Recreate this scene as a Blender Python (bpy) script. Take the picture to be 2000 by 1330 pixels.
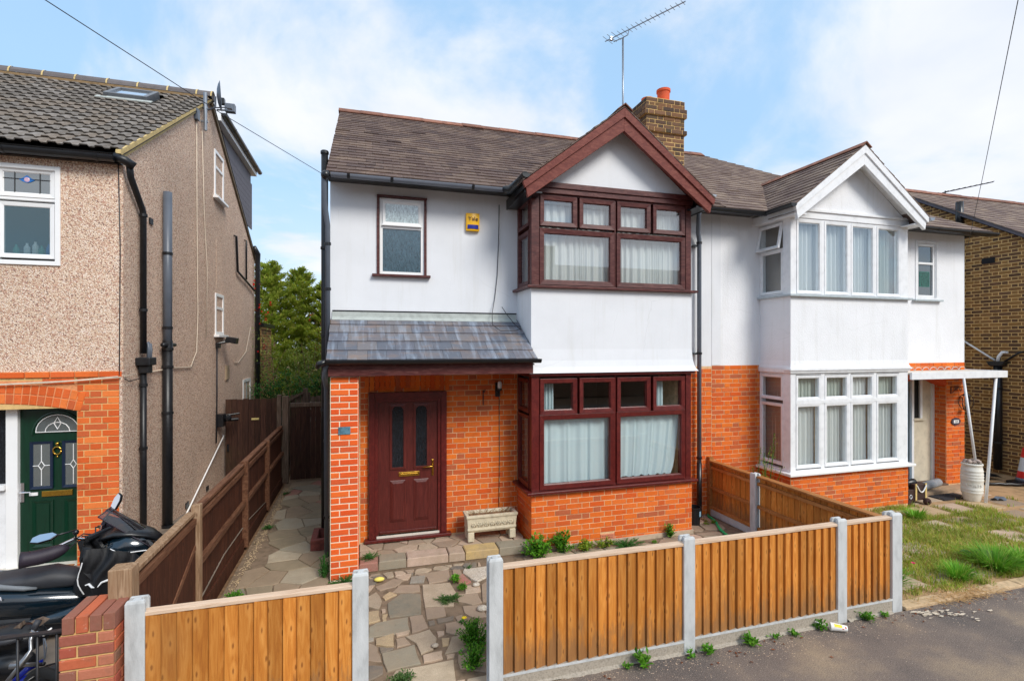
import bpy, bmesh, math, random
from mathutils import Vector, Matrix
from math import sin, cos, pi, radians as R

# ------------------------------------------------------------------ camera, sky, sun, exposure
for o in list(bpy.data.objects): bpy.data.objects.remove(o)
S = bpy.context.scene
C = S.collection
YAW = R(16.3); CAMH = 2.85; FPX = 985.0
cam_d = bpy.data.cameras.new('camera'); cam = bpy.data.objects.new('camera', cam_d); C.objects.link(cam)
cam.location = (0, 0, CAMH); cam.rotation_euler = (R(90), 0, -YAW)
cam_d.sensor_width = 36; cam_d.lens = 36*FPX/2000; cam_d.shift_y = 0.005
cam_d.clip_start = .05; cam_d.clip_end = 2000
S.camera = cam
S.view_settings.view_transform = 'Standard'; S.view_settings.look = 'None'
S.view_settings.exposure = 0.80; S.view_settings.gamma = 1

SUN_EL = R(40); SUN_AZ = R(24)      # azimuth measured from -Y towards +X
W_ = bpy.data.worlds.new('World'); S.world = W_; W_.use_nodes = True
nt = W_.node_tree; nt.nodes.clear(); N = nt.nodes.new; Lk = nt.links.new
sky = N('ShaderNodeTexSky'); sky.sky_type = 'NISHITA'; sky.sun_disc = False
sky.sun_elevation = SUN_EL; sky.sun_rotation = pi - SUN_AZ; sky.air_density = 1.0; sky.dust_density = .6; sky.ozone_density = 2.2
tc = N('ShaderNodeTexCoord')
sep = N('ShaderNodeSeparateXYZ'); Lk(tc.outputs['Generated'], sep.inputs[0])
# clouds on a flat layer: divide by height so that they shrink towards the horizon
zc = N('ShaderNodeMath'); zc.operation = 'MAXIMUM'; zc.inputs[1].default_value = 0.0; Lk(sep.outputs[2], zc.inputs[0])
za = N('ShaderNodeMath'); za.operation = 'ADD'; za.inputs[1].default_value = .32; Lk(zc.outputs[0], za.inputs[0])
dx = N('ShaderNodeMath'); dx.operation = 'DIVIDE'; Lk(sep.outputs[0], dx.inputs[0]); Lk(za.outputs[0], dx.inputs[1])
dy = N('ShaderNodeMath'); dy.operation = 'DIVIDE'; Lk(sep.outputs[1], dy.inputs[0]); Lk(za.outputs[0], dy.inputs[1])
cmb = N('ShaderNodeCombineXYZ'); Lk(dx.outputs[0], cmb.inputs[0]); Lk(dy.outputs[0], cmb.inputs[1])
mp = N('ShaderNodeMapping'); mp.inputs['Location'].default_value = (-9.55, -.69, 0); mp.inputs['Scale'].default_value = (1.15, 1.0, 1)
Lk(cmb.outputs[0], mp.inputs[0])
n1 = N('ShaderNodeTexNoise'); n1.inputs['Scale'].default_value = 1.15; n1.inputs['Detail'].default_value = 9; n1.inputs['Roughness'].default_value = .56; n1.inputs['Distortion'].default_value = .35
Lk(mp.outputs[0], n1.inputs['Vector'])
cr = N('ShaderNodeValToRGB'); cr.color_ramp.elements[0].position = .42; cr.color_ramp.elements[1].position = .58
cr.color_ramp.elements[0].color = (0.12, 0.12, 0.12, 1); cr.color_ramp.elements[1].color = (1, 1, 1, 1); cr.color_ramp.interpolation = 'EASE'
Lk(n1.outputs['Fac'], cr.inputs[0])
# whiter near the horizon, as in the hazy photograph
hz = N('ShaderNodeMapRange'); hz.inputs[1].default_value = 0; hz.inputs[2].default_value = .35; hz.inputs[3].default_value = .75; hz.inputs[4].default_value = 0; Lk(zc.outputs[0], hz.inputs[0])
mx = N('ShaderNodeMath'); mx.operation = 'MAXIMUM'; Lk(cr.outputs[0], mx.inputs[0]); Lk(hz.outputs[0], mx.inputs[1])
n2 = N('ShaderNodeTexNoise'); n2.inputs['Scale'].default_value = 2.6; n2.inputs['Detail'].default_value = 5; Lk(mp.outputs[0], n2.inputs['Vector'])
cc = N('ShaderNodeValToRGB'); cc.color_ramp.elements[0].position = .3; cc.color_ramp.elements[1].position = .62
cc.color_ramp.elements[0].color = (6.0, 6.5, 7.3, 1); cc.color_ramp.elements[1].color = (7.2, 7.4, 7.9, 1)
Lk(n2.outputs['Fac'], cc.inputs[0])
sm = N('ShaderNodeMix'); sm.data_type = 'RGBA'; sm.blend_type = 'MULTIPLY'; sm.inputs[0].default_value = 1
Lk(sky.outputs[0], sm.inputs[6]); sm.inputs[7].default_value = (2.2, 2.1, 1.9, 1)
sk2 = N('ShaderNodeMix'); sk2.data_type = 'RGBA'; sk2.inputs[0].default_value = .78; Lk(sm.outputs[2], sk2.inputs[6]); sk2.inputs[7].default_value = (2.75, 5.0, 7.6, 1)
mixc = N('ShaderNodeMix'); mixc.data_type = 'RGBA'; Lk(mx.outputs[0], mixc.inputs[0]); Lk(sk2.outputs[2], mixc.inputs[6]); Lk(cc.outputs[0], mixc.inputs[7])
bg = N('ShaderNodeBackground'); bg.inputs[1].default_value = 0.078; Lk(mixc.outputs[2], bg.inputs[0])
wo = N('ShaderNodeOutputWorld'); Lk(bg.outputs[0], wo.inputs[0])

sun_d = bpy.data.lights.new('sun', 'SUN'); sun = bpy.data.objects.new('sun', sun_d); C.objects.link(sun)
sun_d.energy = 1.7; sun_d.angle = R(22); sun_d.color = (1, .95, .87)
sd = Vector((sin(SUN_AZ)*cos(SUN_EL), -cos(SUN_AZ)*cos(SUN_EL), sin(SUN_EL)))
sun.rotation_euler = sd.to_track_quat('Z', 'Y').to_euler()

# ------------------------------------------------------------------ helpers
rnd = random.Random(7)
def V(*a): return Vector(a)
def lin(r, g, b, k=1.0):
    f = lambda c: ((c/255+.055)/1.055)**2.4 if c > 10 else c/255/12.92
    return (f(r)*k, f(g)*k, f(b)*k, 1)
def screen(p):
    x, y, z = p; d = x*sin(YAW)+y*cos(YAW); r = x*cos(YAW)-y*sin(YAW)
    if d < .3: return None
    return 1000+FPX*r/d, 675-FPX*(z-CAMH)/d, d

def tag(o, label=None, cat=None, group=None, kind=None):
    if label: o['label'] = label
    if cat: o['category'] = cat
    if group: o['group'] = group
    if kind: o['kind'] = kind
    return o
def link(name, me, m=None, parent=None):
    o = bpy.data.objects.new(name, me); C.objects.link(o)
    if parent is not None: setpar(o, parent)
    if m is not None and me is not None and not me.materials: me.materials.append(m)
    return o
PW = {}
def setpar(o, p):
    o.parent = p
    w = PW.get(p.name, Matrix.Identity(4))
    o.matrix_parent_inverse = w.inverted()
def empty(name, loc, label, cat, group=None, kind=None):
    o = bpy.data.objects.new(name, None); C.objects.link(o); o.location = loc; o.empty_display_size = .1
    PW[o.name] = Matrix.Translation(Vector(loc))
    return tag(o, label, cat, group, kind)

class Fr:
    """a plane: origin o, u along, v up in the plane, n outward; p(u,v,n) -> world"""
    def __init__(s, o, u, n):
        s.o = Vector(o); s.u = Vector(u).normalized(); s.n = Vector(n).normalized(); s.v = s.n.cross(s.u).normalized()
    def p(s, u, v, n=0): return s.o + s.u*u + s.v*v + s.n*n
    def M(s, u, v, n=0):
        m = Matrix.Identity(4)
        for i, a in enumerate((s.u, s.v, s.n)):
            for j in range(3): m[j][i] = a[j]
        q = s.p(u, v, n)
        for j in range(3): m[j][3] = q[j]
        return m
def front(Y, x=0, z=0): return Fr((x, Y, z), (1, 0, 0), (0, -1, 0))      # faces the street; u = world x, v = world z
def left(X, y=0, z=0): return Fr((X, y, z), (0, -1, 0), (-1, 0, 0))      # faces -x; u = -(Y-y)
def right(X, y=0, z=0): return Fr((X, y, z), (0, 1, 0), (1, 0, 0))       # faces +x; u = Y-y
def top(Z, x=0, y=0): return Fr((x, y, Z), (1, 0, 0), (0, 0, 1))

class MB:
    def __init__(s): s.v = []; s.f = []
    def add(s, vs, fs):
        b = len(s.v); s.v += [tuple(v) for v in vs]; s.f += [tuple(i+b for i in f) for f in fs]; return s
    def box(s, x0, x1, y0, y1, z0, z1):
        return s.add([(x0,y0,z0),(x1,y0,z0),(x1,y1,z0),(x0,y1,z0),(x0,y0,z1),(x1,y0,z1),(x1,y1,z1),(x0,y1,z1)],
            [(0,3,2,1),(4,5,6,7),(0,1,5,4),(1,2,6,5),(2,3,7,6),(3,0,4,7)])
    def fb(s, F, u0, u1, v0, v1, n0, n1):
        return s.prism(F, [(u0,v0),(u1,v0),(u1,v1),(u0,v1)], n0, n1)
    def prism(s, F, pts, n0, n1):
        k = len(pts)
        vs = [F.p(a, b, n0) for a, b in pts] + [F.p(a, b, n1) for a, b in pts]
        fs = [tuple(range(k-1, -1, -1)), tuple(range(k, 2*k))] + [(i, (i+1) % k, k+(i+1) % k, k+i) for i in range(k)]
        return s.add(vs, fs)
    def quad(s, a, b, c, d): return s.add([a, b, c, d], [(0,1,2,3)])
    def beam(s, a, b, w, h, up=(0,0,1)):
        a = Vector(a); b = Vector(b); d = (b-a); L = d.length; d.normalize()
        F = Fr(a, d, Vector(up) - d*d.dot(Vector(up)))
        return s.fb(Fr(a, d, F.n), 0, L, -w/2, w/2, -h/2, h/2)
    def tube(s, pts, r, seg=10, cap=True):
        pts = [Vector(p) for p in pts]; k = len(pts); rr = r if isinstance(r, (list, tuple)) else [r]*k
        rings = []; prev = None
        for i, p in enumerate(pts):
            t = (pts[min(i+1, k-1)]-pts[max(i-1, 0)]).normalized()
            if prev is None: a = t.orthogonal().normalized()
            else:
                a = prev - t*prev.dot(t); a = a.normalized() if a.length > 1e-6 else t.orthogonal().normalized()
            prev = a; b = t.cross(a)
            rings.append([p+(a*cos(2*pi*j/seg)+b*sin(2*pi*j/seg))*rr[i] for j in range(seg)])
        vs = [q for g in rings for q in g]
        fs = [(i*seg+j, i*seg+(j+1) % seg, (i+1)*seg+(j+1) % seg, (i+1)*seg+j) for i in range(k-1) for j in range(seg)]
        if cap: fs += [tuple(range(seg-1, -1, -1)), tuple(range((k-1)*seg, k*seg))]
        return s.add(vs, fs)
    def lathe(s, o, prof, seg=20, ax=(0,0,1), cap=True):
        ax = Vector(ax).normalized(); a = ax.orthogonal().normalized(); b = ax.cross(a); o = Vector(o)
        vs = [o+ax*z+(a*cos(2*pi*j/seg)+b*sin(2*pi*j/seg))*r for r, z in prof for j in range(seg)]
        k = len(prof)
        fs = [(i*seg+j, i*seg+(j+1) % seg, (i+1)*seg+(j+1) % seg, (i+1)*seg+j) for i in range(k-1) for j in range(seg)]
        if cap: fs += [tuple(range(seg-1, -1, -1)), tuple(range((k-1)*seg, k*seg))]
        return s.add(vs, fs)
    def grid(s, fn, nu, nv):
        vs = [fn(i/nu, j/nv) for j in range(nv+1) for i in range(nu+1)]
        fs = [(j*(nu+1)+i, j*(nu+1)+i+1, (j+1)*(nu+1)+i+1, (j+1)*(nu+1)+i) for j in range(nv) for i in range(nu)]
        return s.add(vs, fs)
    def ball(s, c, r, seg=12, sc=(1,1,1)):
        c = Vector(c); n = max(4, seg//2)
        vs = []; 
        for i in range(n+1):
            for j in range(seg):
                th = pi*i/n; ph = 2*pi*j/seg
                vs.append(c+Vector((r*sc[0]*sin(th)*cos(ph), r*sc[1]*sin(th)*sin(ph), r*sc[2]*cos(th))))
        fs = [(i*seg+j, (i+1)*seg+j, (i+1)*seg+(j+1) % seg, i*seg+(j+1) % seg) for i in range(n) for j in range(seg)]
        return s.add(vs, fs)
    def mesh(s, name, m=None, smooth=False):
        me = bpy.data.meshes.new(name); me.from_pydata(s.v, [], s.f)
        if m: me.materials.append(m)
        if smooth: me.polygons.foreach_set('use_smooth', [True]*len(me.polygons))
        me.update(); return me
    def build(s, name, m, parent=None, smooth=False, bev=0, auto=False, kind=None):
        o = link(name, s.mesh(name, m, smooth), None, parent)
        if kind: o['kind'] = kind
        if bev:
            b = o.modifiers.new('bevel', 'BEVEL'); b.width = bev; b.segments = 2; b.limit_method = 'ANGLE'; b.angle_limit = R(40)
        if auto:
            o.data.set_sharp_from_angle(angle=R(40)) if hasattr(o.data, 'set_sharp_from_angle') else None
        return o

def clip(poly, a, b, c):
    """keep a*u+b*v>=c"""
    out = []
    for i, p in enumerate(poly):
        q = poly[(i+1) % len(poly)]
        dp = a*p[0]+b*p[1]-c; dq = a*q[0]+b*q[1]-c
        if dp >= 0: out.append(p)
        if (dp >= 0) != (dq >= 0):
            t = dp/(dp-dq); out.append((p[0]+(q[0]-p[0])*t, p[1]+(q[1]-p[1])*t))
    return out
def area(p): return abs(sum(p[i][0]*p[(i+1) % len(p)][1]-p[(i+1) % len(p)][0]*p[i][1] for i in range(len(p))))/2

MESH = {}
def brick_mesh(w, h, d, b, m):
    k = (round(w, 3), round(h, 3), round(d, 3), b, m.name)
    if k in MESH: return MESH[k]
    w, h, d = k[:3]; x = w/2; y = h/2
    vs = [(-x,-y,-.004),(x,-y,-.004),(x,y,-.004),(-x,y,-.004),(-x,-y,d-b),(x,-y,d-b),(x,y,d-b),(-x,y,d-b),(-x+b,-y+b,d),(x-b,-y+b,d),(x-b,y-b,d),(-x+b,y-b,d)]
    fs = [(0,1,5,4),(1,2,6,5),(2,3,7,6),(3,0,4,7),(4,5,9,8),(5,6,10,9),(6,7,11,10),(7,4,8,11),(8,9,10,11)]
    me = bpy.data.meshes.new('brick'); me.from_pydata([(a, c, e) for a, c, e in vs], [], fs); me.materials.append(m)
    MESH[k] = me; return me
class Pieces:
    def __init__(s, name, m, limit=300): s.name = name; s.m = m; s.items = []; s.limit = limit
    def score(s, c, n, a):
        q = screen(c)
        if q is None: return 0
        u, v, d = q
        if u < -40 or u > 2040 or v < -40 or v > 1370: return 0
        view = (Vector((0, 0, CAMH))-c).normalized()
        f = n.dot(view)
        return a*max(f, 0)/d/d
    def box(s, F, u, v, w, h, d, b=.003, n=0, parent=None):
        """centre u,v; stands d proud of n"""
        s.items.append((s.score(F.p(u, v, n), F.n, w*h), 0, F.M(u, v, n), (w, h, d, b), parent))
    def mesh(s, me, M, sz, n, parent=None):
        s.items.append((s.score(M.translation, n, sz), 1, M, me, parent))
    def poly(s, F, pts, n0, ntop, parent=None, bev=0, m=None):
        """ntop: height of the top, a number or a function of (u,v)"""
        if len(pts) < 3 or area(pts) < 1e-4: return
        cu = sum(p[0] for p in pts)/len(pts); cv = sum(p[1] for p in pts)/len(pts)
        nt_ = ntop if callable(ntop) else (lambda a, b: ntop)
        k = len(pts)
        lo = [F.p(a, b, n0) for a, b in pts]; hi = [F.p(a, b, nt_(a, b)-bev) for a, b in pts]
        vs = lo+hi; fs = [(i, (i+1) % k, k+(i+1) % k, k+i) for i in range(k)]
        if bev:
            sc = []
            for a, b in pts:
                L = math.hypot(a-cu, b-cv) or 1; f = max(.2, 1-bev*1.3/L)
                sc.append((cu+(a-cu)*f, cv+(b-cv)*f))
            vs = vs+[F.p(a, b, nt_(a, b)) for a, b in sc]
            fs += [(k+i, k+(i+1) % k, 2*k+(i+1) % k, 2*k+i) for i in range(k)]+[tuple(range(2*k, 3*k))]
        else: fs.append(tuple(range(k, 2*k)))
        s.items.append((s.score(F.p(cu, cv), F.n, area(pts)), 2, None, (vs, fs, F.p(cu, cv)), parent, m))
    def flush(s, parent):
        s.items.sort(key=lambda t: -t[0])
        big, small = s.items[:s.limit], s.items[s.limit:]
        big = [t for t in big if t[0] > 0]; small = s.items[len(big):]
        for t in big:
            par = t[4] or parent
            if t[1] == 0: o = link(s.name, brick_mesh(*t[3], s.m), None, par); o.matrix_basis = t[2]
            elif t[1] == 1: o = link(s.name, t[3], None, par); o.matrix_basis = t[2]
            else:
                vs, fs, c = t[3]
                me = bpy.data.meshes.new(s.name); me.from_pydata([tuple(v-c) for v in vs], [], fs); me.materials.append((t[5] if len(t) > 5 and t[5] else s.m))
                o = link(s.name, me, None, par); o.matrix_basis = Matrix.Translation(c)
        if small:
            mb = MB()
            for t in small:
                if t[1] == 0:
                    w, h, d, b = t[3]; x = w/2; y = h/2; M = t[2]
                    vs = [M @ Vector(q) for q in ((-x,-y,-.004),(x,-y,-.004),(x,y,-.004),(-x,y,-.004),(-x,-y,d),(x,-y,d),(x,y,d),(-x,y,d))]
                    mb.add(vs, [(4,5,6,7),(0,1,5,4),(1,2,6,5),(2,3,7,6),(3,0,4,7)])
                elif t[1] == 1:
                    me = t[3]; M = t[2]
                    mb.add([M @ v.co for v in me.vertices], [tuple(p.vertices) for p in me.polygons])
                else: mb.add(t[3][0], t[3][1])
            mb.build(s.name, s.m, parent, kind='stuff')

def bricks(P, F, u0, u1, v0, v1, holes=(), bond='flemish', course=.0765, joint=.0108, d=.0048, ph=0.0, rnd=rnd, c0=0, clipf=None, parent=None):
    n = int(round((v1-v0)/course)); course = (v1-v0)/n
    per = .353 if bond == 'flemish' else .2325
    for i in range(n):
        a = v0+i*course+joint/2; h = course-joint; mid = a+h/2
        iv = [(u0, u1)]
        for (hu0, hu1, hv0, hv1) in holes:
            if hv0 < mid < hv1:
                nv = []
                for p, q in iv:
                    if hu1 <= p or hu0 >= q: nv.append((p, q)); continue
                    if hu0 > p: nv.append((p, hu0))
                    if hu1 < q: nv.append((hu1, q))
                iv = nv
        if clipf: iv = [r for r in (clipf(p, q, mid) for p, q in iv) if r and r[1]-r[0] > .02]
        off = ((i+c0) % 2)*(per/2) + ph
        for p, q in iv:
            cuts = [p]
            if bond == 'flemish':
                k = math.floor((p-off)/per)-1; e = []
                while off+k*per < q+per: e += [off+k*per, off+k*per+.2345]; k += 1
            else:
                k = math.floor((p-off)/per)-1; e = []
                while off+k*per < q+per: e.append(off+k*per); k += 1
            for x in e:
                if x > cuts[-1]+.035 and x < q-.035: cuts.append(x)
            cuts.append(q)
            for x0, x1 in zip(cuts, cuts[1:]):
                w = round((x1-x0-joint)*250)/250
                if w < .015: continue
                dd = d+rnd.choice((-.0015, 0, 0, .0015, .003))
                P.box(F, (x0+x1)/2, mid, w, round(h, 3), dd, .0025, 0, parent)

def wall_cells(mb, F, u0, u1, v0, v1, th, holes):
    us = sorted({u0, u1, *[h[0] for h in holes], *[h[1] for h in holes]}); vs = sorted({v0, v1, *[h[2] for h in holes], *[h[3] for h in holes]})
    us = [x for x in us if u0 <= x <= u1]; vs = [x for x in vs if v0 <= x <= v1]
    for a, b in zip(us, us[1:]):
        run = None
        for c, d in zip(vs, vs[1:]):
            inh = any(h[0] <= (a+b)/2 <= h[1] and h[2] <= (c+d)/2 <= h[3] for h in holes)
            if inh:
                if run: mb.fb(F, a, b, run[0], run[1], -th, 0); run = None
            else: run = (run[0], d) if run else (c, d)
        if run: mb.fb(F, a, b, run[0], run[1], -th, 0)

# ------------------------------------------------------------------ materials
MATS = {}
def newmat(name):
    m = bpy.data.materials.new(name); m.use_nodes = True; nt = m.node_tree
    b = nt.nodes['Principled BSDF']; MATS[name] = m; return m, nt, b
def nd(nt, t, **k):
    n = nt.nodes.new(t)
    for a, v in k.items():
        if a.startswith('i_'): n.inputs[int(a[2:])].default_value = v
        else: setattr(n, a, v)
    return n
def posv(nt, scale=(1,1,1)):
    g = nd(nt, 'ShaderNodeNewGeometry'); m = nd(nt, 'ShaderNodeMapping'); m.inputs['Scale'].default_value = scale
    nt.links.new(g.outputs['Position'], m.inputs[0]); return m.outputs[0], g
def randv(nt):
    g = nd(nt, 'ShaderNodeNewGeometry'); oi = nd(nt, 'ShaderNodeObjectInfo')
    a = nd(nt, 'ShaderNodeMath', operation='ADD'); f = nd(nt, 'ShaderNodeMath', operation='FRACT')
    nt.links.new(g.outputs['Random Per Island'], a.inputs[0]); nt.links.new(oi.outputs['Random'], a.inputs[1]); nt.links.new(a.outputs[0], f.inputs[0])
    return f.outputs[0]
def ramp(nt, cols, fac, interp='LINEAR'):
    r = nd(nt, 'ShaderNodeValToRGB'); cr = r.color_ramp; cr.interpolation = interp
    while len(cr.elements) < len(cols): cr.elements.new(.5)
    for e, (p, c) in zip(cr.elements, cols): e.position = p; e.color = c if len(c) == 4 else (*c, 1)
    nt.links.new(fac, r.inputs[0]); return r.outputs[0]
def mixc_(nt, f, a, b, mode='MIX'):
    m = nd(nt, 'ShaderNodeMix', data_type='RGBA', blend_type=mode)
    for i, x in ((0, f), (6, a), (7, b)):
        if isinstance(x, (int, float, tuple)): m.inputs[i].default_value = x
        else: nt.links.new(x, m.inputs[i])
    return m.outputs[2]
def noise(nt, vec, scale, detail=4, rough=.55, dist=0):
    n = nd(nt, 'ShaderNodeTexNoise'); n.inputs['Scale'].default_value = scale; n.inputs['Detail'].default_value = detail
    n.inputs['Roughness'].default_value = rough; n.inputs['Distortion'].default_value = dist
    nt.links.new(vec, n.inputs['Vector']); return n.outputs['Fac']
def bump(nt, b, h, strength=.3, dist=.01):
    n = nd(nt, 'ShaderNodeBump'); n.inputs['Strength'].default_value = strength; n.inputs['Distance'].default_value = dist
    nt.links.new(h, n.inputs['Height']); nt.links.new(n.outputs[0], b.inputs['Normal'])
def mr(nt, x, a, b, c=0, d=1):
    m = nd(nt, 'ShaderNodeMapRange'); nt.links.new(x, m.inputs[0])
    for i, q in enumerate((a, b, c, d)): m.inputs[i+1].default_value = q
    return m.outputs[0]

def simple(name, col, rough=.6, metal=0, var=.15, scale=8, bmp=.0, bscale=80, spec=.5, stretch=(1,1,1), rv=0.0, detail=4, coat=0, dark=None):
    m, nt, b = newmat(name); vec, _ = posv(nt, stretch)
    n = noise(nt, vec, scale, detail, .6)
    dk = dark or tuple(c*(1-var*2) for c in col[:3])+(1,)
    lt = tuple(min(1, c*(1+var)) for c in col[:3])+(1,)
    c_ = ramp(nt, [(.25, dk), (.5, col), (.8, lt)], n)
    if rv:
        r = randv(nt); c_ = mixc_(nt, 1.0, c_, ramp(nt, [(0, (1-rv,)*3+(1,)), (1, (1+rv*.6,)*3+(1,))], r), 'MULTIPLY')
    nt.links.new(c_, b.inputs['Base Color'])
    b.inputs['Roughness'].default_value = rough; b.inputs['Metallic'].default_value = metal
    b.inputs['Specular IOR Level'].default_value = spec
    if coat: b.inputs['Coat Weight'].default_value = coat; b.inputs['Coat Roughness'].default_value = .08
    if bmp: bump(nt, b, noise(nt, vec, bscale, 3, .6), bmp, .004)
    return m

def brickmat(name, cols, dirt=(.1,.07,.05,1), dirt_amt=.25, eff=.1, sc=6):
    m, nt, b = newmat(name); vec, _ = posv(nt); r = randv(nt)
    k = len(cols); c_ = ramp(nt, [(i/k, c) for i, c in enumerate(cols)], r, 'CONSTANT')
    n = noise(nt, vec, 55, 5, .7); c_ = mixc_(nt, mr(nt, n, .4, .8, 0, .5), c_, mixc_(nt, 1.0, c_, (.72, .6, .5, 1), 'MULTIPLY'))
    n2 = noise(nt, vec, sc, 6, .7); c_ = mixc_(nt, mr(nt, n2, .52, .72, 0, dirt_amt), c_, dirt)
    n3 = noise(nt, vec, 23, 6, .75); c_ = mixc_(nt, mr(nt, n3, .62, .75, 0, eff), c_, (.75, .68, .6, 1))
    nt.links.new(c_, b.inputs['Base Color']); b.inputs['Roughness'].default_value = .82; b.inputs['Specular IOR Level'].default_value = .25
    bump(nt, b, n, .5, .004); return m

O = lin
M_brick = brickmat('orange_brick', [O(226,112,40), O(218,100,36), O(230,120,44), O(210,96,42), O(224,108,38), O(216,94,36), O(228,116,48), O(200,98,54), O(222,104,36), O(218,112,56), O(224,110,40), O(184,98,62)], O(176,80,38), .3, .12)
M_pier = brickmat('smooth_orange_brick', [O(236,102,40), O(226,90,38), O(238,112,46), O(230,98,42), O(218,94,48)], O(206,84,56), .2, .14)
M_stock = brickmat('yellow_stock_brick', [O(146,108,68), O(124,92,60), O(108,80,58), O(160,120,72), O(96,72,54), O(136,98,60), O(116,86,64), O(150,112,66)], O(76,60,46), .4, .12)
M_chim = brickmat('sooty_stock_brick', [O(112,84,66), O(92,70,58), O(130,96,72), O(80,64,56), O(100,78,64), O(122,88,62)], O(76,80,48), .6, .3, 5)
M_redb = brickmat('weathered_red_brick', [O(180,104,78), O(160,94,78), O(194,104,72), O(150,98,82), O(172,88,70), O(188,118,92), O(146,104,84)], O(118,98,80), .45, .45)
M_lhb = brickmat('left_house_brick', [O(230,114,52), O(220,100,44), O(236,128,64), O(212,96,44), O(226,108,54), O(204,100,56)], O(110,56,36), .3, .18, 3)
M_mortar = simple('pale_mortar', O(222,184,142), .95, var=.18, scale=14, bmp=.4, bscale=200, spec=.1)
M_mortar2 = simple('brown_mortar', O(216,180,122), .95, var=.2, scale=14, bmp=.4, bscale=200, spec=.1)
def stained(name, col, bscale, bstr, bdist):
    m, nt, b = newmat(name); vec, _ = posv(nt)
    n = noise(nt, vec, 1.6, 6, .65); c_ = ramp(nt, [(.3, tuple(x*.94 for x in col[:3])), (.6, col)], n)
    v2, _ = posv(nt, (5, 5, .35)); st = noise(nt, v2, 1.5, 7, .7); c_ = mixc_(nt, mr(nt, st, .52, .78, 0, .36), c_, O(198,197,190))
    v3 = nd(nt, 'ShaderNodeTexVoronoi'); v3.feature = 'DISTANCE_TO_EDGE'; v3.inputs['Scale'].default_value = .9
    wn = nd(nt, 'ShaderNodeTexNoise'); wn.inputs['Scale'].default_value = 3; wn.inputs['Detail'].default_value = 6; nt.links.new(vec, wn.inputs['Vector'])
    wv = mixc_(nt, .14, vec, wn.outputs['Color']); nt.links.new(wv, v3.inputs['Vector'])
    g = noise(nt, vec, .8, 2, .5); k = nd(nt, 'ShaderNodeMath', operation='MULTIPLY'); nt.links.new(mr(nt, v3.outputs['Distance'], .004, .0, 0, .22), k.inputs[0]); nt.links.new(mr(nt, g, .5, .6, 0, 1), k.inputs[1])
    c_ = mixc_(nt, k.outputs[0], c_, O(168,168,166))
    nt.links.new(c_, b.inputs['Base Color']); b.inputs['Roughness'].default_value = .8; b.inputs['Specular IOR Level'].default_value = .2
    bump(nt, b, noise(nt, vec, bscale, 4, .6), bstr, bdist); return m
M_white = stained('smooth_white_render', O(228,230,234), 60, .25, .004)
M_rough = stained('roughcast_white_render', O(238,239,242), 55, .6, .010)
def pebble():
    m, nt, b = newmat('pebbledash'); vec, _ = posv(nt)
    v = nd(nt, 'ShaderNodeTexVoronoi'); v.inputs['Scale'].default_value = 88; v.inputs['Randomness'].default_value = 1; nt.links.new(vec, v.inputs['Vector'])
    sp = nd(nt, 'ShaderNodeSeparateColor'); nt.links.new(v.outputs['Color'], sp.inputs[0])
    c_ = ramp(nt, [(0, O(232,214,194)), (.2, O(218,194,170)), (.38, O(208,178,152)), (.52, O(240,226,212)), (.66, O(196,154,136)), (.78, O(172,136,120)), (.86, O(228,204,182)), (.95, O(140,116,106))], sp.outputs[0], 'CONSTANT')
    c_ = mixc_(nt, mr(nt, v.outputs['Distance'], .42, .8, 0, .6), c_, O(160,128,112))
    n = noise(nt, vec, .9, 5, .6); c_ = mixc_(nt, 1.0, c_, ramp(nt, [(.3, (.98,.96,.95,1)), (.65, (1.16,1.13,1.11,1))], n), 'MULTIPLY')
    nt.links.new(c_, b.inputs['Base Color']); b.inputs['Roughness'].default_value = .9; b.inputs['Specular IOR Level'].default_value = .2
    inv = nd(nt, 'ShaderNodeMath', operation='SUBTRACT'); inv.inputs[0].default_value = 1; nt.links.new(v.outputs['Distance'], inv.inputs[1])
    bump(nt, b, inv.outputs[0], .9, .008); return m
M_pebble = pebble()
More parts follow.
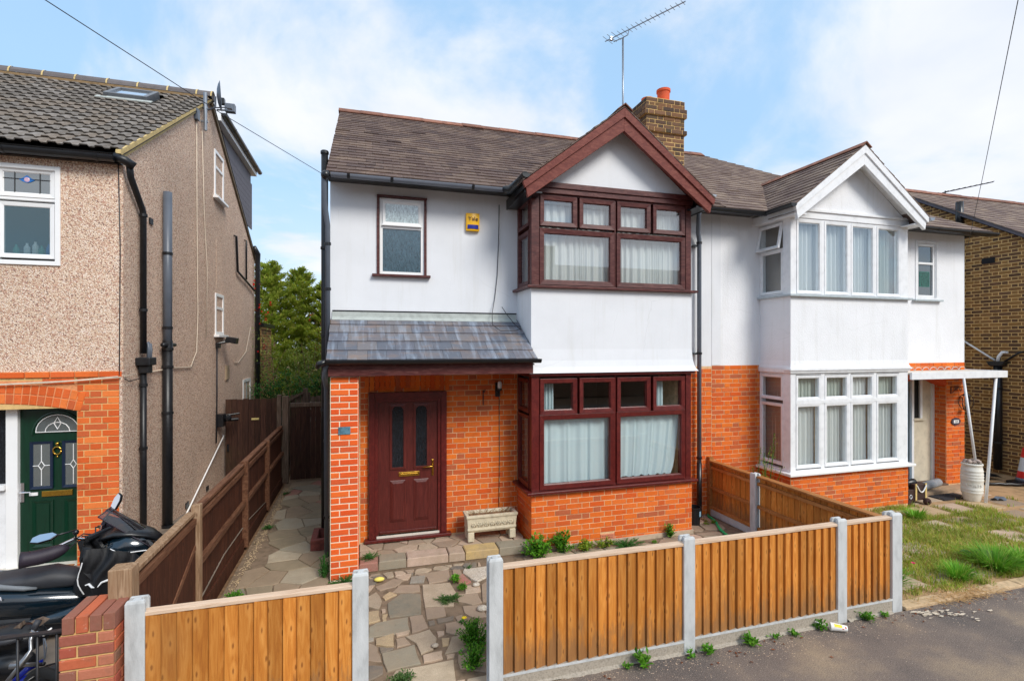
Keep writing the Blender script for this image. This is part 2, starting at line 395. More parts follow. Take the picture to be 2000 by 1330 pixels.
def wood(name, base, light, dark, knot=None, stretch=(14,14,1.1), rough=.7, rv=.18, knots=.7, bmp=.25, spec=.25, green=0, foot=0):
    m, nt, b = newmat(name); vec, g = posv(nt, stretch)
    oi = nd(nt, 'ShaderNodeObjectInfo'); off = nd(nt, 'ShaderNodeVectorMath', operation='ADD')
    cx = nd(nt, 'ShaderNodeCombineXYZ'); mm = nd(nt, 'ShaderNodeMath', operation='MULTIPLY'); mm.inputs[1].default_value = 31
    nt.links.new(oi.outputs['Random'], mm.inputs[0]); nt.links.new(mm.outputs[0], cx.inputs[0]); nt.links.new(mm.outputs[0], cx.inputs[2])
    nt.links.new(vec, off.inputs[0]); nt.links.new(cx.outputs[0], off.inputs[1]); vv = off.outputs[0]
    n = noise(nt, vv, 2.2, 6, .62, 1.2)
    c_ = ramp(nt, [(.25, dark), (.48, base), (.72, light)], n)
    if knot:
        v2, _ = posv(nt, (8, 8, 3.0)); s2 = nd(nt, 'ShaderNodeSeparateXYZ'); nt.links.new(v2, s2.inputs[0]); sxy = nd(nt, 'ShaderNodeMath', operation='ADD'); nt.links.new(s2.outputs[0], sxy.inputs[0]); nt.links.new(s2.outputs[1], sxy.inputs[1])
        wob = nd(nt, 'ShaderNodeMath', operation='MULTIPLY_ADD'); wob.inputs[1].default_value = .18; nt.links.new(n, wob.inputs[0]); nt.links.new(sxy.outputs[0], wob.inputs[2])
        c2 = nd(nt, 'ShaderNodeCombineXYZ'); nt.links.new(wob.outputs[0], c2.inputs[0]); nt.links.new(s2.outputs[2], c2.inputs[1])
        o2 = nd(nt, 'ShaderNodeVectorMath', operation='ADD'); nt.links.new(c2.outputs[0], o2.inputs[0]); nt.links.new(cx.outputs[0], o2.inputs[1])
        dn = nd(nt, 'ShaderNodeTexVoronoi'); dn.voronoi_dimensions = '2D'; dn.inputs['Scale'].default_value = 1; nt.links.new(o2.outputs[0], dn.inputs['Vector'])
        c_ = mixc_(nt, mr(nt, dn.outputs['Distance'], .26, .16, 0, .5), c_, light)
        c_ = mixc_(nt, mr(nt, dn.outputs['Distance'], .085, .035, 0, knots), c_, knot)
    r = randv(nt); c_ = mixc_(nt, 1.0, c_, ramp(nt, [(0, (1-rv,)*3+(1,)), (1, (1+rv*.5,)*3+(1,))], r), 'MULTIPLY')
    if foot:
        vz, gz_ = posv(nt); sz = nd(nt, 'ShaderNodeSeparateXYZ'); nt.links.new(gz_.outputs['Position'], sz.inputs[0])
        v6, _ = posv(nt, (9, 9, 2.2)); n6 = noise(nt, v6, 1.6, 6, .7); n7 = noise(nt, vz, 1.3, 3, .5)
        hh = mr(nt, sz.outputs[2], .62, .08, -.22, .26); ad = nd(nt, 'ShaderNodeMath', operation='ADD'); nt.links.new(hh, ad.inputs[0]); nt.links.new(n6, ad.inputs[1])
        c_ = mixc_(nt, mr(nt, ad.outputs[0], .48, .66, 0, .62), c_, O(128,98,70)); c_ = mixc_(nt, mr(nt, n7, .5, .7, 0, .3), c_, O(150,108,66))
    if green:
        n5 = noise(nt, posv(nt)[0], 2.5, 4, .6); c_ = mixc_(nt, mr(nt, n5, .5, .75, 0, green), c_, O(74,72,44))
    nt.links.new(c_, b.inputs['Base Color']); b.inputs['Roughness'].default_value = rough; b.inputs['Specular IOR Level'].default_value = spec
    bump(nt, b, n, bmp, .006); return m
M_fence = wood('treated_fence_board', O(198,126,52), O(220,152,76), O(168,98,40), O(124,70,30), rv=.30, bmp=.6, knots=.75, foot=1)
M_fencecap = wood('pale_timber_cap', O(214,186,160), O(228,204,182), O(190,156,128), stretch=(1.1,14,14))
M_rail = wood('treated_rail', O(176,116,62), O(196,138,84), O(140,86,42), O(110,60,26), stretch=(10,1.2,10))
M_dkfence = wood('brown_stained_board', O(76,42,28), O(98,58,40), O(48,28,20), O(40,24,18), rv=.25)
M_dkrail = wood('brown_stained_rail', O(108,72,52), O(134,96,72), O(74,46,34), stretch=(10,1.2,10))
M_gate = wood('dark_gate_board', O(66,42,34), O(88,60,46), O(42,27,24), rv=.35, green=.3)
M_oldpost = wood('weathered_post', O(150,120,92), O(184,156,128), O(104,80,60), O(80,52,36), rv=.1, knots=.5, stretch=(22,22,1.2))
M_greypost = wood('grey_weathered_timber', O(104,88,76), O(134,118,104), O(66,54,46), rv=.15)
M_mahog = wood('mahogany_paint', O(92,30,28), O(112,42,36), O(68,20,20), rv=.06, rough=.32, bmp=.12, spec=.5, stretch=(6,6,6))
M_mahogw = wood('weathered_mahogany', O(80,32,30), O(112,70,64), O(52,22,24), rv=.08, rough=.45, bmp=.15, spec=.4, stretch=(3,3,16))
M_barge = wood('red_brown_bargeboard', O(116,58,50), O(138,80,68), O(94,44,40), rv=.1, rough=.6, stretch=(4,4,12))
M_door = wood('mahogany_door', O(86,32,28), O(106,44,38), O(62,22,20), rv=.0, rough=.38, bmp=.25, spec=.5, stretch=(30,30,2))
M_upvc = simple('white_upvc', O(240,240,240), .3, var=.02, scale=4, spec=.5)
M_paintw = simple('old_white_paint', O(232,233,235), .5, var=.07, scale=9, bmp=.15, bscale=40, detail=7)
M_cream = simple('cream_paint', O(214,208,196), .6, var=.08, scale=7)
M_sillg = simple('grey_painted_sill', O(176,186,190), .6, var=.1, scale=12)
M_blk = simple('black_plastic', O(26,28,32), .32, var=.2, scale=6, spec=.5)
M_blkdirt = simple('black_painted_pipe', O(24,26,30), .4, var=.35, scale=18, spec=.5, bmp=.2, bscale=30)
M_grey = simple('grey_plastic_pipe', O(92,100,112), .4, var=.08, scale=5); M_ltgrey = simple('light_grey_gutter', O(112,118,130), .35, var=.06, scale=5)
M_concrete = simple('concrete_post', O(198,200,200), .85, var=.16, scale=11, bmp=.5, bscale=120, stretch=(1,1,.35), detail=8, spec=.2)
M_gravelb = simple('gravel_board', O(170,160,146), .9, var=.2, scale=60, bmp=.9, bscale=160, spec=.2)
M_steel = simple('galvanised_steel', O(150,156,164), .35, metal=.8, var=.1)
M_brass = simple('brass', O(214,170,74), .25, metal=1, var=.1)
M_chrome = simple('chrome', O(220,220,224), .12, metal=1, var=.02)
M_terra = simple('terracotta', O(214,88,48), .8, var=.12, scale=10, bmp=.2)
M_ridge = simple('clay_ridge_tile', O(134,90,72), .9, var=.35, scale=9, bmp=.4, rv=.3, detail=7)
M_lead = simple('lead_flashing', O(176,182,178), .7, var=.15, scale=9, detail=7)
M_dark = simple('dark_interior', O(18,17,18), .9, var=.1)
M_room = simple('room_wall', O(120,112,104), .9, var=.05)
M_soil = simple('brown_soil', O(128,98,70), .95, var=.3, scale=14, bmp=.6, detail=8)
M_yel = simple('yellow_plastic', O(250,190,20), .35, var=.03)
M_blue = simple('blue_plastic', O(10,30,140), .3, var=.05)
M_numpl = simple('blue_grey_plate', O(88,128,146), .4, var=.35, scale=25)
M_cone_r = simple('red_cone_plastic', O(220,40,34), .45, var=.06); M_cone_w = simple('white_reflective', O(214,222,228), .35, var=.06)
M_hose = simple('green_hose', O(20,170,104), .35, var=.08)
M_paper = simple('white_card', O(244,242,236), .6, var=.02); M_red = simple('red_print', O(200,24,30), .5, var=.02); M_ylp = simple('yellow_print', O(240,210,30), .5, var=.02)
M_stone = simple('carved_cream_stone', O(206,194,168), .9, var=.16, scale=16, bmp=.6, bscale=90, detail=8)
M_pot = simple('white_glazed_pot', O(226,222,212), .55, var=.08, scale=12, bmp=.1, detail=6)
M_cloth = simple('pinkish_rag', O(176,158,148), .95, var=.25, scale=30, bmp=.6)
M_iron = simple('wrought_iron', O(34,34,38), .5, var=.3, scale=20)
M_coir = simple('brown_doormat', O(160,112,66), .95, var=.2, scale=40, bmp=.7, bscale=250)
M_mat = simple('dark_doormat', O(44,44,48), .95, var=.3, scale=60, bmp=.8, bscale=300)
M_wallw = simple('stained_cream_wall', O(208,198,176), .85, var=.14, scale=6, bmp=.3, detail=7)
M_ltblue = simple('light_blue_door', O(150,190,214), .5, var=.05)
M_bag = simple('black_polythene', O(22,24,28), .3, var=.4, scale=30)
M_fabric = simple('black_apron_fabric', O(20,21,25), .55, var=.35, scale=9)
M_muff = simple('aubergine_neoprene', O(46,38,50), .6, var=.2)
M_bodyp = simple('teal_black_paint', O(8,24,34), .18, var=.1, coat=1, spec=.6)
M_seat = simple('black_seat_vinyl', O(50,52,58), .55, var=.08, bmp=.3, bscale=300)
M_seatg = simple('grey_seat_vinyl', O(112,118,124), .55, var=.08, bmp=.3, bscale=300)
M_tyre = simple('tyre_rubber', O(24,24,25), .8, var=.15)
M_alu = simple('alloy', O(150,152,156), .35, metal=.8, var=.08)
M_greenp = simple('green_door_gloss', O(10,50,34), .28, var=.15, scale=40, stretch=(1,1,.1), spec=.5)
M_bluep = simple('dark_blue_moulding', O(18,34,58), .35, var=.05)
M_tree = simple('bark', O(120,96,78), .95, var=.3, scale=20, bmp=.5)
M_wire = simple('black_wire', O(40,40,46), .5, var=.02); M_cable = simple('cream_cable', O(214,200,180), .5, var=.1)
M_vent = simple('tan_vent', O(170,150,124), .8, var=.1); M_airb = simple('terracotta_airbrick', O(206,128,96), .85, var=.12)
M_clad = simple('grey_cladding', O(92,88,96), .7, var=.12, scale=10)
M_flower = simple('red_flower', O(224,36,32), .6, var=.1); M_pink = simple('magenta_flower', O(206,30,96), .6, var=.1); M_yfl = simple('yellow_flower', O(250,214,20), .6, var=.05)
M_straw = simple('dry_straw', O(196,158,106), .9, var=.2, scale=60)

def foliage(name, cols, rough=.6, trans=.35, rv=True):
    m, nt, b = newmat(name); vec, _ = posv(nt); n = noise(nt, vec, 2.3, 4, .6); r = randv(nt)
    k = len(cols); a = ramp(nt, [(i/(k-1), c) for i, c in enumerate(cols)], r)
    a = mixc_(nt, 1.0, a, ramp(nt, [(.3, (.62,.66,.6,1)), (.7, (1.15,1.12,1.0,1))], n), 'MULTIPLY')
    nt.links.new(a, b.inputs['Base Color']); b.inputs['Roughness'].default_value = rough; b.inputs['Specular IOR Level'].default_value = .3
    t = nd(nt, 'ShaderNodeBsdfTranslucent'); nt.links.new(a, t.inputs[0]); ms = nd(nt, 'ShaderNodeMixShader'); ms.inputs[0].default_value = trans
    nt.links.new(b.outputs[0], ms.inputs[1]); nt.links.new(t.outputs[0], ms.inputs[2]); nt.links.new(ms.outputs[0], nt.nodes['Material Output'].inputs[0]); return m
M_conifer = foliage('conifer_foliage', [O(132,160,60), O(172,190,76), O(204,210,100), O(150,174,68), O(216,204,118)], trans=.5)
M_shrub = foliage('shrub_leaves', [O(106,134,60), O(146,168,84), O(176,188,104), O(120,148,74)])
M_copper = foliage('copper_leaves', [O(150,84,56), O(120,70,48), O(172,104,70)])
M_dkleaf = foliage('dark_ivy_leaves', [O(50,104,50), O(76,134,68), O(60,118,58)])
M_weed = foliage('bright_weed_leaves', [O(70,134,30), O(104,164,40), O(84,150,34), O(130,180,60)])
M_weedd = foliage('ground_cover_leaves', [O(52,108,46), O(78,132,60), O(64,120,54)])
M_grass = foliage('grass_blades', [O(140,170,56), O(172,190,72), O(118,158,48), O(198,192,98), O(176,182,76)])
M_grassd = foliage('dry_grass_blades', [O(214,196,130), O(194,172,104), O(176,152,96)])
M_tuft = foliage('lush_grass_blades', [O(92,156,36), O(126,184,56), O(106,170,46), O(168,200,84)])

def slate_mat(name, cols, streak, rough=.6, lichen=.0, lich_col=O(196,176,150), moss=0, lsc=3):
    m, nt, b = newmat(name); vec, _ = posv(nt); r = randv(nt); k = len(cols)
    c_ = ramp(nt, [(i/k, c) for i, c in enumerate(cols)], r, 'CONSTANT')
    n = noise(nt, vec, 30, 6, .7); c_ = mixc_(nt, mr(nt, n, .3, .7, 0, .5), c_, mixc_(nt, 1.0, c_, (.6,.58,.58,1), 'MULTIPLY'))
    if streak:
        v2, _ = posv(nt, (9, 1.1, 1.1)); s_ = noise(nt, v2, 1.6, 4, .6); c_ = mixc_(nt, mr(nt, s_, .5, .7, 0, .55), c_, streak)
        v3, _ = posv(nt, (3, 9, 9)); s3 = noise(nt, v3, 1.2, 4, .6); c_ = mixc_(nt, mr(nt, s3, .5, .7, 0, .4), c_, O(150,120,96))
    if lichen:
        n3 = noise(nt, vec, lsc, 8, .75); c_ = mixc_(nt, mr(nt, n3, .5, .68, 0, lichen), c_, lich_col)
        n4 = noise(nt, vec, 26, 5, .8); c_ = mixc_(nt, mr(nt, n4, .62, .70, 0, .75), c_, O(204,194,184))
    if moss:
        n5 = noise(nt, vec, 5, 7, .75); c_ = mixc_(nt, mr(nt, n5, .58, .7, 0, moss), c_, O(112,112,58))
    nt.links.new(c_, b.inputs['Base Color']); b.inputs['Roughness'].default_value = rough; b.inputs['Specular IOR Level'].default_value = .35
    bump(nt, b, n, .4, .004); return m
M_roofA = slate_mat('brown_plain_slate', [O(100,82,76), O(94,76,70), O(108,90,82), O(98,80,72), O(112,94,84), O(88,72,68)], None, .8, .5, O(150,128,110), .15, 2.2)
M_roofB = slate_mat('worn_brown_slate', [O(116,98,90), O(108,90,84), O(126,108,98), O(112,94,86), O(134,116,104)], None, .8, .5, O(160,142,122), .12, 2.0)
M_canopy = slate_mat('blue_grey_slate', [O(108,112,122), O(100,106,118), O(116,116,124), O(114,112,118), O(104,108,120), O(120,118,122)], O(158,172,190), .5)
M_conc_tile = slate_mat('grey_concrete_tile', [O(130,124,118), O(116,110,104), O(142,136,130), O(124,118,112), O(134,124,114)], None, .85, .35, O(92,84,66), .15)
M_vergem = simple('yellow_verge_mortar', O(206,182,126), .9, var=.15, scale=20, bmp=.5)
M_ridgeg = simple('grey_ridge_tile', O(104,98,98), .85, var=.12, scale=12, bmp=.3, rv=.15)

def paving(name, col, speck=(.9,.85,.78,1), dark=O(90,80,70), sp=.35, sc=140):
    m, nt, b = newmat(name); vec, _ = posv(nt)
    n = noise(nt, vec, 7, 6, .65); c_ = mixc_(nt, mr(nt, n, .35, .7, 0, .5), col, mixc_(nt, .5, col, dark))
    n2 = noise(nt, vec, sc, 3, .8); c_ = mixc_(nt, mr(nt, n2, .56, .66, 0, sp), c_, speck); c_ = mixc_(nt, mr(nt, n2, .44, .36, 0, sp), c_, dark)
    r = randv(nt); c_ = mixc_(nt, 1.0, c_, ramp(nt, [(0, (.86,.86,.86,1)), (1, (1.08,1.06,1.04,1))], r), 'MULTIPLY')
    g3 = noise(nt, vec, 3.1, 8, .72); c_ = mixc_(nt, mr(nt, g3, .38, .66, .10, .62), c_, O(164,144,120)); g4 = noise(nt, vec, 12, 7, .75); c_ = mixc_(nt, mr(nt, g4, .58, .72, 0, .5), c_, O(116,102,80))
    nt.links.new(c_, b.inputs['Base Color']); b.inputs['Roughness'].default_value = .9; b.inputs['Specular IOR Level'].default_value = .2
    bump(nt, b, n2, .5, .006); return m
MP = {'c': paving('dark_slab', O(138,134,120), O(179,172,156), sp=.3), 'g': paving('grey_slab', O(163,156,138), O(197,188,168)), 'd': paving('brown_grey_slab', O(168,147,129), O(201,183,163)),
      'b': paving('sandy_aggregate_slab', O(204,178,140), O(253,228,179), sp=.6, sc=110), 'a': paving('buff_slab', O(206,181,159)), 'e': paving('beige_slab', O(190,172,150), O(230,215,190), sp=.5),
      'f': paving('pale_buff_slab', O(212,194,168), O(246,230,206), sp=.5), 'k': paving('charcoal_slab', O(107,105,103), O(168,163,156), sp=.4), 'h': paving('blue_grey_slab', O(156,156,150)),
      'r': paving('red_slab', O(176,103,98)), 'w': paving('pebbly_slab', O(212,203,188), O(255,255,253), O(107,100,94), .8, 70), 'y': paving('yellow_slab', O(226,192,125)), 'p': paving('pinkish_slab', O(210,183,165))}
M_path = simple('path_mortar', O(128,108,88), .95, var=.3, scale=9, bmp=.6, bscale=120, detail=8, dark=O(86,72,52))
def tarmac():
    m, nt, b = newmat('tarmac'); vec, _ = posv(nt)
    n = noise(nt, vec, .9, 8, .65); c_ = ramp(nt, [(.3, O(92,86,84)), (.5, O(120,108,100)), (.66, O(156,138,116))], n)
    n2 = noise(nt, vec, 110, 4, .85); c_ = mixc_(nt, mr(nt, n2, .55, .63, 0, .6), c_, O(186,174,160)); c_ = mixc_(nt, mr(nt, n2, .47, .38, 0, .7), c_, O(50,46,46))
    n3 = noise(nt, vec, 22, 6, .8); c_ = mixc_(nt, mr(nt, n3, .7, .76, 0, .7), c_, O(196,180,158))
    nt.links.new(c_, b.inputs['Base Color']); b.inputs['Roughness'].default_value = .9; b.inputs['Specular IOR Level'].default_value = .25
    bump(nt, b, n2, .7, .008); return m
M_tar = tarmac()

def glass(name, refl=.32, tint=(.9,.95,.96,1), rough=.01, wavy=0, body=0, bodycol=(0.05,.07,.08,1)):
    m, nt, b = newmat(name); nt.nodes.remove(b)
    tr = nd(nt, 'ShaderNodeBsdfTransparent'); tr.inputs[0].default_value = tint
    gl = nd(nt, 'ShaderNodeBsdfGlossy'); gl.inputs['Roughness'].default_value = rough; gl.inputs[0].default_value = (.95,.97,1,1)
    fr = nd(nt, 'ShaderNodeFresnel'); fr.inputs[0].default_value = 1.5
    ad = nd(nt, 'ShaderNodeMath', operation='ADD'); ad.inputs[1].default_value = refl; nt.links.new(fr.outputs[0], ad.inputs[0]); ad.use_clamp = True
    base = tr.outputs[0]
    if body:
        df = nd(nt, 'ShaderNodeBsdfDiffuse'); df.inputs[0].default_value = bodycol
        if wavy:
            v2, _ = posv(nt, (60, 60, 14)); w = noise(nt, v2, 1.5, 4, .7, 1)
            nt.links.new(ramp(nt, [(.35, tuple(c*.45 for c in bodycol[:3])+(1,)), (.65, tuple(min(1, c*1.8) for c in bodycol[:3])+(1,))], w), df.inputs[0])
        mb_ = nd(nt, 'ShaderNodeMixShader'); mb_.inputs[0].default_value = body; nt.links.new(tr.outputs[0], mb_.inputs[1]); nt.links.new(df.outputs[0], mb_.inputs[2]); base = mb_.outputs[0]
    if wavy:
        v3, _ = posv(nt, (60, 60, 14)); h = noise(nt, v3, 1.5, 3, .6); bp = nd(nt, 'ShaderNodeBump'); bp.inputs['Strength'].default_value = wavy; bp.inputs['Distance'].default_value = .003
        nt.links.new(h, bp.inputs['Height']); nt.links.new(bp.outputs[0], gl.inputs['Normal'])
    gb = nd(nt, 'ShaderNodeNewGeometry'); inv = nd(nt, 'ShaderNodeMath', operation='SUBTRACT'); inv.inputs[0].default_value = 1; nt.links.new(gb.outputs['Backfacing'], inv.inputs[1]); mu = nd(nt, 'ShaderNodeMath', operation='MULTIPLY'); nt.links.new(ad.outputs[0], mu.inputs[0]); nt.links.new(inv.outputs[0], mu.inputs[1])
    ms = nd(nt, 'ShaderNodeMixShader'); nt.links.new(mu.outputs[0], ms.inputs[0]); nt.links.new(base, ms.inputs[1]); nt.links.new(gl.outputs[0], ms.inputs[2])
    nt.links.new(ms.outputs[0], nt.nodes['Material Output'].inputs[0]); return m
M_glass = glass('window_glass', .17, tint=(.97,.99,.99,1))
M_glasslo = glass('clear_window_glass', .08, tint=(.97,.99,.99,1))
M_obs = glass('obscured_glass_light', .12, body=.95, bodycol=(.42,.5,.5,1), wavy=.6, rough=.15)
M_obsd = glass('obscured_glass_dark', .06, body=.96, bodycol=(.045,.085,.11,1), wavy=.6, rough=.12)
M_doorg = glass('dark_door_glass', -.01, body=.97, bodycol=(.012,.014,.018,1), wavy=.5, rough=.15)
M_screen = glass('smoked_screen', .05, tint=(.30,.27,.30,1))
def curtain_mat(name, col, open_=.25, trans=.4):
    m, nt, b = newmat(name); b.inputs['Base Color'].default_value = col; b.inputs['Roughness'].default_value = .9; b.inputs['Specular IOR Level'].default_value = .1
    t = nd(nt, 'ShaderNodeBsdfTranslucent'); t.inputs[0].default_value = col; ms = nd(nt, 'ShaderNodeMixShader'); ms.inputs[0].default_value = trans
    nt.links.new(b.outputs[0], ms.inputs[1]); nt.links.new(t.outputs[0], ms.inputs[2])
    tr = nd(nt, 'ShaderNodeBsdfTransparent'); m2 = nd(nt, 'ShaderNodeMixShader'); m2.inputs[0].default_value = open_
    nt.links.new(ms.outputs[0], m2.inputs[1]); nt.links.new(tr.outputs[0], m2.inputs[2]); nt.links.new(m2.outputs[0], nt.nodes['Material Output'].inputs[0]); return m
M_curt = curtain_mat('pale_blue_curtain', O(224,240,243), .0, .25)
M_curtc = curtain_mat('cream_curtain', O(206,214,204), .0, .3)
M_net = curtain_mat('white_net', O(246,248,246), .06, .3)
M_netg = curtain_mat('greyish_net', O(206,202,196), .15, .3)

# ------------------------------------------------------------------ ground
def struct(o): o['kind'] = 'structure'; return o
WY = 7.3; BY = 6.63
struct(MB().quad((-300,-300,-.06),(300,-300,-.06),(300,300,-.06),(-300,300,-.06)).build('ground', M_soil))
pv = MB().box(-40, 40, -9, 4.02, -.055, 0).build('pavement', M_tar); struct(pv)
gp = MB().box(-1.57, 5.6, 4.02, 14, -.05, -.012).build('garden_path', M_path); struct(gp)
yard = MB().quad((-9,4.1,0),(-1.64,4.1,0),(-1.64,6.9,.3),(-9,6.9,.3)).quad((-9,6.9,.3),(-1.64,6.9,.3),(-1.64,8.2,.28),(-9,8.2,.28)).quad((-9,8.2,.28),(-1.64,8.2,.28),(-1.64,11,.0),(-9,11,.0)).quad((-9,11,0),(-1.64,11,0),(-1.64,30,0),(-9,30,0)).build('neighbour_yard', simple('yard_concrete', O(128,116,104), .95, var=.3, scale=6, bmp=.5, bscale=120, detail=8)); struct(yard)
nf = MB().box(5.6, 40, 4.02, 9.5, -.05, -.004).build('neighbour_garden_soil', simple('sandy_garden_soil', O(176,142,104), .95, var=.22, scale=5, bmp=.7, bscale=90, detail=9, dark=O(120,100,66))); struct(nf)

# crazy paving: stones at the entrance, laid one by one
TOPF = top(0)
P_path = Pieces('paving_stone', MP['d'], 300)
PATH = [
("c",[(0.24,5.75),(0.40,5.93),(0.62,5.86),(0.58,5.41),(0.25,5.44)]),
("g",[(0.04,5.31),(0.12,5.38),(0.44,5.40),(0.44,5.11),(0.03,5.13)]),
("d",[(0.45,5.40),(0.59,5.40),(0.62,5.14),(0.45,5.08)]),
("b",[(0.10,5.08),(0.28,5.13),(0.27,4.90),(0.10,4.98)]),
("a",[(0.29,5.12),(0.44,5.14),(0.42,5.07),(0.30,5.06)]),
("d",[(0.29,5.03),(0.38,5.04),(0.43,4.90),(0.29,4.88)]),
("g",[(0.15,4.83),(0.46,4.88),(0.49,4.57),(0.19,4.54)]),
("e",[(0.38,5.04),(0.63,5.10),(0.68,4.92),(0.62,4.75),(0.50,4.71),(0.47,4.90)]),
("a",[(0.51,4.69),(0.70,4.71),(0.69,4.59),(0.51,4.58)]),
("f",[(0.26,4.54),(0.78,4.55),(0.75,4.25),(0.17,4.36)]),
("d",[(0.63,5.53),(0.84,5.51),(0.83,5.31),(0.62,5.30)]),
("k",[(0.63,5.26),(0.70,5.27),(0.70,5.18),(0.63,5.17)]),
("k",[(0.72,5.28),(0.91,5.29),(0.89,5.21),(0.72,5.19)]),
("d",[(0.79,5.16),(0.98,5.17),(0.99,4.87),(0.82,4.95),(0.77,5.00)]),
("a",[(0.69,5.05),(0.77,5.04),(0.76,4.97),(0.69,4.94)]),
("e",[(0.82,4.91),(0.95,4.90),(0.94,4.66),(0.71,4.65)]),
("e",[(0.66,6.08),(0.99,6.04),(1.02,5.77),(0.94,5.48),(0.63,5.55)]),
("h",[(0.55,6.33),(0.73,6.31),(0.69,6.13),(0.52,6.16)]),
("a",[(0.35,6.38),(0.57,6.42),(0.51,6.26),(0.45,6.26)]),
("d",[(0.12,6.18),(0.34,6.34),(0.45,6.26),(0.36,6.12),(0.17,6.07)]),
("r",[(1.09,6.14),(1.18,6.24),(1.24,5.99),(1.13,5.94),(1.08,5.99)]),
("w",[(1.22,6.36),(1.53,6.35),(1.46,6.06),(1.31,5.97),(1.25,6.05),(1.18,6.24)]),
("a",[(1.14,5.91),(1.32,5.89),(1.30,5.72),(1.11,5.72)]),
("d",[(1.01,5.73),(1.25,5.70),(1.26,5.47),(1.14,5.44),(1.00,5.56)]),
("d",[(1.34,5.88),(1.43,5.95),(1.32,5.47),(1.26,5.47)]),
("e",[(0.04,5.97),(0.13,6.05),(0.19,5.82),(0.15,5.64),(0.04,5.73)]),
("b",[(0.04,5.62),(0.15,5.62),(0.16,5.41),(0.04,5.38)]),
("b",[(0.18,5.53),(0.24,5.53),(0.22,5.39),(0.18,5.38)]),
("a",[(0.17,5.63),(0.22,5.63),(0.22,5.56),(0.18,5.55)]),
("b",[(0.19,5.90),(0.28,6.01),(0.36,5.92),(0.22,5.82)]),
("h",[(0.03,5.12),(0.09,5.12),(0.09,5.06),(0.03,5.05)]),
("d",[(0.03,5.04),(0.12,4.94),(0.14,4.79),(0.15,4.70),(0.03,4.75)]),
("k",[(0.03,4.68),(0.16,4.64),(0.16,4.53),(0.03,4.46)]),
("d",[(1.03,5.07),(1.17,5.08),(1.18,4.91),(1.13,4.71),(1.01,4.85)]),
("d",[(1.03,5.46),(1.25,5.43),(1.24,5.17),(1.11,5.17),(1.02,5.31)]),
("b",[(0.72,4.92),(0.80,4.91),(0.77,4.78),(0.71,4.78)]),
("a",[(0.72,4.64),(0.81,4.64),(0.79,4.58),(0.72,4.58)]),
("d",[(0.83,4.62),(1.00,4.61),(1.08,4.49),(1.03,4.29),(0.81,4.41)]),
("d",[(1.07,6.38),(1.17,6.37),(1.17,6.19),(1.07,6.12),(1.05,6.23)]),
("d",[(0.61,6.38),(1.03,6.39),(1.02,6.12),(0.74,6.08),(0.73,6.27)]),
("a",[(0.05,6.23),(0.12,6.23),(0.04,6.05)]),
("k",[(0.04,6.40),(0.20,6.40),(0.11,6.24),(0.04,6.21)]),
("d",[(0.38,6.14),(0.63,6.08),(0.62,5.91),(0.44,5.94),(0.30,5.98),(0.36,6.07)]),
("k",[(0.13,4.94),(0.27,4.89),(0.26,4.86),(0.14,4.84)]),
("d",[(0.91,5.26),(1.00,5.29),(0.99,5.19),(0.92,5.17)]),
]
def inset(poly, d):
    cx = sum(p[0] for p in poly)/len(poly); cy = sum(p[1] for p in poly)/len(poly)
    return [(cx+(x-cx)*(1-d/max(.02, math.hypot(x-cx, y-cy))), cy+(y-cy)*(1-d/max(.02, math.hypot(x-cx, y-cy)))) for x, y in poly]
for k, poly in PATH:
    a = sum(poly[i][0]*poly[(i+1) % len(poly)][1]-poly[(i+1) % len(poly)][0]*poly[i][1] for i in range(len(poly)))
    if a < 0: poly = poly[::-1]
    rr = random.Random(len(poly)+poly[0][0]*100)
    # roughen the outline a little
    q = []
    for i, p in enumerate(poly):
        n_ = poly[(i+1) % len(poly)]; q.append(p); L = math.hypot(n_[0]-p[0], n_[1]-p[1])
        if L > .12:
            nx, ny = -(n_[1]-p[1])/L, (n_[0]-p[0])/L; j = rr.uniform(-.012, .008)
            q.append(((p[0]+n_[0])/2+nx*j, (p[1]+n_[1])/2+ny*j))
    P_path.poly(TOPF, inset(q, .004), -.03, rr.uniform(0, .008), bev=.005, m=MP[k])
def voronoi(x0, x1, y0, y1, step, seed, keep=lambda x, y: True, joint=.02, sx=1.0, jit=.46, keys='ddeeaahgpcdeadpg', P=P_path, z=0, ztop=.006):
    rr = random.Random(seed); pts = []
    nx = int((x1-x0)/(step*sx))+3; ny = int((y1-y0)/step)+3
    for i in range(-1, nx):
        for j in range(-1, ny):
            if rr.random() < .14: continue
            pts.append((x0+(i+.5+rr.uniform(-jit, jit)+(j % 2)*.5)*step*sx, y0+(j+.5+rr.uniform(-jit, jit))*step))
    for i, p in enumerate(pts):
        if not (x0-.05 <= p[0] <= x1+.05 and y0-.05 <= p[1] <= y1+.05) or not keep(*p): continue
        poly = [(x0, y0), (x1, y0), (x1, y1), (x0, y1)]
        for j, q in enumerate(pts):
            if i == j: continue
            dx, dy = p[0]-q[0], p[1]-q[1]; L = math.hypot(dx, dy)
            if L > step*3.2*max(1, sx): continue
            mx_, my_ = (p[0]+q[0])/2, (p[1]+q[1])/2
            poly = clip(poly, dx/L, dy/L, (mx_*dx+my_*dy)/L+joint/2)
            if len(poly) < 3: break
        if len(poly) >= 3 and area(poly) > .001:
            P.poly(top(z), poly, -.03, rr.uniform(0, ztop), bev=.005, m=MP[rr.choice(keys)])
MP['m'] = paving('damp_slab', O(140,128,106), O(170,158,134)); MP['n'] = paving('brown_damp_slab', O(152,132,110), O(184,164,140)); MP['q'] = paving('pale_worn_slab', O(186,174,152), O(206,196,176))
voronoi(-1.45, -.42, 4.2, 6.3, .34, 5, joint=.018, sx=1.25, keys='nnmdghqn', jit=.5)
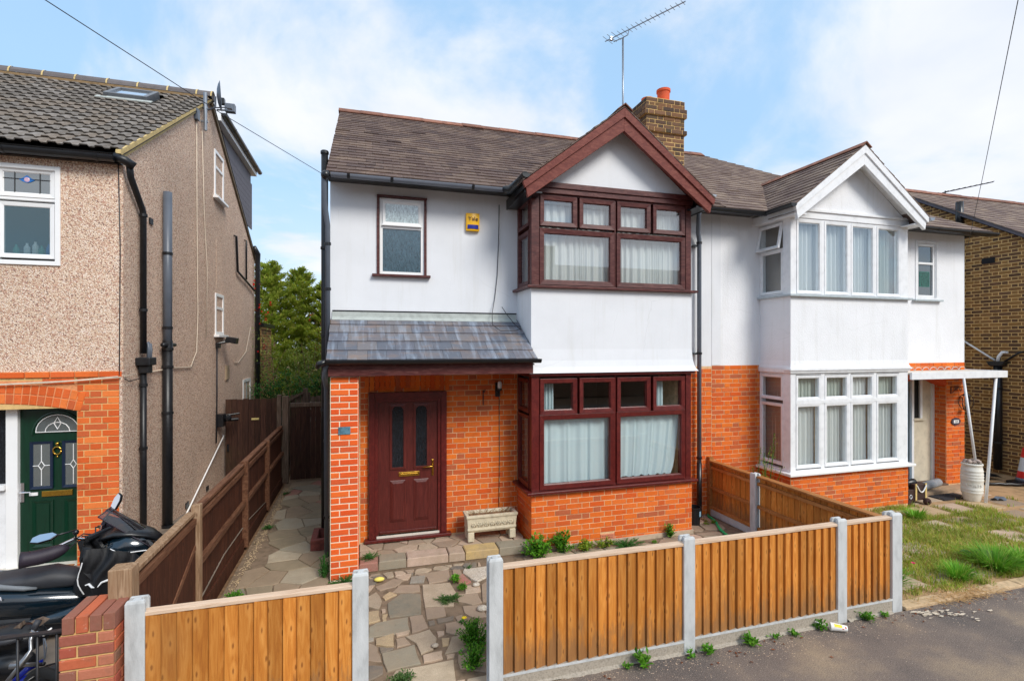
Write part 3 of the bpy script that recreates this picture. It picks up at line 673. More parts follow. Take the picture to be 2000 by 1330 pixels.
voronoi(-1.45, -.42, 6.31, 11.4, .30, 15, joint=.014, sx=1.3, keys='mmnmncgmqrn', jit=.5)
voronoi(-.42, .02, 4.2, 6.45, .26, 6, joint=.02)
voronoi(1.45, 5.5, 4.15, 6.25, .32, 8, joint=.025)
voronoi(2.05, 5.5, 6.25, 6.55, .3, 9, joint=.03)
voronoi(4.86, 5.5, 6.58, 7.25, .3, 10, joint=.03)
voronoi(0.02, 1.45, 6.38, 6.53, .13, 12, joint=.02, keys='daek')
voronoi(-.42, 1.45, 4.03, 4.25, .28, 11, joint=.02)
P_path.flush(gp)
# porch step, its edge slabs and the slabs behind
step = MB().box(-.07, 2.19, 6.575, 7.3, -.04, .10).build('porch_step', M_path); struct(step)
P_step = Pieces('paving_stone', MP['a'])
for k, x0, x1 in (('r', -.06, .16), ('g', .175, .51), ('p', .525, 1.05), ('a', 1.065, 1.27), ('y', 1.285, 1.73), ('g', 1.745, 2.19)):
    P_step.poly(top(0), [(x0, 6.565), (x1, 6.565+rnd.uniform(-.01, .01)), (x1-rnd.uniform(-.01, .01), 6.79), (x0, 6.80)], .02, .128, bev=.01, m=MP[k])
voronoi(-.06, 2.19, 6.81, 7.28, .22, 21, keys='aaaepdd', P=P_step, z=.1, ztop=.02, joint=.015, sx=1.2)
P_step.flush(step)
# neighbour's slabs sunk in the grass
P_ns = Pieces('paving_stone', MP['e'])
for i in range(9):
    for j in range(5):
        x = 5.95+i*.63+rnd.uniform(-.02, .02); y = 4.35+j*.58+rnd.uniform(-.02, .02)
        if rnd.random() < .12: continue
        P_ns.poly(top(0), [(x, y), (x+.5, y+rnd.uniform(-.02, .02)), (x+.5, y+.45), (x, y+.46)], -.03, .004+rnd.uniform(-.004, .006), bev=.008, m=MP[rnd.choice('abefd')])
P_ns.flush(nf)
kerb = MB()
for i in range(14):
    x0 = 5.6+i*.62; kerb.box(x0, x0+.61, 4.02+.012*max(0, i-2), 4.16+.012*max(0, i-2), -.03, .03)
struct(kerb.build('garden_edging', simple('sandy_edging', O(196,168,132), .95, var=.2, scale=20, bmp=.6, detail=8), bev=.01))
# mortar footing along the fence, cement spill at the corner post
from mathutils import noise as mn
ft = MB()
for a0_, a1_ in ((-1.45, -.09), (1.11, 2.84), (2.97, 4.67), (4.81, 5.42)):
    n_ = int((a1_-a0_)/.035); q_ = []
    for i in range(n_+1):
        x = a0_+(a1_-a0_)*i/n_; w = .018+.022*abs(mn.noise(Vector((x*7, 2, 0))))+(.0 if mn.noise(Vector((x*2.3, 5, 1))) > -.18 else -.014); q_.append((x, w))
    for (x0_, w0_), (x1_, w1_) in zip(q_, q_[1:]):
        h0 = .012+w0_*.25; h1 = .012+w1_*.25
        ft.add([(x0_, 4.045-w0_-.012, .001), (x1_, 4.045-w1_-.012, .001), (x1_, 4.047, h1), (x0_, 4.047, h0)], [(0,1,2,3)])
struct(ft.build('fence_footing', M_gravelb))
spl = MB(); rs = random.Random(31)
for _k in range(60):
    cx_, cy_ = 5.62+abs(rs.gauss(0, .30)), 3.99-abs(rs.gauss(0, .07)); cy_ -= .28*(cx_-5.62); r_ = rs.uniform(.005, .028); k_ = 9
    spl.add([(cx_+r_*rs.uniform(.5, 1.3)*1.7*cos(2*pi*j/k_), cy_+r_*rs.uniform(.4, 1.2)*.6*sin(2*pi*j/k_), .002+.0004*_k) for j in range(k_)], [tuple(range(k_))])
spo = spl.build('cement_spill', simple('dried_cement', O(206,192,172), .95, var=.12, scale=40), None, kind='stuff')
# grit along the foot of the alley fence
def scatter_stones(name, m, n, fn, s0, s1, seed, parent=None, kind='stuff'):
    rr = random.Random(seed); mb = MB()
    for _ in range(n):
        x, y, z = fn(rr); s_ = rr.uniform(s0, s1)
        vs = [(x+s_*rr.uniform(.5, 1)*a, y+s_*rr.uniform(.5, 1)*b, z+s_*.6*rr.uniform(.4, 1)*c) for a, b, c in ((1,0,0),(0,1,0),(-1,0,0),(0,-1,0),(0,0,1))]
        mb.add(vs, [(0,1,4),(1,2,4),(2,3,4),(3,0,4)])
    return mb.build(name, m, parent, kind=kind)
scatter_stones('gravel', MP['b'], 1500, lambda r: (r.gauss(-1.47, .035), r.uniform(4.2, 11), -.01), .006, .016, 3)
scatter_stones('loose_grit', MP['a'], 1600, lambda r: (r.uniform(1.2, 9), 4.02-abs(r.gauss(0, .16)), .0), .003, .010, 4)
scatter_stones('pavement_grit', MP['f'], 2200, lambda r: (r.uniform(1, 8), r.uniform(2.2, 4), .0), .002, .005, 14)

# ------------------------------------------------------------------ windows
def ring(mb, F, u0, u1, v0, v1, w, n0, n1, wb=None):
    wb = wb or w
    mb.fb(F, u0, u0+w, v0, v1, n0, n1); mb.fb(F, u1-w, u1, v0, v1, n0, n1)
    mb.fb(F, u0+w, u1-w, v1-w, v1, n0, n1); mb.fb(F, u0+w, u1-w, v0, v0+wb, n0, n1)
def ring_m(mb, F, u0, u1, v0, v1, w, n0, n1, n2=None):
    """mitred frame: outer edge n1 high, inner edge n2 high"""
    n2 = n1 if n2 is None else n2
    o = [(u0,v0),(u1,v0),(u1,v1),(u0,v1)]; i_ = [(u0+w,v0+w),(u1-w,v0+w),(u1-w,v1-w),(u0+w,v1-w)]
    vs = [F.p(a,b,n0) for a,b in o]+[F.p(a,b,n1) for a,b in o]+[F.p(a,b,n2) for a,b in i_]+[F.p(a,b,n0) for a,b in i_]
    fs = []
    for k in range(4):
        l = (k+1) % 4
        fs += [(k, l, 4+l, 4+k), (4+k, 4+l, 8+l, 8+k), (8+k, 8+l, 12+l, 12+k)]
    mb.add(vs, fs)
def sash(parent, F, g, w, m, n0, n1, mg, gn, name='sash', bead=.012):
    """g = glass rect; frame w wide round it; glass set back at gn"""
    u0, u1, v0, v1 = g
    mb = MB(); ring_m(mb, F, u0-w, u1+w, v0-w, v1+w, w, n0, n1, n1-.008)
    ring_m(mb, F, u0-.004, u1+.004, v0-.004, v1+.004, .012, gn-.004, gn+.010, gn+.004)
    o = mb.build(name, m, parent, bev=.003)
    pane = MB().fb(F, u0-.008, u1+.008, v0-.008, v1+.008, gn-.004, gn).build('pane', mg, o)
    return o
def curtain(F, u0, u1, v0, v1, n, folds, amp, m, label, group=None, shape=None, seed=1):
    rr = random.Random(seed); ph = [rr.uniform(0, 6) for _ in range(4)]
    def fn(a, b):
        t0, t1 = (u0, u1) if not shape else shape(b)
        x = a+.018*sin(a*23+ph[2])*(1-b*.3)
        z = amp*(sin(a*folds*2*pi+ph[0]+.7*sin(a*9+ph[1]))+.45*sin(a*folds*4.3*pi+ph[3]))
        return F.p(t0+(t1-t0)*x, v0+(v1-v0)*b+.012*sin(a*folds*2*pi)*(b < .02), n+z*(1-.25*b))
    o = MB().grid(fn, max(24, int(folds*14)), 10).build('curtain', m, smooth=True)
    tag(o, label, 'curtain', group); return o

def room(parent, x0, x1, y0, y1, z0, z1, m=None):
    mb = MB()
    mb.quad((x0,y1,z0),(x1,y1,z0),(x1,y1,z1),(x0,y1,z1)); mb.quad((x0,y0,z0),(x1,y0,z0),(x1,y1,z0),(x0,y1,z0)); mb.quad((x0,y0,z1),(x1,y0,z1),(x1,y1,z1),(x0,y1,z1))
    mb.quad((x0,y0,z0),(x0,y1,z0),(x0,y1,z1),(x0,y0,z1)); mb.quad((x1,y0,z0),(x1,y1,z0),(x1,y1,z1),(x1,y0,z1))
    return mb.build('room', m or M_room, parent)

# ------------------------------------------------------------------ roof maths
EY, EZ, SL = 6.95, 5.10, 2.50/3.85; RY, RZ = 10.80, 7.60
TH = math.atan(SL); ROOF = Fr((0, EY, EZ), (1, 0, 0), (0, -sin(TH), cos(TH))); RL = math.hypot(3.85, 2.5)
def roof_field(P, F, region_list, ulo, uhi, vhi, gauge, w, th=.008, base=.004, rise=.011, seed=3, missing=.0, wjit=.0):
    rr = random.Random(seed); n = int(vhi/gauge)+1
    for i in range(n):
        v0 = i*gauge; v1 = min(v0+gauge+.008, vhi)
        if v1-v0 < .02: continue
        k0 = int((ulo-uhi)/w)
        u = ulo - (i % 2)*w/2 + rr.uniform(-.01, .01)
        while u < uhi:
            ww = w*(1+rr.uniform(-wjit, wjit)); a = rr.uniform(-.0035, .0035); lift = rr.choice((0, 0, 0, .002, .004)) + (.010 if rr.random() < missing else 0)
            rect = [(max(u+.0015, ulo), v0+a), (min(u+ww-.0015, uhi), v0-a), (min(u+ww-.0015, uhi), v1), (max(u+.0015, ulo), v1)]
            if rect[1][0]-rect[0][0] > .01:
                for reg in region_list:
                    q = rect
                    for h in reg:
                        q = clip(q, *h)
                        if len(q) < 3: break
                    if len(q) >= 3:
                        P.poly(F, q, base-.004, lambda uu, vv, v0=v0, L=lift: base+rise*(1-(vv-v0)/gauge)+.006+L*(1-(vv-v0)/gauge))
            u += ww
def gutter(parent, x0, x1, y, z, m, r=.058, brackets=(), axis='x', name='gutter'):
    """half-round gutter, open on top"""
    mb = MB(); seg = 10
    for inner in (0, 1):
        rr_ = r-(.006 if inner else 0)
        pts = [(rr_*cos(pi+pi*k/seg), rr_*sin(pi+pi*k/seg)) for k in range(seg+1)]
        for a, b in zip(pts, pts[1:]):
            if axis == 'x': q = [(x0, y+a[0], z+a[1]), (x1, y+a[0], z+a[1]), (x1, y+b[0], z+b[1]), (x0, y+b[0], z+b[1])]
            else: q = [(y+a[0], x0, z+a[1]), (y+a[0], x1, z+a[1]), (y+b[0], x1, z+b[1]), (y+b[0], x0, z+b[1])]
            mb.quad(*(q if inner else q[::-1]))
    for x in (x0, x1):
        pts = [(r*cos(pi+pi*k/seg), r*sin(pi+pi*k/seg)) for k in range(seg+1)]
        vs = [(x, y+a, z+b) if axis == 'x' else (y+a, x, z+b) for a, b in pts]; mb.add(vs, [tuple(range(len(vs)))])
    o = mb.build(name, m, parent, smooth=False)
    for x in brackets:
        b = MB(); pts = [((x, y+(r+.006)*cos(pi+pi*k/8), z+(r+.006)*sin(pi+pi*k/8)) if axis == 'x' else (y+(r+.006)*cos(pi+pi*k/8), x, z+(r+.006)*sin(pi+pi*k/8))) for k in range(9)]
        for p, q in zip(pts, pts[1:]):
            if axis == 'x': b.quad((x-.018, p[1], p[2]), (x+.018, p[1], p[2]), (x+.018, q[1], q[2]), (x-.018, q[1], q[2]))
            else: b.quad((p[0], x-.018, p[2]), (p[0], x+.018, p[2]), (q[0], x+.018, q[2]), (q[0], x-.018, q[2]))
        b.build('bracket', M_blk, o)
    return o
def pipe(parent, pts, r, m, collars=(), cm=None, name='downpipe', seg=14):
    o = MB().tube(pts, r, seg).build(name, m, parent, smooth=True)
    for c in collars:
        MB().lathe((c[0], c[1], c[2]-.02), [(r+.001, 0), (r+.010, .003), (r+.010, .037), (r+.001, .04)], 14).build('collar', cm or M_blk, o)
    return o

# ------------------------------------------------------------------ the house in the middle
HA = empty('semi_detached_house', (2.6, 7.3, 0), 'white rendered house in the middle with dark red bay, gable and slate porch', 'house')
ZB = 2.46   # top of brick on the front wall
swin = (.20, .815, 3.85, 4.93)
FW = front(WY)
wl = MB(); wall_cells(wl, FW, -.45, 2.22, 3.2, 5.12, .25, [swin]); wallA = wl.build('render_wall', M_white, HA); MB().fb(FW, 4.79, 5.68, 2.50, 5.12, -.25, 0).build('render_wall', M_white, HA); MB().box(-.45, -.20, 7.55, 14.4, 0, 5.1).build('side_wall', M_white, HA)
wallA2 = MB().fb(FW, -.45, 2.22, 0, 3.2, -.25, 0).fb(FW, 4.79, 5.68, -.04, 2.50, -.25, 0).fb(front(BY), 2.22, 4.80, -.04, .78, -.2, 0)
wallA2.fb(left(2.22), -WY, -BY-.204, -.04, .78, -.15, 0).fb(right(4.79), BY+.204, WY, -.04, 2.44, -.15, 0)
# the porch pier
pier_ = MB().box(-.40, -.075, 6.475, 6.80, -.04, 2.47).build('pier', simple('white_mortar', O(236,218,190), .95, var=.1, scale=14), HA)
brickwall = wallA2.build('brick_wall', M_mortar, HA)
MB().fb(front(BY), 2.215, 4.81, -.04, .05, 0, .035).build('plinth', simple('cement_plinth', O(190,170,146), .9, var=.15, scale=9, bmp=.4), HA)
PB = Pieces('brick', M_brick, 300); PB2 = Pieces('brick', M_pier, 300)
bricks(PB, front(BY, 0), 2.215, 4.80, .0, .765, holes=[(3.27, 3.49, .06, .12)], ph=2.215)
bricks(PB, left(2.22), -WY, -BY+.006, .0, .765, ph=-BY)
bricks(PB, right(4.79), BY, WY, .0, 2.45, ph=BY)
bricks(PB, FW, -.06, 2.215, .12, 2.5, holes=[(.05, 1.14, .1, 2.198)], ph=0)
bricks(PB, FW, 4.80, 5.68, -.01, ZB, ph=5.68)
bricks(PB2, front(6.475), -.40, -.075, .0, 2.47, bond='stretcher', ph=-.40+.06, joint=.014)
# pier: alternating long and short bricks
PB2.items.clear()
for i in range(32):
    z = (i+.5)*2.47/32
    cuts = (-.40, -.182, -.075) if i % 2 else (-.40, -.293, -.075)
    for a, b in zip(cuts, cuts[1:]):
        PB2.box(front(6.475), (a+b)/2+.002, z, round(b-a-.014, 3), .062, .008+rnd.choice((0, .002, -.001)), .004)
        PB2.box(right(-.075), 6.475+(a+b)/2+.40, z, round(b-a-.014, 3), .062, .007, .003)
PB2.limit = 70; PB.limit = 230
PB2.flush(pier_); PB.flush(brickwall)
ab = MB().fb(front(BY), 3.27, 3.49, .055, .125, 0, .012).build('air_brick', M_airb, HA)
MB_h = MB()
for i in range(8):
    for j in range(2): MB_h.fb(front(BY), 3.288+i*.023, 3.302+i*.023, .068+j*.028, .082+j*.028, .0125, .0145)
MB_h.build('hole', M_redb, ab)

# small upstairs window
w1 = MB(); fr_ = front(WY)
w1.fb(fr_, .165, .86, 4.93, 4.955, -.02, .045); w1.fb(fr_, .165, .20, 3.85, 4.93, -.02, .022); w1.fb(fr_, .82, .855, 3.85, 4.93, -.02, .022)
win = w1.build('window', M_mahogw, HA, bev=.002)
MB().fb(fr_, .10, .905, 3.815, 3.848, -.02, .07).build('sill', M_mahogw, win, bev=.003)
fm = MB(); ring(fm, fr_, .203, .817, 3.852, 4.927, .042, -.06, -.012); fm.build('frame', M_upvc, win, bev=.003)
sash(win, fr_, (.275, .745, 4.585, 4.855), .032, M_upvc, -.02, .012, M_obs, -.008)
MB().fb(fr_, .235, .785, 4.535, 4.552, -.02, .024).build('drip_bar', M_upvc, win)
MB().fb(fr_, .245, .775, 4.500, 4.532, -.06, -.014).build('transom', M_upvc, win)
MB().fb(fr_, .248, .772, 3.892, 4.497, -.05, -.030).build('pane', M_obsd, win)
room(HA, -.1, 1.4, 7.5, 9.5, 3.0, 5.0)

# bay, ground floor and first floor
def bayA(zs, zsill, ztop, lowglass, topglass, mf, name, lo_w=.055):
    F = front(BY); FL = left(2.22)
    o = MB()
    # corner posts and perimeter
    o.box(2.22, 2.335, BY, BY+.10, zsill, ztop); o.box(4.70, 4.79, BY, BY+.10, zsill, ztop)
    o.box(2.22, 2.335, BY+.10, BY+.105, zsill, ztop)
    o.fb(F, 2.335, 4.70, zsill, zsill+.02, -.09, -.005); o.fb(F, 2.335, 4.70, ztop-.02, ztop, -.09, -.005)
    o.fb(F, 3.500, 3.518, zsill+.02, ztop-.02, -.09, -.008)
    o.fb(FL, -WY+.0, -WY+.05, zsill, ztop, -.09, 0)
    o.fb(FL, -WY+.05, -BY-.105, zsill, zsill+.02, -.09, -.005); o.fb(FL, -WY+.05, -BY-.105, ztop-.02, ztop, -.09, -.005)
    b = o.build('bay_window', mf, HA, bev=.004)
    MB().box(2.14, 4.865, BY-.075, BY+.06, zs-.035, zs).box(2.14, 2.26, BY+.06, WY, zs-.035, zs).build('sill', mf, b, bev=.006)
    for g in topglass: sash(b, F, g, .062, mf, -.08, .018, M_glass if name == 'up' else M_glasslo, -.02)
    for g in lowglass: sash(b, F, g, .068, mf, -.08, .014, M_glass if name == 'up' else M_glasslo, -.02)
    side = [( -7.20, -6.79, topglass[0][2]+.01, topglass[0][3]), (-7.20, -6.79, lowglass[0][2], lowglass[0][3])]
    for g in side: sash(b, FL, g, .055, mf, -.08, .012, M_glasslo, -.02)
    return b
tg = lambda z0, z1: [(2.405, 2.838, z0, z1), (2.998, 3.426, z0, z1), (3.592, 4.02, z0, z1), (4.187, 4.612, z0, z1)]
bl = bayA(.825, .825, 2.43, [(2.405, 3.424, .905, 1.812), (3.592, 4.614, .905, 1.812)], tg(1.945, 2.325), M_mahog, 'low')
bu = bayA(3.685, 3.685, 4.975, [(2.405, 3.42, 3.768, 4.42), (3.592, 4.612, 3.768, 4.42)], tg(4.583, 4.885), M_mahogw, 'up')
# beams over each window
MB().box(2.19, 4.83, BY-.045, BY+.02, 2.43, 2.465).box(2.19, 2.24, BY+.02, WY, 2.43, 2.465).build('fascia', M_mahog, HA, bev=.004)
MB().box(2.20, 4.81, BY-.03, BY+.1, 4.975, 5.045).box(2.20, 2.3, BY+.1, WY, 4.975, 5.045).box(2.225, 4.79, BY-.05, BY+.1, 5.048, 5.125).box(2.225, 2.3, BY+.1, WY, 5.048, 5.11).build('fascia', M_mahogw, HA, bev=.004)
# white apron between the windows, bell-mouthed at the foot
ap = MB()
prof = [(2.468, .075), (2.50, .05), (2.55, .03), (2.64, .012), (2.8, 0), (3.648, 0)]
def apring(z, e): return [(2.215-e*.6, WY+.02, z), (2.215-e*.6, BY-e, z), (4.80+e, BY-e, z), (4.80+e, WY+.02, z)]
rows = [apring(z, e) for z, e in prof]
for r0, r1 in zip(rows, rows[1:]):
    for k in range(3): ap.quad(r0[k], r0[k+1], r1[k+1], r1[k])
ap.add(rows[0], [(3,2,1,0)]); ap.add(rows[-1], [(0,1,2,3)])
ap.build('bay_apron', M_white, HA)
room(HA, 2.3, 4.75, 6.8, 9.8, .3, 2.44); room(HA, 2.3, 4.75, 6.8, 9.8, 3.5, 4.95)
# gable over the bay
GXC, GZR, GM, GYF = 3.505, 6.20, .78, 6.37
def gable(parent, xc, zr, m, yf, hw, ywall, zwall, wallm, bargem, P, mroof, ridge_m, seed, zl=.0):
    zi = lambda x: zr-.13-m*abs(x-xc)
    xw = (zr-.13-zwall)/m
    MB().prism(front(ywall), [(xc-xw, zwall), (xc+xw, zwall), (xc, zr-.13)], -.1, 0).build('gable_wall', wallm, parent)
    ze = zr-m*hw
    yb = EY+(zr-EZ)/SL
    roof = MB()
    for s_ in (-1, 1):
        yl = lambda z: max(yf, EY+(z-EZ)/SL)
        a = (xc, yf, zr-.02); b = (xc, yb, zr-.02); c = (xc+s_*hw, max(yf+.3, EY+(ze-EZ)/SL), ze-.02); d = (xc+s_*hw, yf, ze-.02)
        roof.add([a, b, c, d], [(0,1,2,3) if s_ > 0 else (3,2,1,0)])
        roof.add([(p[0], p[1], p[2]-.10) for p in (a, b, c, d)], [(3,2,1,0) if s_ > 0 else (0,1,2,3)])
    rf = roof.build('gable_roof', mroof, parent)
    ang = math.atan(m); Ls = hw/cos(ang)
    for s_ in (-1, 1):
        n = (s_*sin(ang), 0, cos(ang)); up = Vector((-s_*cos(ang), 0, sin(ang))); u = up.cross(Vector(n))
        F = Fr((xc+s_*hw, yf-.03, ze), u, n)
        # u runs +-y; depth back along y
        sg = 1 if u.y > 0 else -1
        lo, hi = (0, yb-yf+.1) if sg > 0 else (-(yb-yf+.1), 0)
        # keep y <= EY+(z-EZ)/SL, z = ze+v*sin(ang)
        reg = [(-sg, sin(ang)/SL, -(EY-(yf-.03)+(ze-EZ)/SL))]
        roof_field(P, F, [reg], lo, hi, Ls, .145, .2, seed=seed+s_, base=.0, wjit=.05)
        # bargeboards: two layers
        Fb = front(yf-.0)
        def strip(off0, off1, n0, n1, m_, nm, ext=.0):
            # off measured downwards perpendicular to the slope
            p = lambda t, off: (xc+s_*(t*cos(ang)-off*sin(ang)) , zr-(t*sin(ang)+off*cos(ang)))
            L = Ls+.02+ext
            apex0 = (xc, zr-off0/cos(ang)); apex1 = (xc, zr-off1/cos(ang))
            q0 = p(L, off0); q1 = p(L, off1)
            q1 = (q0[0]-s_*.03, q1[1]-.0)
            pts = [apex0, q0, q1, apex1]
            if s_ > 0: pts = pts[::-1]
            MB().prism(Fb, pts, n0, n1).build(nm, m_, parent, bev=.003)
        strip(.012, .115, -.02, .03, bargem, 'bargeboard'); strip(.085, .265, -.045, .008, bargem, 'bargeboard')
        # ridge of the soffit
        so = MB(); 
        p0 = (xc+s_*.12, zr-.16-m*.12); p1 = (xc+s_*(hw-.01), ze-.14)
        so.quad((p0[0], yf, p0[1]+.03), (p1[0], yf, p1[1]+.03), (p1[0], ywall, p1[1]+.03), (p0[0], ywall, p0[1]+.03)); so.build('soffit', bargem, parent)
        # eave board along the side of the gable
        x_ = xc+s_*(hw-.03); yy = EY+(ze-EZ)/SL+.05
        MB().box(min(x_, x_-s_*.02), max(x_, x_-s_*.02), yf+.02, max(yy, WY), ze-.15, ze-.01).box(min(x_-s_*.02, x_-s_*.25), max(x_-s_*.02, x_-s_*.25), yf+.03, WY, ze-.14, ze-.12).build('eave_board', M_blk if bargem is not M_paintw else M_paintw, parent)
    # ridge tiles: angled clay
    y = yf-.05
    while y < yb-.05:
        t = MB(); L = .34
        for s_ in (-1, 1):
            a = Vector((xc, y, zr+.045)); dn = Vector((s_*cos(ang), 0, -sin(ang)))*.15
            nn = Vector((s_*sin(ang), 0, cos(ang)))*.014
            vs = [a, a+dn, a+dn+Vector((0, L, 0)), a+Vector((0, L, 0))]; vs += [v-nn for v in vs]
            t.add(vs, [(0,1,2,3) if s_ < 0 else (3,2,1,0), (4,5,6,7), (0,1,5,4), (1,2,6,5), (2,3,7,6), (3,0,4,7)])
        t.build('ridge_tile', ridge_m, parent); y += .345
    return rf
PR = Pieces('slate', M_roofA, 300)
GA = gable(HA, GXC, GZR, GM, GYF, 1.49, BY-.005, 5.125, M_white, M_barge, PR, M_roofA, M_terra if False else M_ridge, 40)
# main roof of this house
roofA = MB(); 
roofA.quad(ROOF.p(-.45, 0, -.02), ROOF.p(5.68, 0, -.02), ROOF.p(5.68, RL, -.02), ROOF.p(-.45, RL, -.02))
roofA.quad((-.45, RY, RZ-.02), (5.68, RY, RZ-.02), (5.68, 14.65, EZ), (-.45, 14.65, EZ))
roofA.prism(left(-.40), [(-14.6, EZ), (-EY-.3, EZ), (-RY, RZ-.2)], -.05, 0)
roA = roofA.build('roof', M_dark, HA)
ang = SL
def regs(xc, zr, m, ulo, uhi):
    k = (zr-EZ)
    return [[(1, 0, ulo), (-1, 0, -xc), (-m, sin(TH), k-m*xc)], [(1, 0, xc), (-1, 0, -uhi), (m, sin(TH), k+m*xc)]]
roof_field(PR, ROOF, regs(GXC, GZR+.0, GM, -.48, 5.68), -.48, 5.68, RL-.02, .165, .245, seed=11, missing=.03, wjit=.04)
PR.flush(roA)
def ridge_run(parent, x0, x1, y, z, m, L=.42, r=.1, angled=True, dark=None):
    x = x0
    while x < x1-.05:
        t = MB(); l = min(L, x1-x)-.008; pr = [(-.15, -.10), (0, .02), (.15, -.10)] if angled else [(-r*cos(pi*k/8), r*sin(pi*k/8)-.04) for k in range(9)]
        zz = z+rnd.uniform(-.006, .006)
        for a, b in zip(pr, pr[1:]): t.quad((x, y+a[0], zz+a[1]), (x+l, y+a[0], zz+a[1]), (x+l, y+b[0], zz+b[1]), (x, y+b[0], zz+b[1]))
        t.add([(x, y+a, zz+b) for a, b in pr], [tuple(range(len(pr)))[::-1]])
        o = t.build('ridge_tile', m, parent, smooth=not angled)
        sd_ = o.modifiers.new('s', 'SOLIDIFY'); sd_.thickness = .02
        if not angled: MB().box(x+l-.012, x+l+.02, y-r-.02, y+.02, zz-.07, zz+r-.038).build('mortar', M_vergem, o) if False else None
        x += L
ridge_run(HA, -.48, 5.68, RY, RZ+.05, M_ridge)
MB().prism(left(-.47), [(-EY, EZ-.015), (-EY, EZ-.05), (-RY, RZ-.07), (-RY, RZ-.035)], -.05, 0).build('verge', M_vergem, HA)
# fascia, soffit, gutter
MB().box(-.47, 2.1, 6.97, 7.0, 5.035, 5.09).box(-.47, 2.1, 7.0, WY, 5.085, 5.10).build('fascia', M_blk, HA)
MB().box(4.9, 5.68, 6.97, 7.0, 5.03, 5.09).box(4.9, 5.68, 7.0, WY, 5.085, 5.10).build('fascia', M_blk, HA)
gA = gutter(HA, -.42, 1.93, 6.915, 5.078, M_ltgrey, .052, (-.2, .35, 1.45))
pipe(HA, [(1.90, 6.905, 5.05), (1.99, 6.85, 5.06), (2.05, 6.62, 5.10), (2.06, 6.40, 5.11)], .062, M_blk, name='gutter_corner')
gutter(HA, 6.32, 6.75, 2.045, 5.12, M_blk, .055, axis='y')
gutter(HA, 6.36, 6.95, 4.985, 5.10, M_steel, .055, axis='y')
gutter(HA, 4.9, 5.9, 6.905, 5.07, M_blk, .058, (5.3,))
# left corner pipes
pipe(HA, [(-.50, 6.93, 5.09), (-.50, 6.96, 4.95), (-.50, 7.02, 4.7), (-.47, 7.12, 4.45), (-.47, 7.12, 2.62)], .034, M_grey, [(-.47, 7.12, 4.2), (-.47, 7.12, 3.6)])
MB().ball((-.48, 6.92, 5.05), .062, 10).build('gutter_outlet', M_blk, HA, smooth=True)
pipe(HA, [(-.57, 8.0, 5.75), (-.57, 8.0, .1)], .05, M_blkdirt, [(-.57, 8.0, 5.72), (-.57, 8.0, 4.3), (-.57, 8.0, 3.0), (-.57, 8.0, 1.9)], M_blkdirt, name='soil_pipe')
pipe(HA, [(-.44, 6.40, 2.62), (-.47, 6.6, 2.45), (-.475, 7.0, 2.3), (-.475, 7.05, .08)], .034, M_grey, [(-.475, 7.05, 1.6), (-.475, 7.05, .6)])
# right corner pipe (between the two houses' bays)
xp = 4.985
pipe(HA, [(5.16, 6.905, 5.04), (5.16, 6.94, 4.95), (5.32, 7.18, 4.72), (5.36, 7.2, 4.62), (5.36, 7.2, .12)], .036, M_grey, [(5.36, 7.2, 4.56), (5.36, 7.2, 2.72), (5.36, 7.2, .98)])
MB().box(5.28, 5.36, 7.2, 7.3, 4.5, 4.53).box(5.28, 5.36, 7.2, 7.3, 2.7, 2.73).build('pipe_bracket', M_blk, HA)
MB().tube([(5.36, 7.2, .9), (5.36, 7.2, -.02)], .042, 14).build('pipe_shoe', M_blk, HA, smooth=True)

# porch canopy
cz0, cz1, cy0, cy1 = 2.665, 3.235, 6.34, 7.295
cth = math.atan((cz1-cz0)/(cy1-cy0)); CF = Fr((0, cy0, cz0), (1, 0, 0), (0, -sin(cth), cos(cth))); cl = math.hypot(cz1-cz0, cy1-cy0)
cn = MB().prism(CF, [(-.43, 0), (2.20, 0), (2.20, cl), (-.43, cl)], -.04, -.005).prism(left(-.405), [(-7.29, 2.62), (-6.38, 2.62), (-6.38, 2.66), (-7.29, 3.2)], -.03, 0).build('porch_roof', M_dark, HA)
PC = Pieces('slate', M_canopy)
roof_field(PC, CF, [[(1, 0, -.44), (-1, 0, -2.205)]], -.44, 2.205, cl-.01, cl/5, .235, seed=5, wjit=.03, rise=.012)
PC.flush(cn)
MB().fb(FW, -.425, 2.19, 3.235, 3.315, 0, .02).quad((-.425, 7.30, 3.26), (2.19, 7.30, 3.26), (2.19, 7.20, 3.20), (-.425, 7.20, 3.20)).build('flashing', M_lead, HA)
MB().fb(FW, -.42, 2.2, 3.318, 3.336, 0, .012).build('render_stop', M_blk, HA)
MB().box(-.42, 2.17, 6.405, 6.445, 2.478, 2.625).build('porch_beam', M_mahogw, HA, bev=.003)
MB().box(-.42, 2.2, 6.446, 7.29, 2.59, 2.61).build('porch_ceiling', M_mahog, HA)
gutter(HA, -.44, 2.25, 6.335, 2.675, M_blk, .055, (-.3, .35, 1.05, 1.9))
MB().tube([(-.44, 6.335, 2.65), (-.52, 6.36, 2.63), (-.54, 6.5, 2.60)], .035, 10).build('gutter_outlet', M_blk, HA, smooth=True)
# arch of soldier bricks over the porch door
PA = Pieces('brick', M_brick, 60)
for i in range(17):
    x = .03+i*.07; z = 2.30+.05*(1-((i-8)/8.5)**2)
    PA.box(front(WY-.004), x, z, .058, .20, .006, .002)
PA.flush(brickwall)

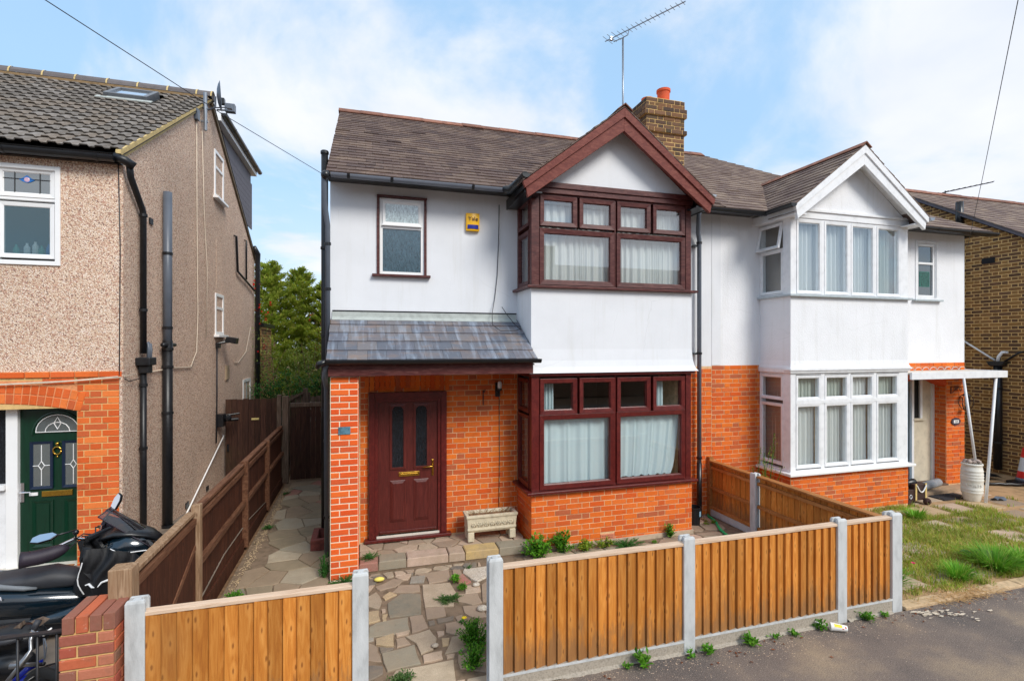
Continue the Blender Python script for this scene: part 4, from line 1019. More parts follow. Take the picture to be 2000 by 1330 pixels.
# front door
FD = front(7.26)
fd = MB(); 
fd.fb(FD, .055, .135, .17, 2.195, -.06, .03); fd.fb(FD, 1.055, 1.135, .17, 2.195, -.06, .03); fd.fb(FD, .135, 1.055, 2.105, 2.195, -.06, .03)
dr = fd.build('door_frame', M_mahog, HA, bev=.006)
f2 = MB(); ring(f2, FD, .135, 1.055, .17, 2.105, .045, -.05, .008, .03); f2.build('inner_frame', M_mahog, dr, bev=.004)
MB().fb(FD, .0, 1.20, .128, .168, -.06, .07).build('sill', M_mahog, dr, bev=.006)
MB().fb(FD, .16, 1.03, .170, .20, -.02, .02).build('threshold', M_cream, dr)
MB().fb(FW, .1, 1.13, .09, .128, -.02, .05).build('door_step', MP['b'], HA)
door = MB(); door.fb(FD, .182, 1.008, .215, 2.055, -.045, -.018)
dl = door.build('door', M_door, HA)
def arched(u0, u1, v0, v1, n=8, r=None):
    r = (u1-u0)/2 if r is None else r; c = (u0+u1)/2
    return [(u0, v0), (u1, v0)]+[(c+(u1-u0)/2*cos(pi*k/n), v1-r+r*sin(pi*k/n)) for k in range(n+1)]
for u0, u1 in ((.372, .528), (.70, .856)):
    g = arched(u0, u1, 1.14, 2.0, 10, .07); MB().prism(FD, g, -.019, -.012).build('pane', M_doorg, dl)
    m1 = MB(); ring_m(m1, FD, u0-.035, u1+.035, 1.105, 2.03, .035, -.02, -.006, -.001); m1.build('glazing_bead', M_door, dl, bev=.002)
    for s_ in (0, 1):
        uu = u0 if not s_ else u1; sg = 1 if not s_ else -1
        pts = [(uu, 2.0)]+[((u0+u1)/2-sg*(u1-u0)/2*cos(pi/2*k/6), 1.93+.07*sin(pi/2*k/6)) for k in range(7)]
        if s_: pts = pts[::-1]
        MB().prism(FD, pts[::-1] if False else pts, -.02, -.004).build('arch_corner', M_door, dl)
    v0, v1 = .37, .955
    m2 = MB(); ring_m(m2, FD, u0-.03, u1+.03, v0, v1, .014, -.02, -.014, -.008); ring_m(m2, FD, u0-.016, u1+.016, v0+.014, v1-.014, .03, -.02, -.014, -.004)
    m2.fb(FD, u0+.014, u1-.014, v0+.044, v1-.044, -.02, -.004); m2.build('raised_panel', M_door, dl, bev=.002)
MB().fb(FD, .20, .99, .222, .255, -.02, .004).build('weather_bar', M_door, dl, bev=.004)
MB().fb(FD, .462, .752, 1.005, 1.065, -.018, -.006).fb(FD, .485, .73, 1.012, 1.045, -.006, .004).build('letter_plate', M_brass, dl, bev=.004)
MB().fb(FD, .925, .955, .99, 1.22, -.018, -.008).build('handle_plate', M_brass, dl, bev=.008)
MB().tube([FD.p(.94, 1.13, -.01), FD.p(.94, 1.13, .03), FD.p(.93, 1.13, .035), FD.p(.80, 1.125, .035)], .009, 8).build('handle', M_brass, dl, smooth=True)

# chimney (its base on the roof slope)
cx0, cx1, cyf, cyb = 4.915, 5.70, 8.10, 8.74
ch = MB().box(cx0, cx1, cyf, cyb, 5.6, 7.36); chm = ch.build('chimney', M_mortar2, HA)
PCh = Pieces('brick', M_chim, 170)
for (z0, z1, e) in ((5.9, 6.74, 0), (6.74, 6.82, .04), (6.82, 7.05, .005), (7.05, 7.21, .04), (7.21, 7.365, .01)):
    n_ = max(1, round((z1-z0)/.077))
    MB().box(cx0-e+.002, cx1+e-.002, cyf-e+.002, cyb+e-.002, z0+.002, z1-.002).build('corbel', M_mortar2, chm) if e else None
    k0 = int(round((z0-5.9)/.077))
    bricks(PCh, front(cyf-e), cx0-e, cx1+e, z0, z1, ph=cx0-e, joint=.013, c0=k0)
    bricks(PCh, left(cx0-e), -cyb-e, -cyf+e+.005, z0, z1, ph=-cyf+e, joint=.013, c0=k0)
PCh.flush(chm)
for (x, y, r, s_) in ((5.38, 8.28, .115, 1), (5.2, 8.55, .10, .8)):
    MB().lathe((x, y, 7.33), [(r*.9, 0), (r*.92, .05), (r, .25*s_), (r*1.12, .255*s_), (r*1.12, .30*s_), (r*.95, .30*s_), (r*.9, .1)], 20).build('chimney_pot', M_terra, chm, smooth=True, auto=True)
MB().box(cx0+.02, cx1-.02, cyf+.02, cyb-.02, 7.36, 7.385).build('flaunching', M_mortar2, chm)

# ------------------------------------------------------------------ curtains of the middle house
curtain(front(BY+.115), 2.36, 3.50, .84, 1.88, 0, 6, .014, M_curt, 'pale blue curtain drawn across the left pane of the mahogany ground floor bay', seed=2)
curtain(front(BY+.115), 3.55, 4.66, .90, 1.88, 0, 7, .014, M_curt, 'pale blue curtain drawn across the right pane of the mahogany ground floor bay', seed=3, shape=lambda b: (3.55, 4.50+.16*b**.6))
curtain(front(BY+.16), 2.38, 2.60, 1.88, 2.36, 0, 4, .02, M_curt, 'gathered end of pale curtain in the top left light of the mahogany ground floor bay', seed=4)
curtain(front(BY+.16), 4.16, 4.40, 1.88, 2.36, 0, 4, .02, M_curt, 'gathered end of pale curtain in the top right light of the mahogany ground floor bay', seed=5)
curtain(front(BY+.13), 2.36, 4.68, 3.72, 4.90, 0, 22, .02, M_net, 'white net hanging right across the first floor window of the dark red bay', seed=6)
curtain(front(BY+.22), 3.95, 4.66, 3.72, 4.92, 0, 6, .04, M_curtc, 'cream curtain behind the net at the right of the first floor dark red bay', seed=7, shape=lambda b: (3.95-.02*b, 4.66-.08*(1-b)))
curtain(front(BY+.22), 2.36, 2.72, 3.72, 4.92, 0, 4, .04, M_curtc, 'cream curtain behind the net at the left of the first floor dark red bay', seed=8, shape=lambda b: (2.36, 2.52+.3*b))
curtain(left(2.34), -7.2, -6.8, 3.74, 4.90, 0, 5, .015, M_net, 'net curtain in the narrow side window of the first floor dark red bay', seed=9)
curtain(left(2.36), -6.98, -6.78, .88, 1.86, 0, 3, .015, M_curt, 'curtain edge seen through the narrow side window of the ground floor mahogany bay', seed=10)

# ------------------------------------------------------------------ neighbour's house (white bay)
HB = empty('semi_detached_house', (8.9, 7.3, 0), 'roughcast white half of the pair with white painted bay windows and flat porch canopy', 'house')
b0, b1 = 6.68, 9.27
XR = 11.77
nwin = (10.46, 10.955, 3.80, 4.87)
wb = MB(); wall_cells(wb, FW, 5.695, XR, 2.51, 5.12, .25, [nwin])
wb.build('render_wall', M_rough, HB); MB().box(XR-.25, XR, 7.55, 14.4, 0, 5.1).build('side_wall', M_rough, HB)
MB().fb(FW, 5.682, 5.86, 2.515, 5.12, -.2, .006).build('render_strip', M_white, HB)
wbb = MB(); wall_cells(wbb, FW, 5.682, XR, -.04, 2.51, .25, [(9.95, 11.25, -.1, 2.24)])
wbb.fb(front(BY), b0, b1, -.04, .72, -.2, 0).fb(left(b0), -WY, -BY-.204, -.04, .72, -.15, 0).fb(right(b1), BY+.204, WY, -.04, .72, -.15, 0)
wbb.box(XR-.34, XR, 7.55, 8.2, -.04, 2.5)
bwB = wbb.build('brick_wall', M_mortar, HB)
PBB = Pieces('brick', M_brick, 250)
bricks(PBB, FW, 5.682, b0, -.01, 2.51, ph=5.70, course=.0765)
bricks(PBB, front(BY), b0, b1+.005, .05, .72, ph=b0)
bricks(PBB, left(b0), -WY, -BY, .05, .72, ph=-BY)
def archclip(p, q, mid):
    # door opening with a shallow arched head
    x0, x1 = 10.02, 11.08; c = (x0+x1)/2; top_ = 2.10+.14*(1-(abs((p+q)/2-c)/((x1-x0)/2))**2) if False else 2.22
    return (p, q)
bricks(PBB, FW, b1, XR, .06, 2.51, holes=[(9.95, 11.25, -.1, 2.24)], ph=XR)
bricks(PBB, left(11.25), -7.55, -WY, .06, 2.24, ph=-WY)
PBB.flush(bwB)
# arch infill over the recess
ai = MB(); c_ = 10.515
pts = [(9.95, 2.245)]+[(9.95+1.3*k/12, 2.04+.17*(1-((k-6)/6)**2)) for k in range(13)]+[(11.25, 2.245)]
MB().prism(FW, pts, -.24, .004).build('porch_arch', simple('orange_rubbed_brick', O(206,80,34), .8, var=.12, scale=30, bmp=.3), HB)
# recessed porch: cream walls, panel, light blue door
pr = MB(); pr.quad((9.95, 7.32, .06), (9.95, 8.1, .06), (9.95, 8.1, 2.5), (9.95, 7.32, 2.5)); pr.quad((9.95, 7.66, .08), (11.27, 7.66, .08), (11.27, 7.66, 2.5), (9.95, 7.66, 2.5))
pr.quad((9.95, 7.3, 2.4), (11.08, 7.3, 2.4), (11.08, 8.1, 2.4), (9.95, 8.1, 2.4)); pr.build('porch_wall', M_wallw, HB)
MB().box(9.9, 11.25, 7.255, 7.70, -.04, .085).build('porch_floor', simple('quarry_tiles', O(104,84,72), .8, var=.2, scale=20), HB)
MB().fb(front(7.55), 10.64, 11.20, .085, 1.33, -.05, 0).fb(front(7.55), 10.90, 11.20, 1.33, 2.4, -.05, 0).fb(front(7.55), 10.64, 11.0, 1.33, 1.375, -.03, .05).build('porch_panel', M_wallw, HB, bev=.004)
MB().fb(front(7.53), 11.19, 11.245, .085, 2.35, -.04, .02).fb(front(7.55), 10.60, 10.66, .085, 2.3, 0, .05).fb(front(7.55), 10.86, 10.92, 1.375, 2.3, 0, .03).build('door_frame', M_paintw, HB)
MB().fb(front(7.55), 10.66, 10.86, 1.375, 2.25, -.03, -.01).build('pane', M_dark, HB)
MB().fb(front(7.57), 10.20, 10.60, .11, 2.1, -.04, 0).build('door', M_ltblue, HB)
# bays
def bayB(zsill, ztop, glasses, sides, zs):
    F = front(BY); FL = left(b0)
    o = MB(); g0 = glasses
    xs = sorted({g[0] for g in g0}); xe = sorted({g[1] for g in g0})
    o.box(b0, xs[0]-.05, BY, BY+.1, zsill, ztop); o.box(xe[-1]+.05, b1, BY, BY+.1, zsill, ztop)
    for a, b in zip(xe[:-1], xs[1:]): o.fb(F, a+.045, b-.045, zsill, ztop, -.1, 0)
    o.fb(F, xs[0]-.05, xe[-1]+.05, ztop-.03, ztop, -.1, -.003); o.fb(F, xs[0]-.05, xe[-1]+.05, zsill, zsill+.03, -.1, -.003)
    zz = sorted({g[2] for g in g0})
    if len(zz) > 1:
        zt = min(g[3] for g in g0); zb2 = max(zz)
        o.fb(F, xs[0]-.05, xe[-1]+.05, zt+.045, zb2-.045, -.1, .008)
    o.fb(FL, -WY, -WY+.035, zsill, ztop, -.1, 0); o.fb(FL, -6.79, -BY-.1, zsill, ztop, -.1, 0)
    o.fb(FL, -WY+.035, -6.79, ztop-.03, ztop, -.1, -.003); o.fb(FL, -WY+.035, -6.79, zsill, zsill+.03, -.1, -.003)
    b = o.build('bay_window', M_paintw, HB, bev=.003)
    for g in glasses: sash(b, F, g, .045, M_paintw, -.08, .008, M_glass if zs > 2 else M_glasslo, -.018)
    for g in sides: sash(b, FL, g, .045, M_paintw, -.08, .006, M_glasslo, -.018)
    return b
lowB = [(6.836, 7.27, .872, 1.842), (7.434, 7.866, .872, 1.842), (8.0, 8.43, .872, 1.842), (8.58, 9.01, .872, 1.842)]
topB = [(a, b, 1.990, 2.313) for a, b, _, _ in lowB]
bayB(.77, 2.40, lowB+topB, [(-7.25, -6.835, .90, 1.835), (-7.25, -6.835, 1.985, 2.32)], .77)
upB = [(6.846, 7.284, 3.752, 4.88), (7.425, 7.878, 3.752, 4.88), (8.004, 8.45, 3.752, 4.88), (8.582, 9.048, 3.752, 4.88)]
bu2 = bayB(3.69, 4.95, upB, [(-7.25, -6.835, 3.768, 4.42)], 3.69)
# open top light on the side, hinged at its head
hf = Fr((b0, 0, 4.90), (0, -1, 0), (-1, 0, .0)); t_ = R(11)
hf.n = Vector((-cos(t_), 0, -sin(t_))); hf.v = Vector((sin(t_)*-1*-1, 0, 0)) if False else Vector((sin(t_), 0, cos(t_)))
hf.o = Vector((b0-.01, 0, 4.91))
hf2 = Fr((0,0,0), (0,-1,0), (-1,0,0)); hf2.o = hf.o; hf2.u = Vector((0,-1,0)); hf2.v = Vector((sin(t_), 0, cos(t_))); hf2.n = Vector((-cos(t_), 0, sin(t_)))
sash(bu2, hf2, (-7.25, -6.835, -.40, -.05), .045, M_paintw, -.03, .01, M_glasslo, -.01, name='open_light')
MB().fb(left(b0), -WY+.035, -6.79, 4.445, 4.475, -.1, .0).build('transom', M_paintw, bu2)
MB().box(b0-.09, b1+.08, BY-.09, BY+.05, .725, .77).box(b0-.09, b0+.02, BY+.05, WY, .725, .77).build('sill', M_upvc, HB, bev=.008)
MB().box(b0-.06, b1+.05, BY-.06, BY+.05, 3.655, 3.69).box(b0-.06, b0+.02, BY+.05, WY, 3.655, 3.69).build('sill', M_sillg, HB, bev=.004)
MB().box(b0-.015, b1+.01, BY-.015, BY+.1, 4.95, 5.06).box(b0-.04, b1+.03, BY-.04, BY+.1, 5.06, 5.10).box(b0-.015, b0+.1, BY+.1, WY, 4.95, 5.08).build('fascia', M_paintw, HB, bev=.004)
MB().box(b0-.03, b1+.02, BY-.03, BY+.1, 2.40, 2.435).box(b0-.05, b1+.04, BY-.05, BY+.1, 2.437, 2.47).box(b0-.03, b0+.1, BY+.1, WY, 2.40, 2.47).build('fascia', M_paintw, HB, bev=.004)
apb = MB(); rows = [[(b0-e, WY+.02, z), (b0-e, BY-e, z), (b1+e, BY-e, z), (b1+e, WY+.02, z)] for z, e in ((2.472, .03), (2.52, .012), (2.6, 0), (3.654, 0))]
for r0, r1 in zip(rows, rows[1:]):
    for k in range(3): apb.quad(r0[k], r0[k+1], r1[k+1], r1[k])
apb.build('bay_apron', M_rough, HB)
room(HB, b0+.1, b1-.05, 6.8, 9.8, .3, 2.42); room(HB, b0+.1, b1-.05, 6.8, 9.8, 3.5, 4.93)
# small window upstairs
w2 = MB(); ring(w2, FW, 10.46, 10.955, 3.80, 4.87, .05, -.06, -.015); w2.build('window', M_upvc, HB, bev=.003)
w3 = MB(); ring(w3, FW, 10.40, 11.03, 3.76, 4.93, .06, -.02, .012, .04); w3.build('architrave', M_paintw, HB, bev=.003)
wb2 = MB().fb(FW, 10.51, 10.90, 4.46, 4.50, -.06, -.01).build('transom', M_upvc, HB)
MB().fb(FW, 10.51, 10.905, 3.85, 4.46, -.05, -.04).fb(FW, 10.51, 10.905, 4.50, 4.82, -.05, -.04).build('pane', glass('dim_glass', .1, body=.85, bodycol=(.06,.08,.085,1)), HB)
MB().fb(FW, 10.32, 11.08, 3.725, 3.758, -.02, .07).build('sill', M_sillg, HB, bev=.003)
pg = MB(); ring(pg, FW, 10.57, 10.84, 4.02, 4.32, .012, -.039, -.034); pg.build('picture_border', simple('teal_print', O(50,120,110), .5, var=.4, scale=40), HB)
MB().fb(FW, 10.585, 10.825, 4.035, 4.305, -.039, -.036).build('picture', simple('green_teal_print', O(44,92,84), .5, var=.7, scale=30), HB)
# roof
roofB = MB(); roofB.add([ROOF.p(5.685, 0, -.02), ROOF.p(12.0, 0, -.02), (8.15, RY, RZ-.02), ROOF.p(5.685, RL, -.02)], [(0,1,2,3)])
roofB.add([(12.0, 6.95, 5.08), (12.0, 14.65, 5.08), (8.15, RY, RZ-.02)], [(0,1,2)]); roofB.add([(5.685, RY, RZ-.02), (8.15, RY, RZ-.02), (12.0, 14.65, 5.08), (5.685, 14.65, 5.08)], [(0,1,2,3)])
roB = roofB.build('roof', M_dark, HB)
PRB = Pieces('slate', M_roofB, 300)
GB = gable(HB, 7.93, 6.17, .76, 6.37, 1.44, BY-.005, 5.10, M_rough, M_paintw, PRB, M_roofB, M_ridge, 50)
rg = regs(7.93, 6.17, .76, 5.685, 12.0)
hipk = (12.0-8.15)/RL
rg = [r+[(-1, -hipk, -12.0)] for r in rg]
roof_field(PRB, ROOF, rg, 5.685, 12.0, RL-.02, .165, .245, seed=12, missing=.03, wjit=.04)
PRB.flush(roB)
ridge_run(HB, 5.68, 8.1, RY, RZ+.05, M_ridge)
MB().box(5.69, 6.45, 6.97, 7.0, 5.03, 5.09).box(5.69, 6.45, 7.0, WY, 5.085, 5.10).box(9.4, 12.0, 6.97, 7.0, 5.02, 5.08).box(9.4, 12.0, 7.0, WY, 5.085, 5.10).build('fascia', M_blk, HB)
gutter(HB, 5.9, 6.45, 6.905, 5.07, M_blk, .058, ()); gutter(HB, 9.42, 12.04, 6.905, 5.07, M_blk, .058, (10.4, 11.3))
gutter(HB, 6.32, 6.90, 6.44, 5.08, M_blk, .058, axis='y'); gutter(HB, 6.32, 6.95, 9.42, 5.06, M_steel, .055, axis='y')
MB().box(6.12, 6.24, 6.99, 7.4, 5.12, 5.42).build('lead_step', simple('leaded_step', O(120,98,84), .7, var=.2), HB) if False else None
# flat canopy over the porch
can = MB().box(9.30, 11.78, 6.58, 6.62, 2.245, 2.372).box(11.74, 11.78, 6.62, 7.29, 2.245, 2.372).build('porch_canopy', M_paintw, HB, bev=.004)
MB().box(9.30, 11.74, 6.62, 7.29, 2.335, 2.36).build('canopy_deck', M_cream, can)
for i in range(12):
    MB().tube([(9.35+i*.2+.09*cos(pi-pi*k/8), 7.2, 2.37+.055*sin(pi*k/8)) for k in range(9)], .005, 5).build('corrugation', simple('translucent_sheet', O(206,212,212), .4) if i == 0 else MATS['translucent_sheet'], can)
# curtains of the neighbour
for i, (a, b, _, _) in enumerate(lowB):
    nm = ('first', 'second', 'third', 'fourth')[i]
    curtain(front(BY+.12), a-.03, b+.03, .83, 1.90, 0, 6, .018, M_net, f'white lace net in the {nm} tall pane from left, white ground floor bay', 'nets in the white ground floor bay', seed=20+i)
    curtain(front(BY+.12), a-.03, b+.03, 1.93, 2.36, 0, 6, .014, M_curtc if i != 2 else M_net, f'pale net in the {nm} top light from left, white ground floor bay', 'nets in the white ground floor bay', seed=30+i)
curtain(left(b0+.12), -7.27, -6.81, .83, 1.90, 0, 6, .018, M_netg, 'greyish lace net in the tall side pane of the white ground floor bay', seed=41)
curtain(left(b0+.12), -7.27, -6.81, 1.93, 2.36, 0, 5, .016, M_netg, 'greyish net in the small side light of the white ground floor bay', seed=42)
curtain(front(BY+.15), 6.80, 8.50, 3.70, 4.92, 0, 20, .025, M_net, 'white net across three panes of the white first floor bay', seed=43)
curtain(front(BY+.16), 8.54, 9.09, 3.70, 4.92, 0, 6, .03, M_curtc, 'pale green curtain in the rightmost pane of the white first floor bay', seed=44)
curtain(left(b0+.13), -7.27, -6.81, 3.70, 4.92, 0, 6, .02, M_netg, 'brownish net in the side window of the white first floor bay', seed=45)

# ------------------------------------------------------------------ left house (pebbledash)
LY = 7.04; LX = -2.75; FLH = front(LY)
HL = empty('pebbledashed_house', (-4.5, 7.04, 0), 'pebbledashed house on the left with grey tiled roof and dark green front door', 'house')
door_o = (-4.6, -3.205, -.1, 2.13); wino = (-4.9, -3.36, 3.765, 4.90)
pw = MB(); wall_cells(pw, FLH, -7.5, LX-.004, 2.55, 5.05, .25, [wino]); pw.build('pebbledash_wall', M_pebble, HL)
pw2 = MB(); zr_ = 7.42; ry_ = 10.55; sl_ = (zr_-5.12)/(ry_-6.95)
pw2.prism(right(LX), [(LY+.004, 0), (14.5, 0), (14.5, 5.1), (ry_, zr_-.07), (LY+.004, 5.12)], -.25, .0)
pw2.build('pebbledash_wall', M_pebble, HL)
MB().fb(FLH, -2.782, LX-.002, -.0, 2.55, -.1, .012).build('pebbledash_return', M_pebble, HL)
MB().prism(right(LX), [(8.6, 0), (14.5, 0), (14.5, .14), (8.6, .14)], 0, .012).build('plinth', simple('mossy_plinth', O(128,120,92), .9, var=.2), HL)
bwl = MB(); wall_cells(bwl, FLH, -7.5, -2.79, 0, 2.55, .25, [door_o]); bwL = bwl.build('brick_wall', M_mortar2, HL)
PL = Pieces('brick', M_lhb, 260)
cA = -4.02; Ra = 3.3; zc_ = 2.195-Ra
def lclip(p, q, mid):
    return (p, q)
bricks(PL, FLH, -3.205, -2.785, .25, 2.475, holes=[], ph=-2.785, c0=1)
# arch: two rings of soldier bricks over the door recess
def outside(x, z): return math.hypot(x-cA, z-zc_) > Ra+.245
for i in range(5):
    z = 2.13+i*.077
    for j in range(34):
        x = -3.262-j*.060
        if x > -5.2 and outside(x+.03, z-.03) and outside(x-.03, z-.03): PL.box(FLH, x, z, .058 if (j+i) % 2 else .0595, .066, .006, .001)
for k in range(-60, 14):
    a_ = pi/2-(k+.5)*.0218
    for r_, hh in ((Ra+.056, .104), (Ra+.172, .104)):
        x = cA+r_*cos(a_); z = zc_+r_*sin(a_)
        if not (-5.3 < x < -3.15) or z < 2.0: continue
        Fk = Fr((x, LY, z), (sin(a_), 0, -cos(a_)), (0, -1, 0)); PL.box(Fk, 0, 0, .062, hh, .009)
for j in range(11): PL.box(FLH, -2.87-j*.235, 2.515, .222, .062, .022)
PL.flush(bwL)
# infill above the frame under the arch
pts = [(-5.0, 2.45)]+[(cA+Ra*sin(t), zc_+Ra*cos(t)) for t in [-.29+.015*k for k in range(37)] if cA+Ra*sin(t) < -3.2]+[(-3.2, 2.45)]
MB().prism(FLH, pts, -.01, .0022).build('arch_backing', simple('orange_mortar', O(222,148,98), .9, var=.15, scale=30), HL); MB().prism(FLH, pts, -.13, -.0105).build('arch_soffit', simple('arch_soffit_brick', O(170,92,52), .85, var=.25, scale=18), HL)
# white frame, green door
FG = front(LY+.14)
MB().fb(FG, -3.94, -3.83, .2, 2.22, -.05, .02).fb(FG, -3.83, -3.2, 2.13, 2.22, -.05, .02).fb(FG, -5.0, -3.942, 1.20, 1.26, -.05, .05).build('door_frame', M_upvc, HL, bev=.004)
MB().fb(FG, -5.0, -3.942, .2, 1.20, -.05, -.01).build('side_panel', M_paintw, HL)
MB().fb(FG, -5.0, -3.942, 1.26, 2.22, -.045, -.035).build('pane', M_doorg, HL)
MB().fb(FG, -5.0, -3.2, .2, .30, -.05, .12).build('threshold', M_cream, HL)
gd = MB().fb(FG, -3.83, -3.10, .30, 2.15, -.06, -.03).build('door', M_greenp, HL)
cxg = -3.465
def lead(pts, par): MB().tube([FG.p(a, b, -.012) for a, b in pts], .0045, 5).build('lead_came', M_upvc, par)
M_lg = glass('leaded_glass', .18, body=.9, bodycol=(.10,.12,.12,1), rough=.08)
fan = [(cxg-.21, 1.84), (cxg+.21, 1.84)]+[(cxg+.21*cos(pi*k/12), 1.84+.20*sin(pi*k/12)) for k in range(1, 12)]
p_ = MB().prism(FG, fan, -.03, -.018).build('pane', M_lg, gd)
lead([(cxg-.21, 1.84)]+[(cxg-.21*cos(pi*k/12), 1.84+.20*sin(pi*k/12)) for k in range(1, 12)]+[(cxg+.21, 1.84), (cxg-.21, 1.84)], p_)
lead([(cxg-.12, 1.84)]+[(cxg-.12*cos(pi*k/8), 1.84+.11*sin(pi*k/8)) for k in range(1, 8)]+[(cxg+.12, 1.84)], p_); lead([(cxg, 1.87), (cxg-.035, 1.94), (cxg, 2.01), (cxg+.035, 1.94), (cxg, 1.87)], p_)
MB().tube([FG.p(cxg-.245*cos(pi*k/14), 1.81+.26*sin(pi*k/14), -.02) for k in range(15)], .012, 6).build('fan_moulding', M_greenp, gd)
for a, b in ((cxg-.235, cxg-.075), (cxg+.075, cxg+.235)):
    q = MB().fb(FG, a, b, 1.21, 1.70, -.03, -.018).build('pane', M_lg, gd); m_ = MB(); ring_m(m_, FG, a-.03, b+.03, 1.18, 1.73, .03, -.03, -.008, -.016); m_.build('moulding', M_bluep, gd)
    c0 = (a+b)/2; lead([(c0, 1.22), (c0, 1.40), (c0-.03, 1.45), (c0, 1.50), (c0, 1.69)], q); lead([(c0, 1.40), (c0+.03, 1.45), (c0, 1.50)], q); lead([(a, 1.45), (c0-.03, 1.45)], q); lead([(c0+.03, 1.45), (b, 1.45)], q)
    m_ = MB(); ring_m(m_, FG, a-.01, b+.03, .50, 1.04, .03, -.03, -.016, -.026); m_.fb(FG, a+.03, b-.01, .54, 1.0, -.03, -.020); m_.build('raised_panel', M_greenp, gd)
MB().fb(FG, -3.62, -3.32, 1.085, 1.15, -.03, -.016).build('letter_plate', M_brass, gd, bev=.004)
MB().fb(FG, -3.74, -3.66, 1.105, 1.14, -.03, -.018).build('name_plate', M_upvc, gd)
MB().fb(FG, -3.825, -3.785, 1.04, 1.26, -.03, -.014).tube([FG.p(-3.805, 1.16, -.01), FG.p(-3.805, 1.16, .03), FG.p(-3.70, 1.16, .03)], .008, 6).build('handle', M_chrome, gd)
kn = MB(); kn.tube([FG.p(cxg+.04*cos(t), 1.62+.045*sin(t), -.005) for t in [pi*2*k/12 for k in range(13)]], .009, 6); kn.ball(FG.p(cxg, 1.70, -.01), .02, 8); kn.ball(FG.p(cxg, 1.55, -.01), .012, 8); kn.build('knocker', M_brass, gd, smooth=True)
# upstairs window
lw = MB(); ring(lw, FLH, -4.9, -3.36, 3.765, 4.90, .05, -.1, .02); lwo = lw.build('window', M_upvc, HL, bev=.004)
l2 = MB(); l2.fb(FLH, -4.85, -3.41, 4.50, 4.545, -.08, -.01); l2.fb(FLH, -3.99, -3.95, 3.82, 4.85, -.08, -.012); l2.build('transom', M_upvc, lwo, bev=.003)
sash(lwo, FLH, (-3.905, -3.465, 4.58, 4.815), .045, M_upvc, -.06, .0, M_lg, -.02)
sash(lwo, FLH, (-3.905, -3.465, 3.885, 4.435), .04, M_upvc, -.06, -.004, glass('bathroom_glass', .05, body=.35, bodycol=(.05,.13,.16,1), rough=.1), -.02)
for pts in ([(-3.905, 4.74), (-3.465, 4.74)], [(-3.80, 4.58), (-3.80, 4.815)], [(-3.565, 4.58), (-3.565, 4.815)]):
    MB().tube([FLH.p(a, b, -.014) for a, b in pts], .004, 5).build('lead_came', M_wire, lwo)
MB().prism(FLH, [(-3.76, 4.735), (-3.72, 4.71), (-3.685, 4.70), (-3.65, 4.71), (-3.61, 4.735), (-3.65, 4.755), (-3.685, 4.785), (-3.72, 4.755)], -.018, -.012).build('stained_flower', simple('blue_glass', O(20,110,190), .3), lwo)
MB().lathe(FLH.p(-3.685, 4.735, -.012), [(.028, 0), (.02, .004), (.001, .004)], 10, (0,-1,0)).build('stained_rose', simple('pink_glass', O(206,170,190), .3), lwo)
for i, (x, c) in enumerate(((-3.84, O(40,160,140)), (-3.74, O(230,236,240)), (-3.66, O(236,240,240)), (-3.60, O(60,150,120)), (-3.53, O(30,110,200)), (-3.48, O(220,226,230)))):
    o = MB().lathe((x, LY+.12, 3.86), [(.03, 0), (.03, .10+.02*(i % 3)), (.012, .13+.02*(i % 3)), (.012, .15+.02*(i % 3))], 10).build('bottle', simple(f'bottle_plastic_{i}', c, .4), None, smooth=True)
    tag(o, ['teal bottle at the left end of the bathroom windowsill', 'short white bottle next to the teal bottle on the bathroom sill', 'white bottle in the middle of the bathroom windowsill', 'green bottle right of the middle white bottle on the bathroom sill', 'blue bottle near the right end of the bathroom windowsill', 'white bottle at the right end of the bathroom windowsill'][i], 'bottle', 'bottles on the bathroom windowsill')
room(HL, -5, -3.2, 7.3, 9, 3.6, 5.0)
# tiled roof
LRF = Fr((0, 6.93, 5.11), (1, 0, 0), (0, -sl_, 1)); LRL = math.hypot(ry_-6.93, zr_-5.11)
rl = MB(); rl.quad(LRF.p(-8, 0, -.03), LRF.p(LX+.05, 0, -.03), LRF.p(LX+.05, LRL, -.03), LRF.p(-8, LRL, -.03)); rl.quad((-8, ry_, zr_-.02), (LX+.05, ry_, zr_-.02), (LX+.05, 14.6, 5.05), (-8, 14.6, 5.05))
roL = rl.build('roof', M_dark, HL)
pf = [(-.15, .0), (-.115, .0), (-.100, .020), (-.035, .020), (-.02, .0), (.035, .0), (.050, .020), (.120, .020), (.135, .0), (.15, 0)]
PT = Pieces('roof_tile', M_conc_tile)
gau = LRL/19.4
tv = []; 
for v, dz in ((0, .030), (gau+.01, .004)):
    tv += [(x, v, z+dz) for x, z in pf]
k = len(pf); tv += [(x, 0.004, z+.030-.015) for x, z in pf]
tf = [(i, i+1, k+i+1, k+i) for i in range(k-1)]+[(2*k+i, 2*k+i+1, i+1, i) for i in range(k-1)]
tile_me = bpy.data.meshes.new('roof_tile'); tile_me.from_pydata(tv, [], tf); tile_me.materials.append(M_conc_tile)
sky_hole = (-4.00, -3.40, 3.14, 3.76)
for i in range(19):
    for j in range(18):
        x = LX+.03-.15-j*.30; v = i*gau
        if sky_hole[0]-.05 < x < sky_hole[1]+.05 and sky_hole[2]-.1 < v+gau/2 < sky_hole[3]+.05: continue
        PT.mesh(tile_me, LRF.M(x, v+rnd.uniform(-.003, .003), rnd.uniform(0, .004)), .3*gau, LRF.n)
PT.flush(roL)
MB().prism(right(LX+.0), [(6.9, 5.08), (7.0, 5.07), (ry_, zr_-.065), (ry_, zr_-.0), (6.9, 5.12)], -.02, .03).build('verge', M_vergem, HL)
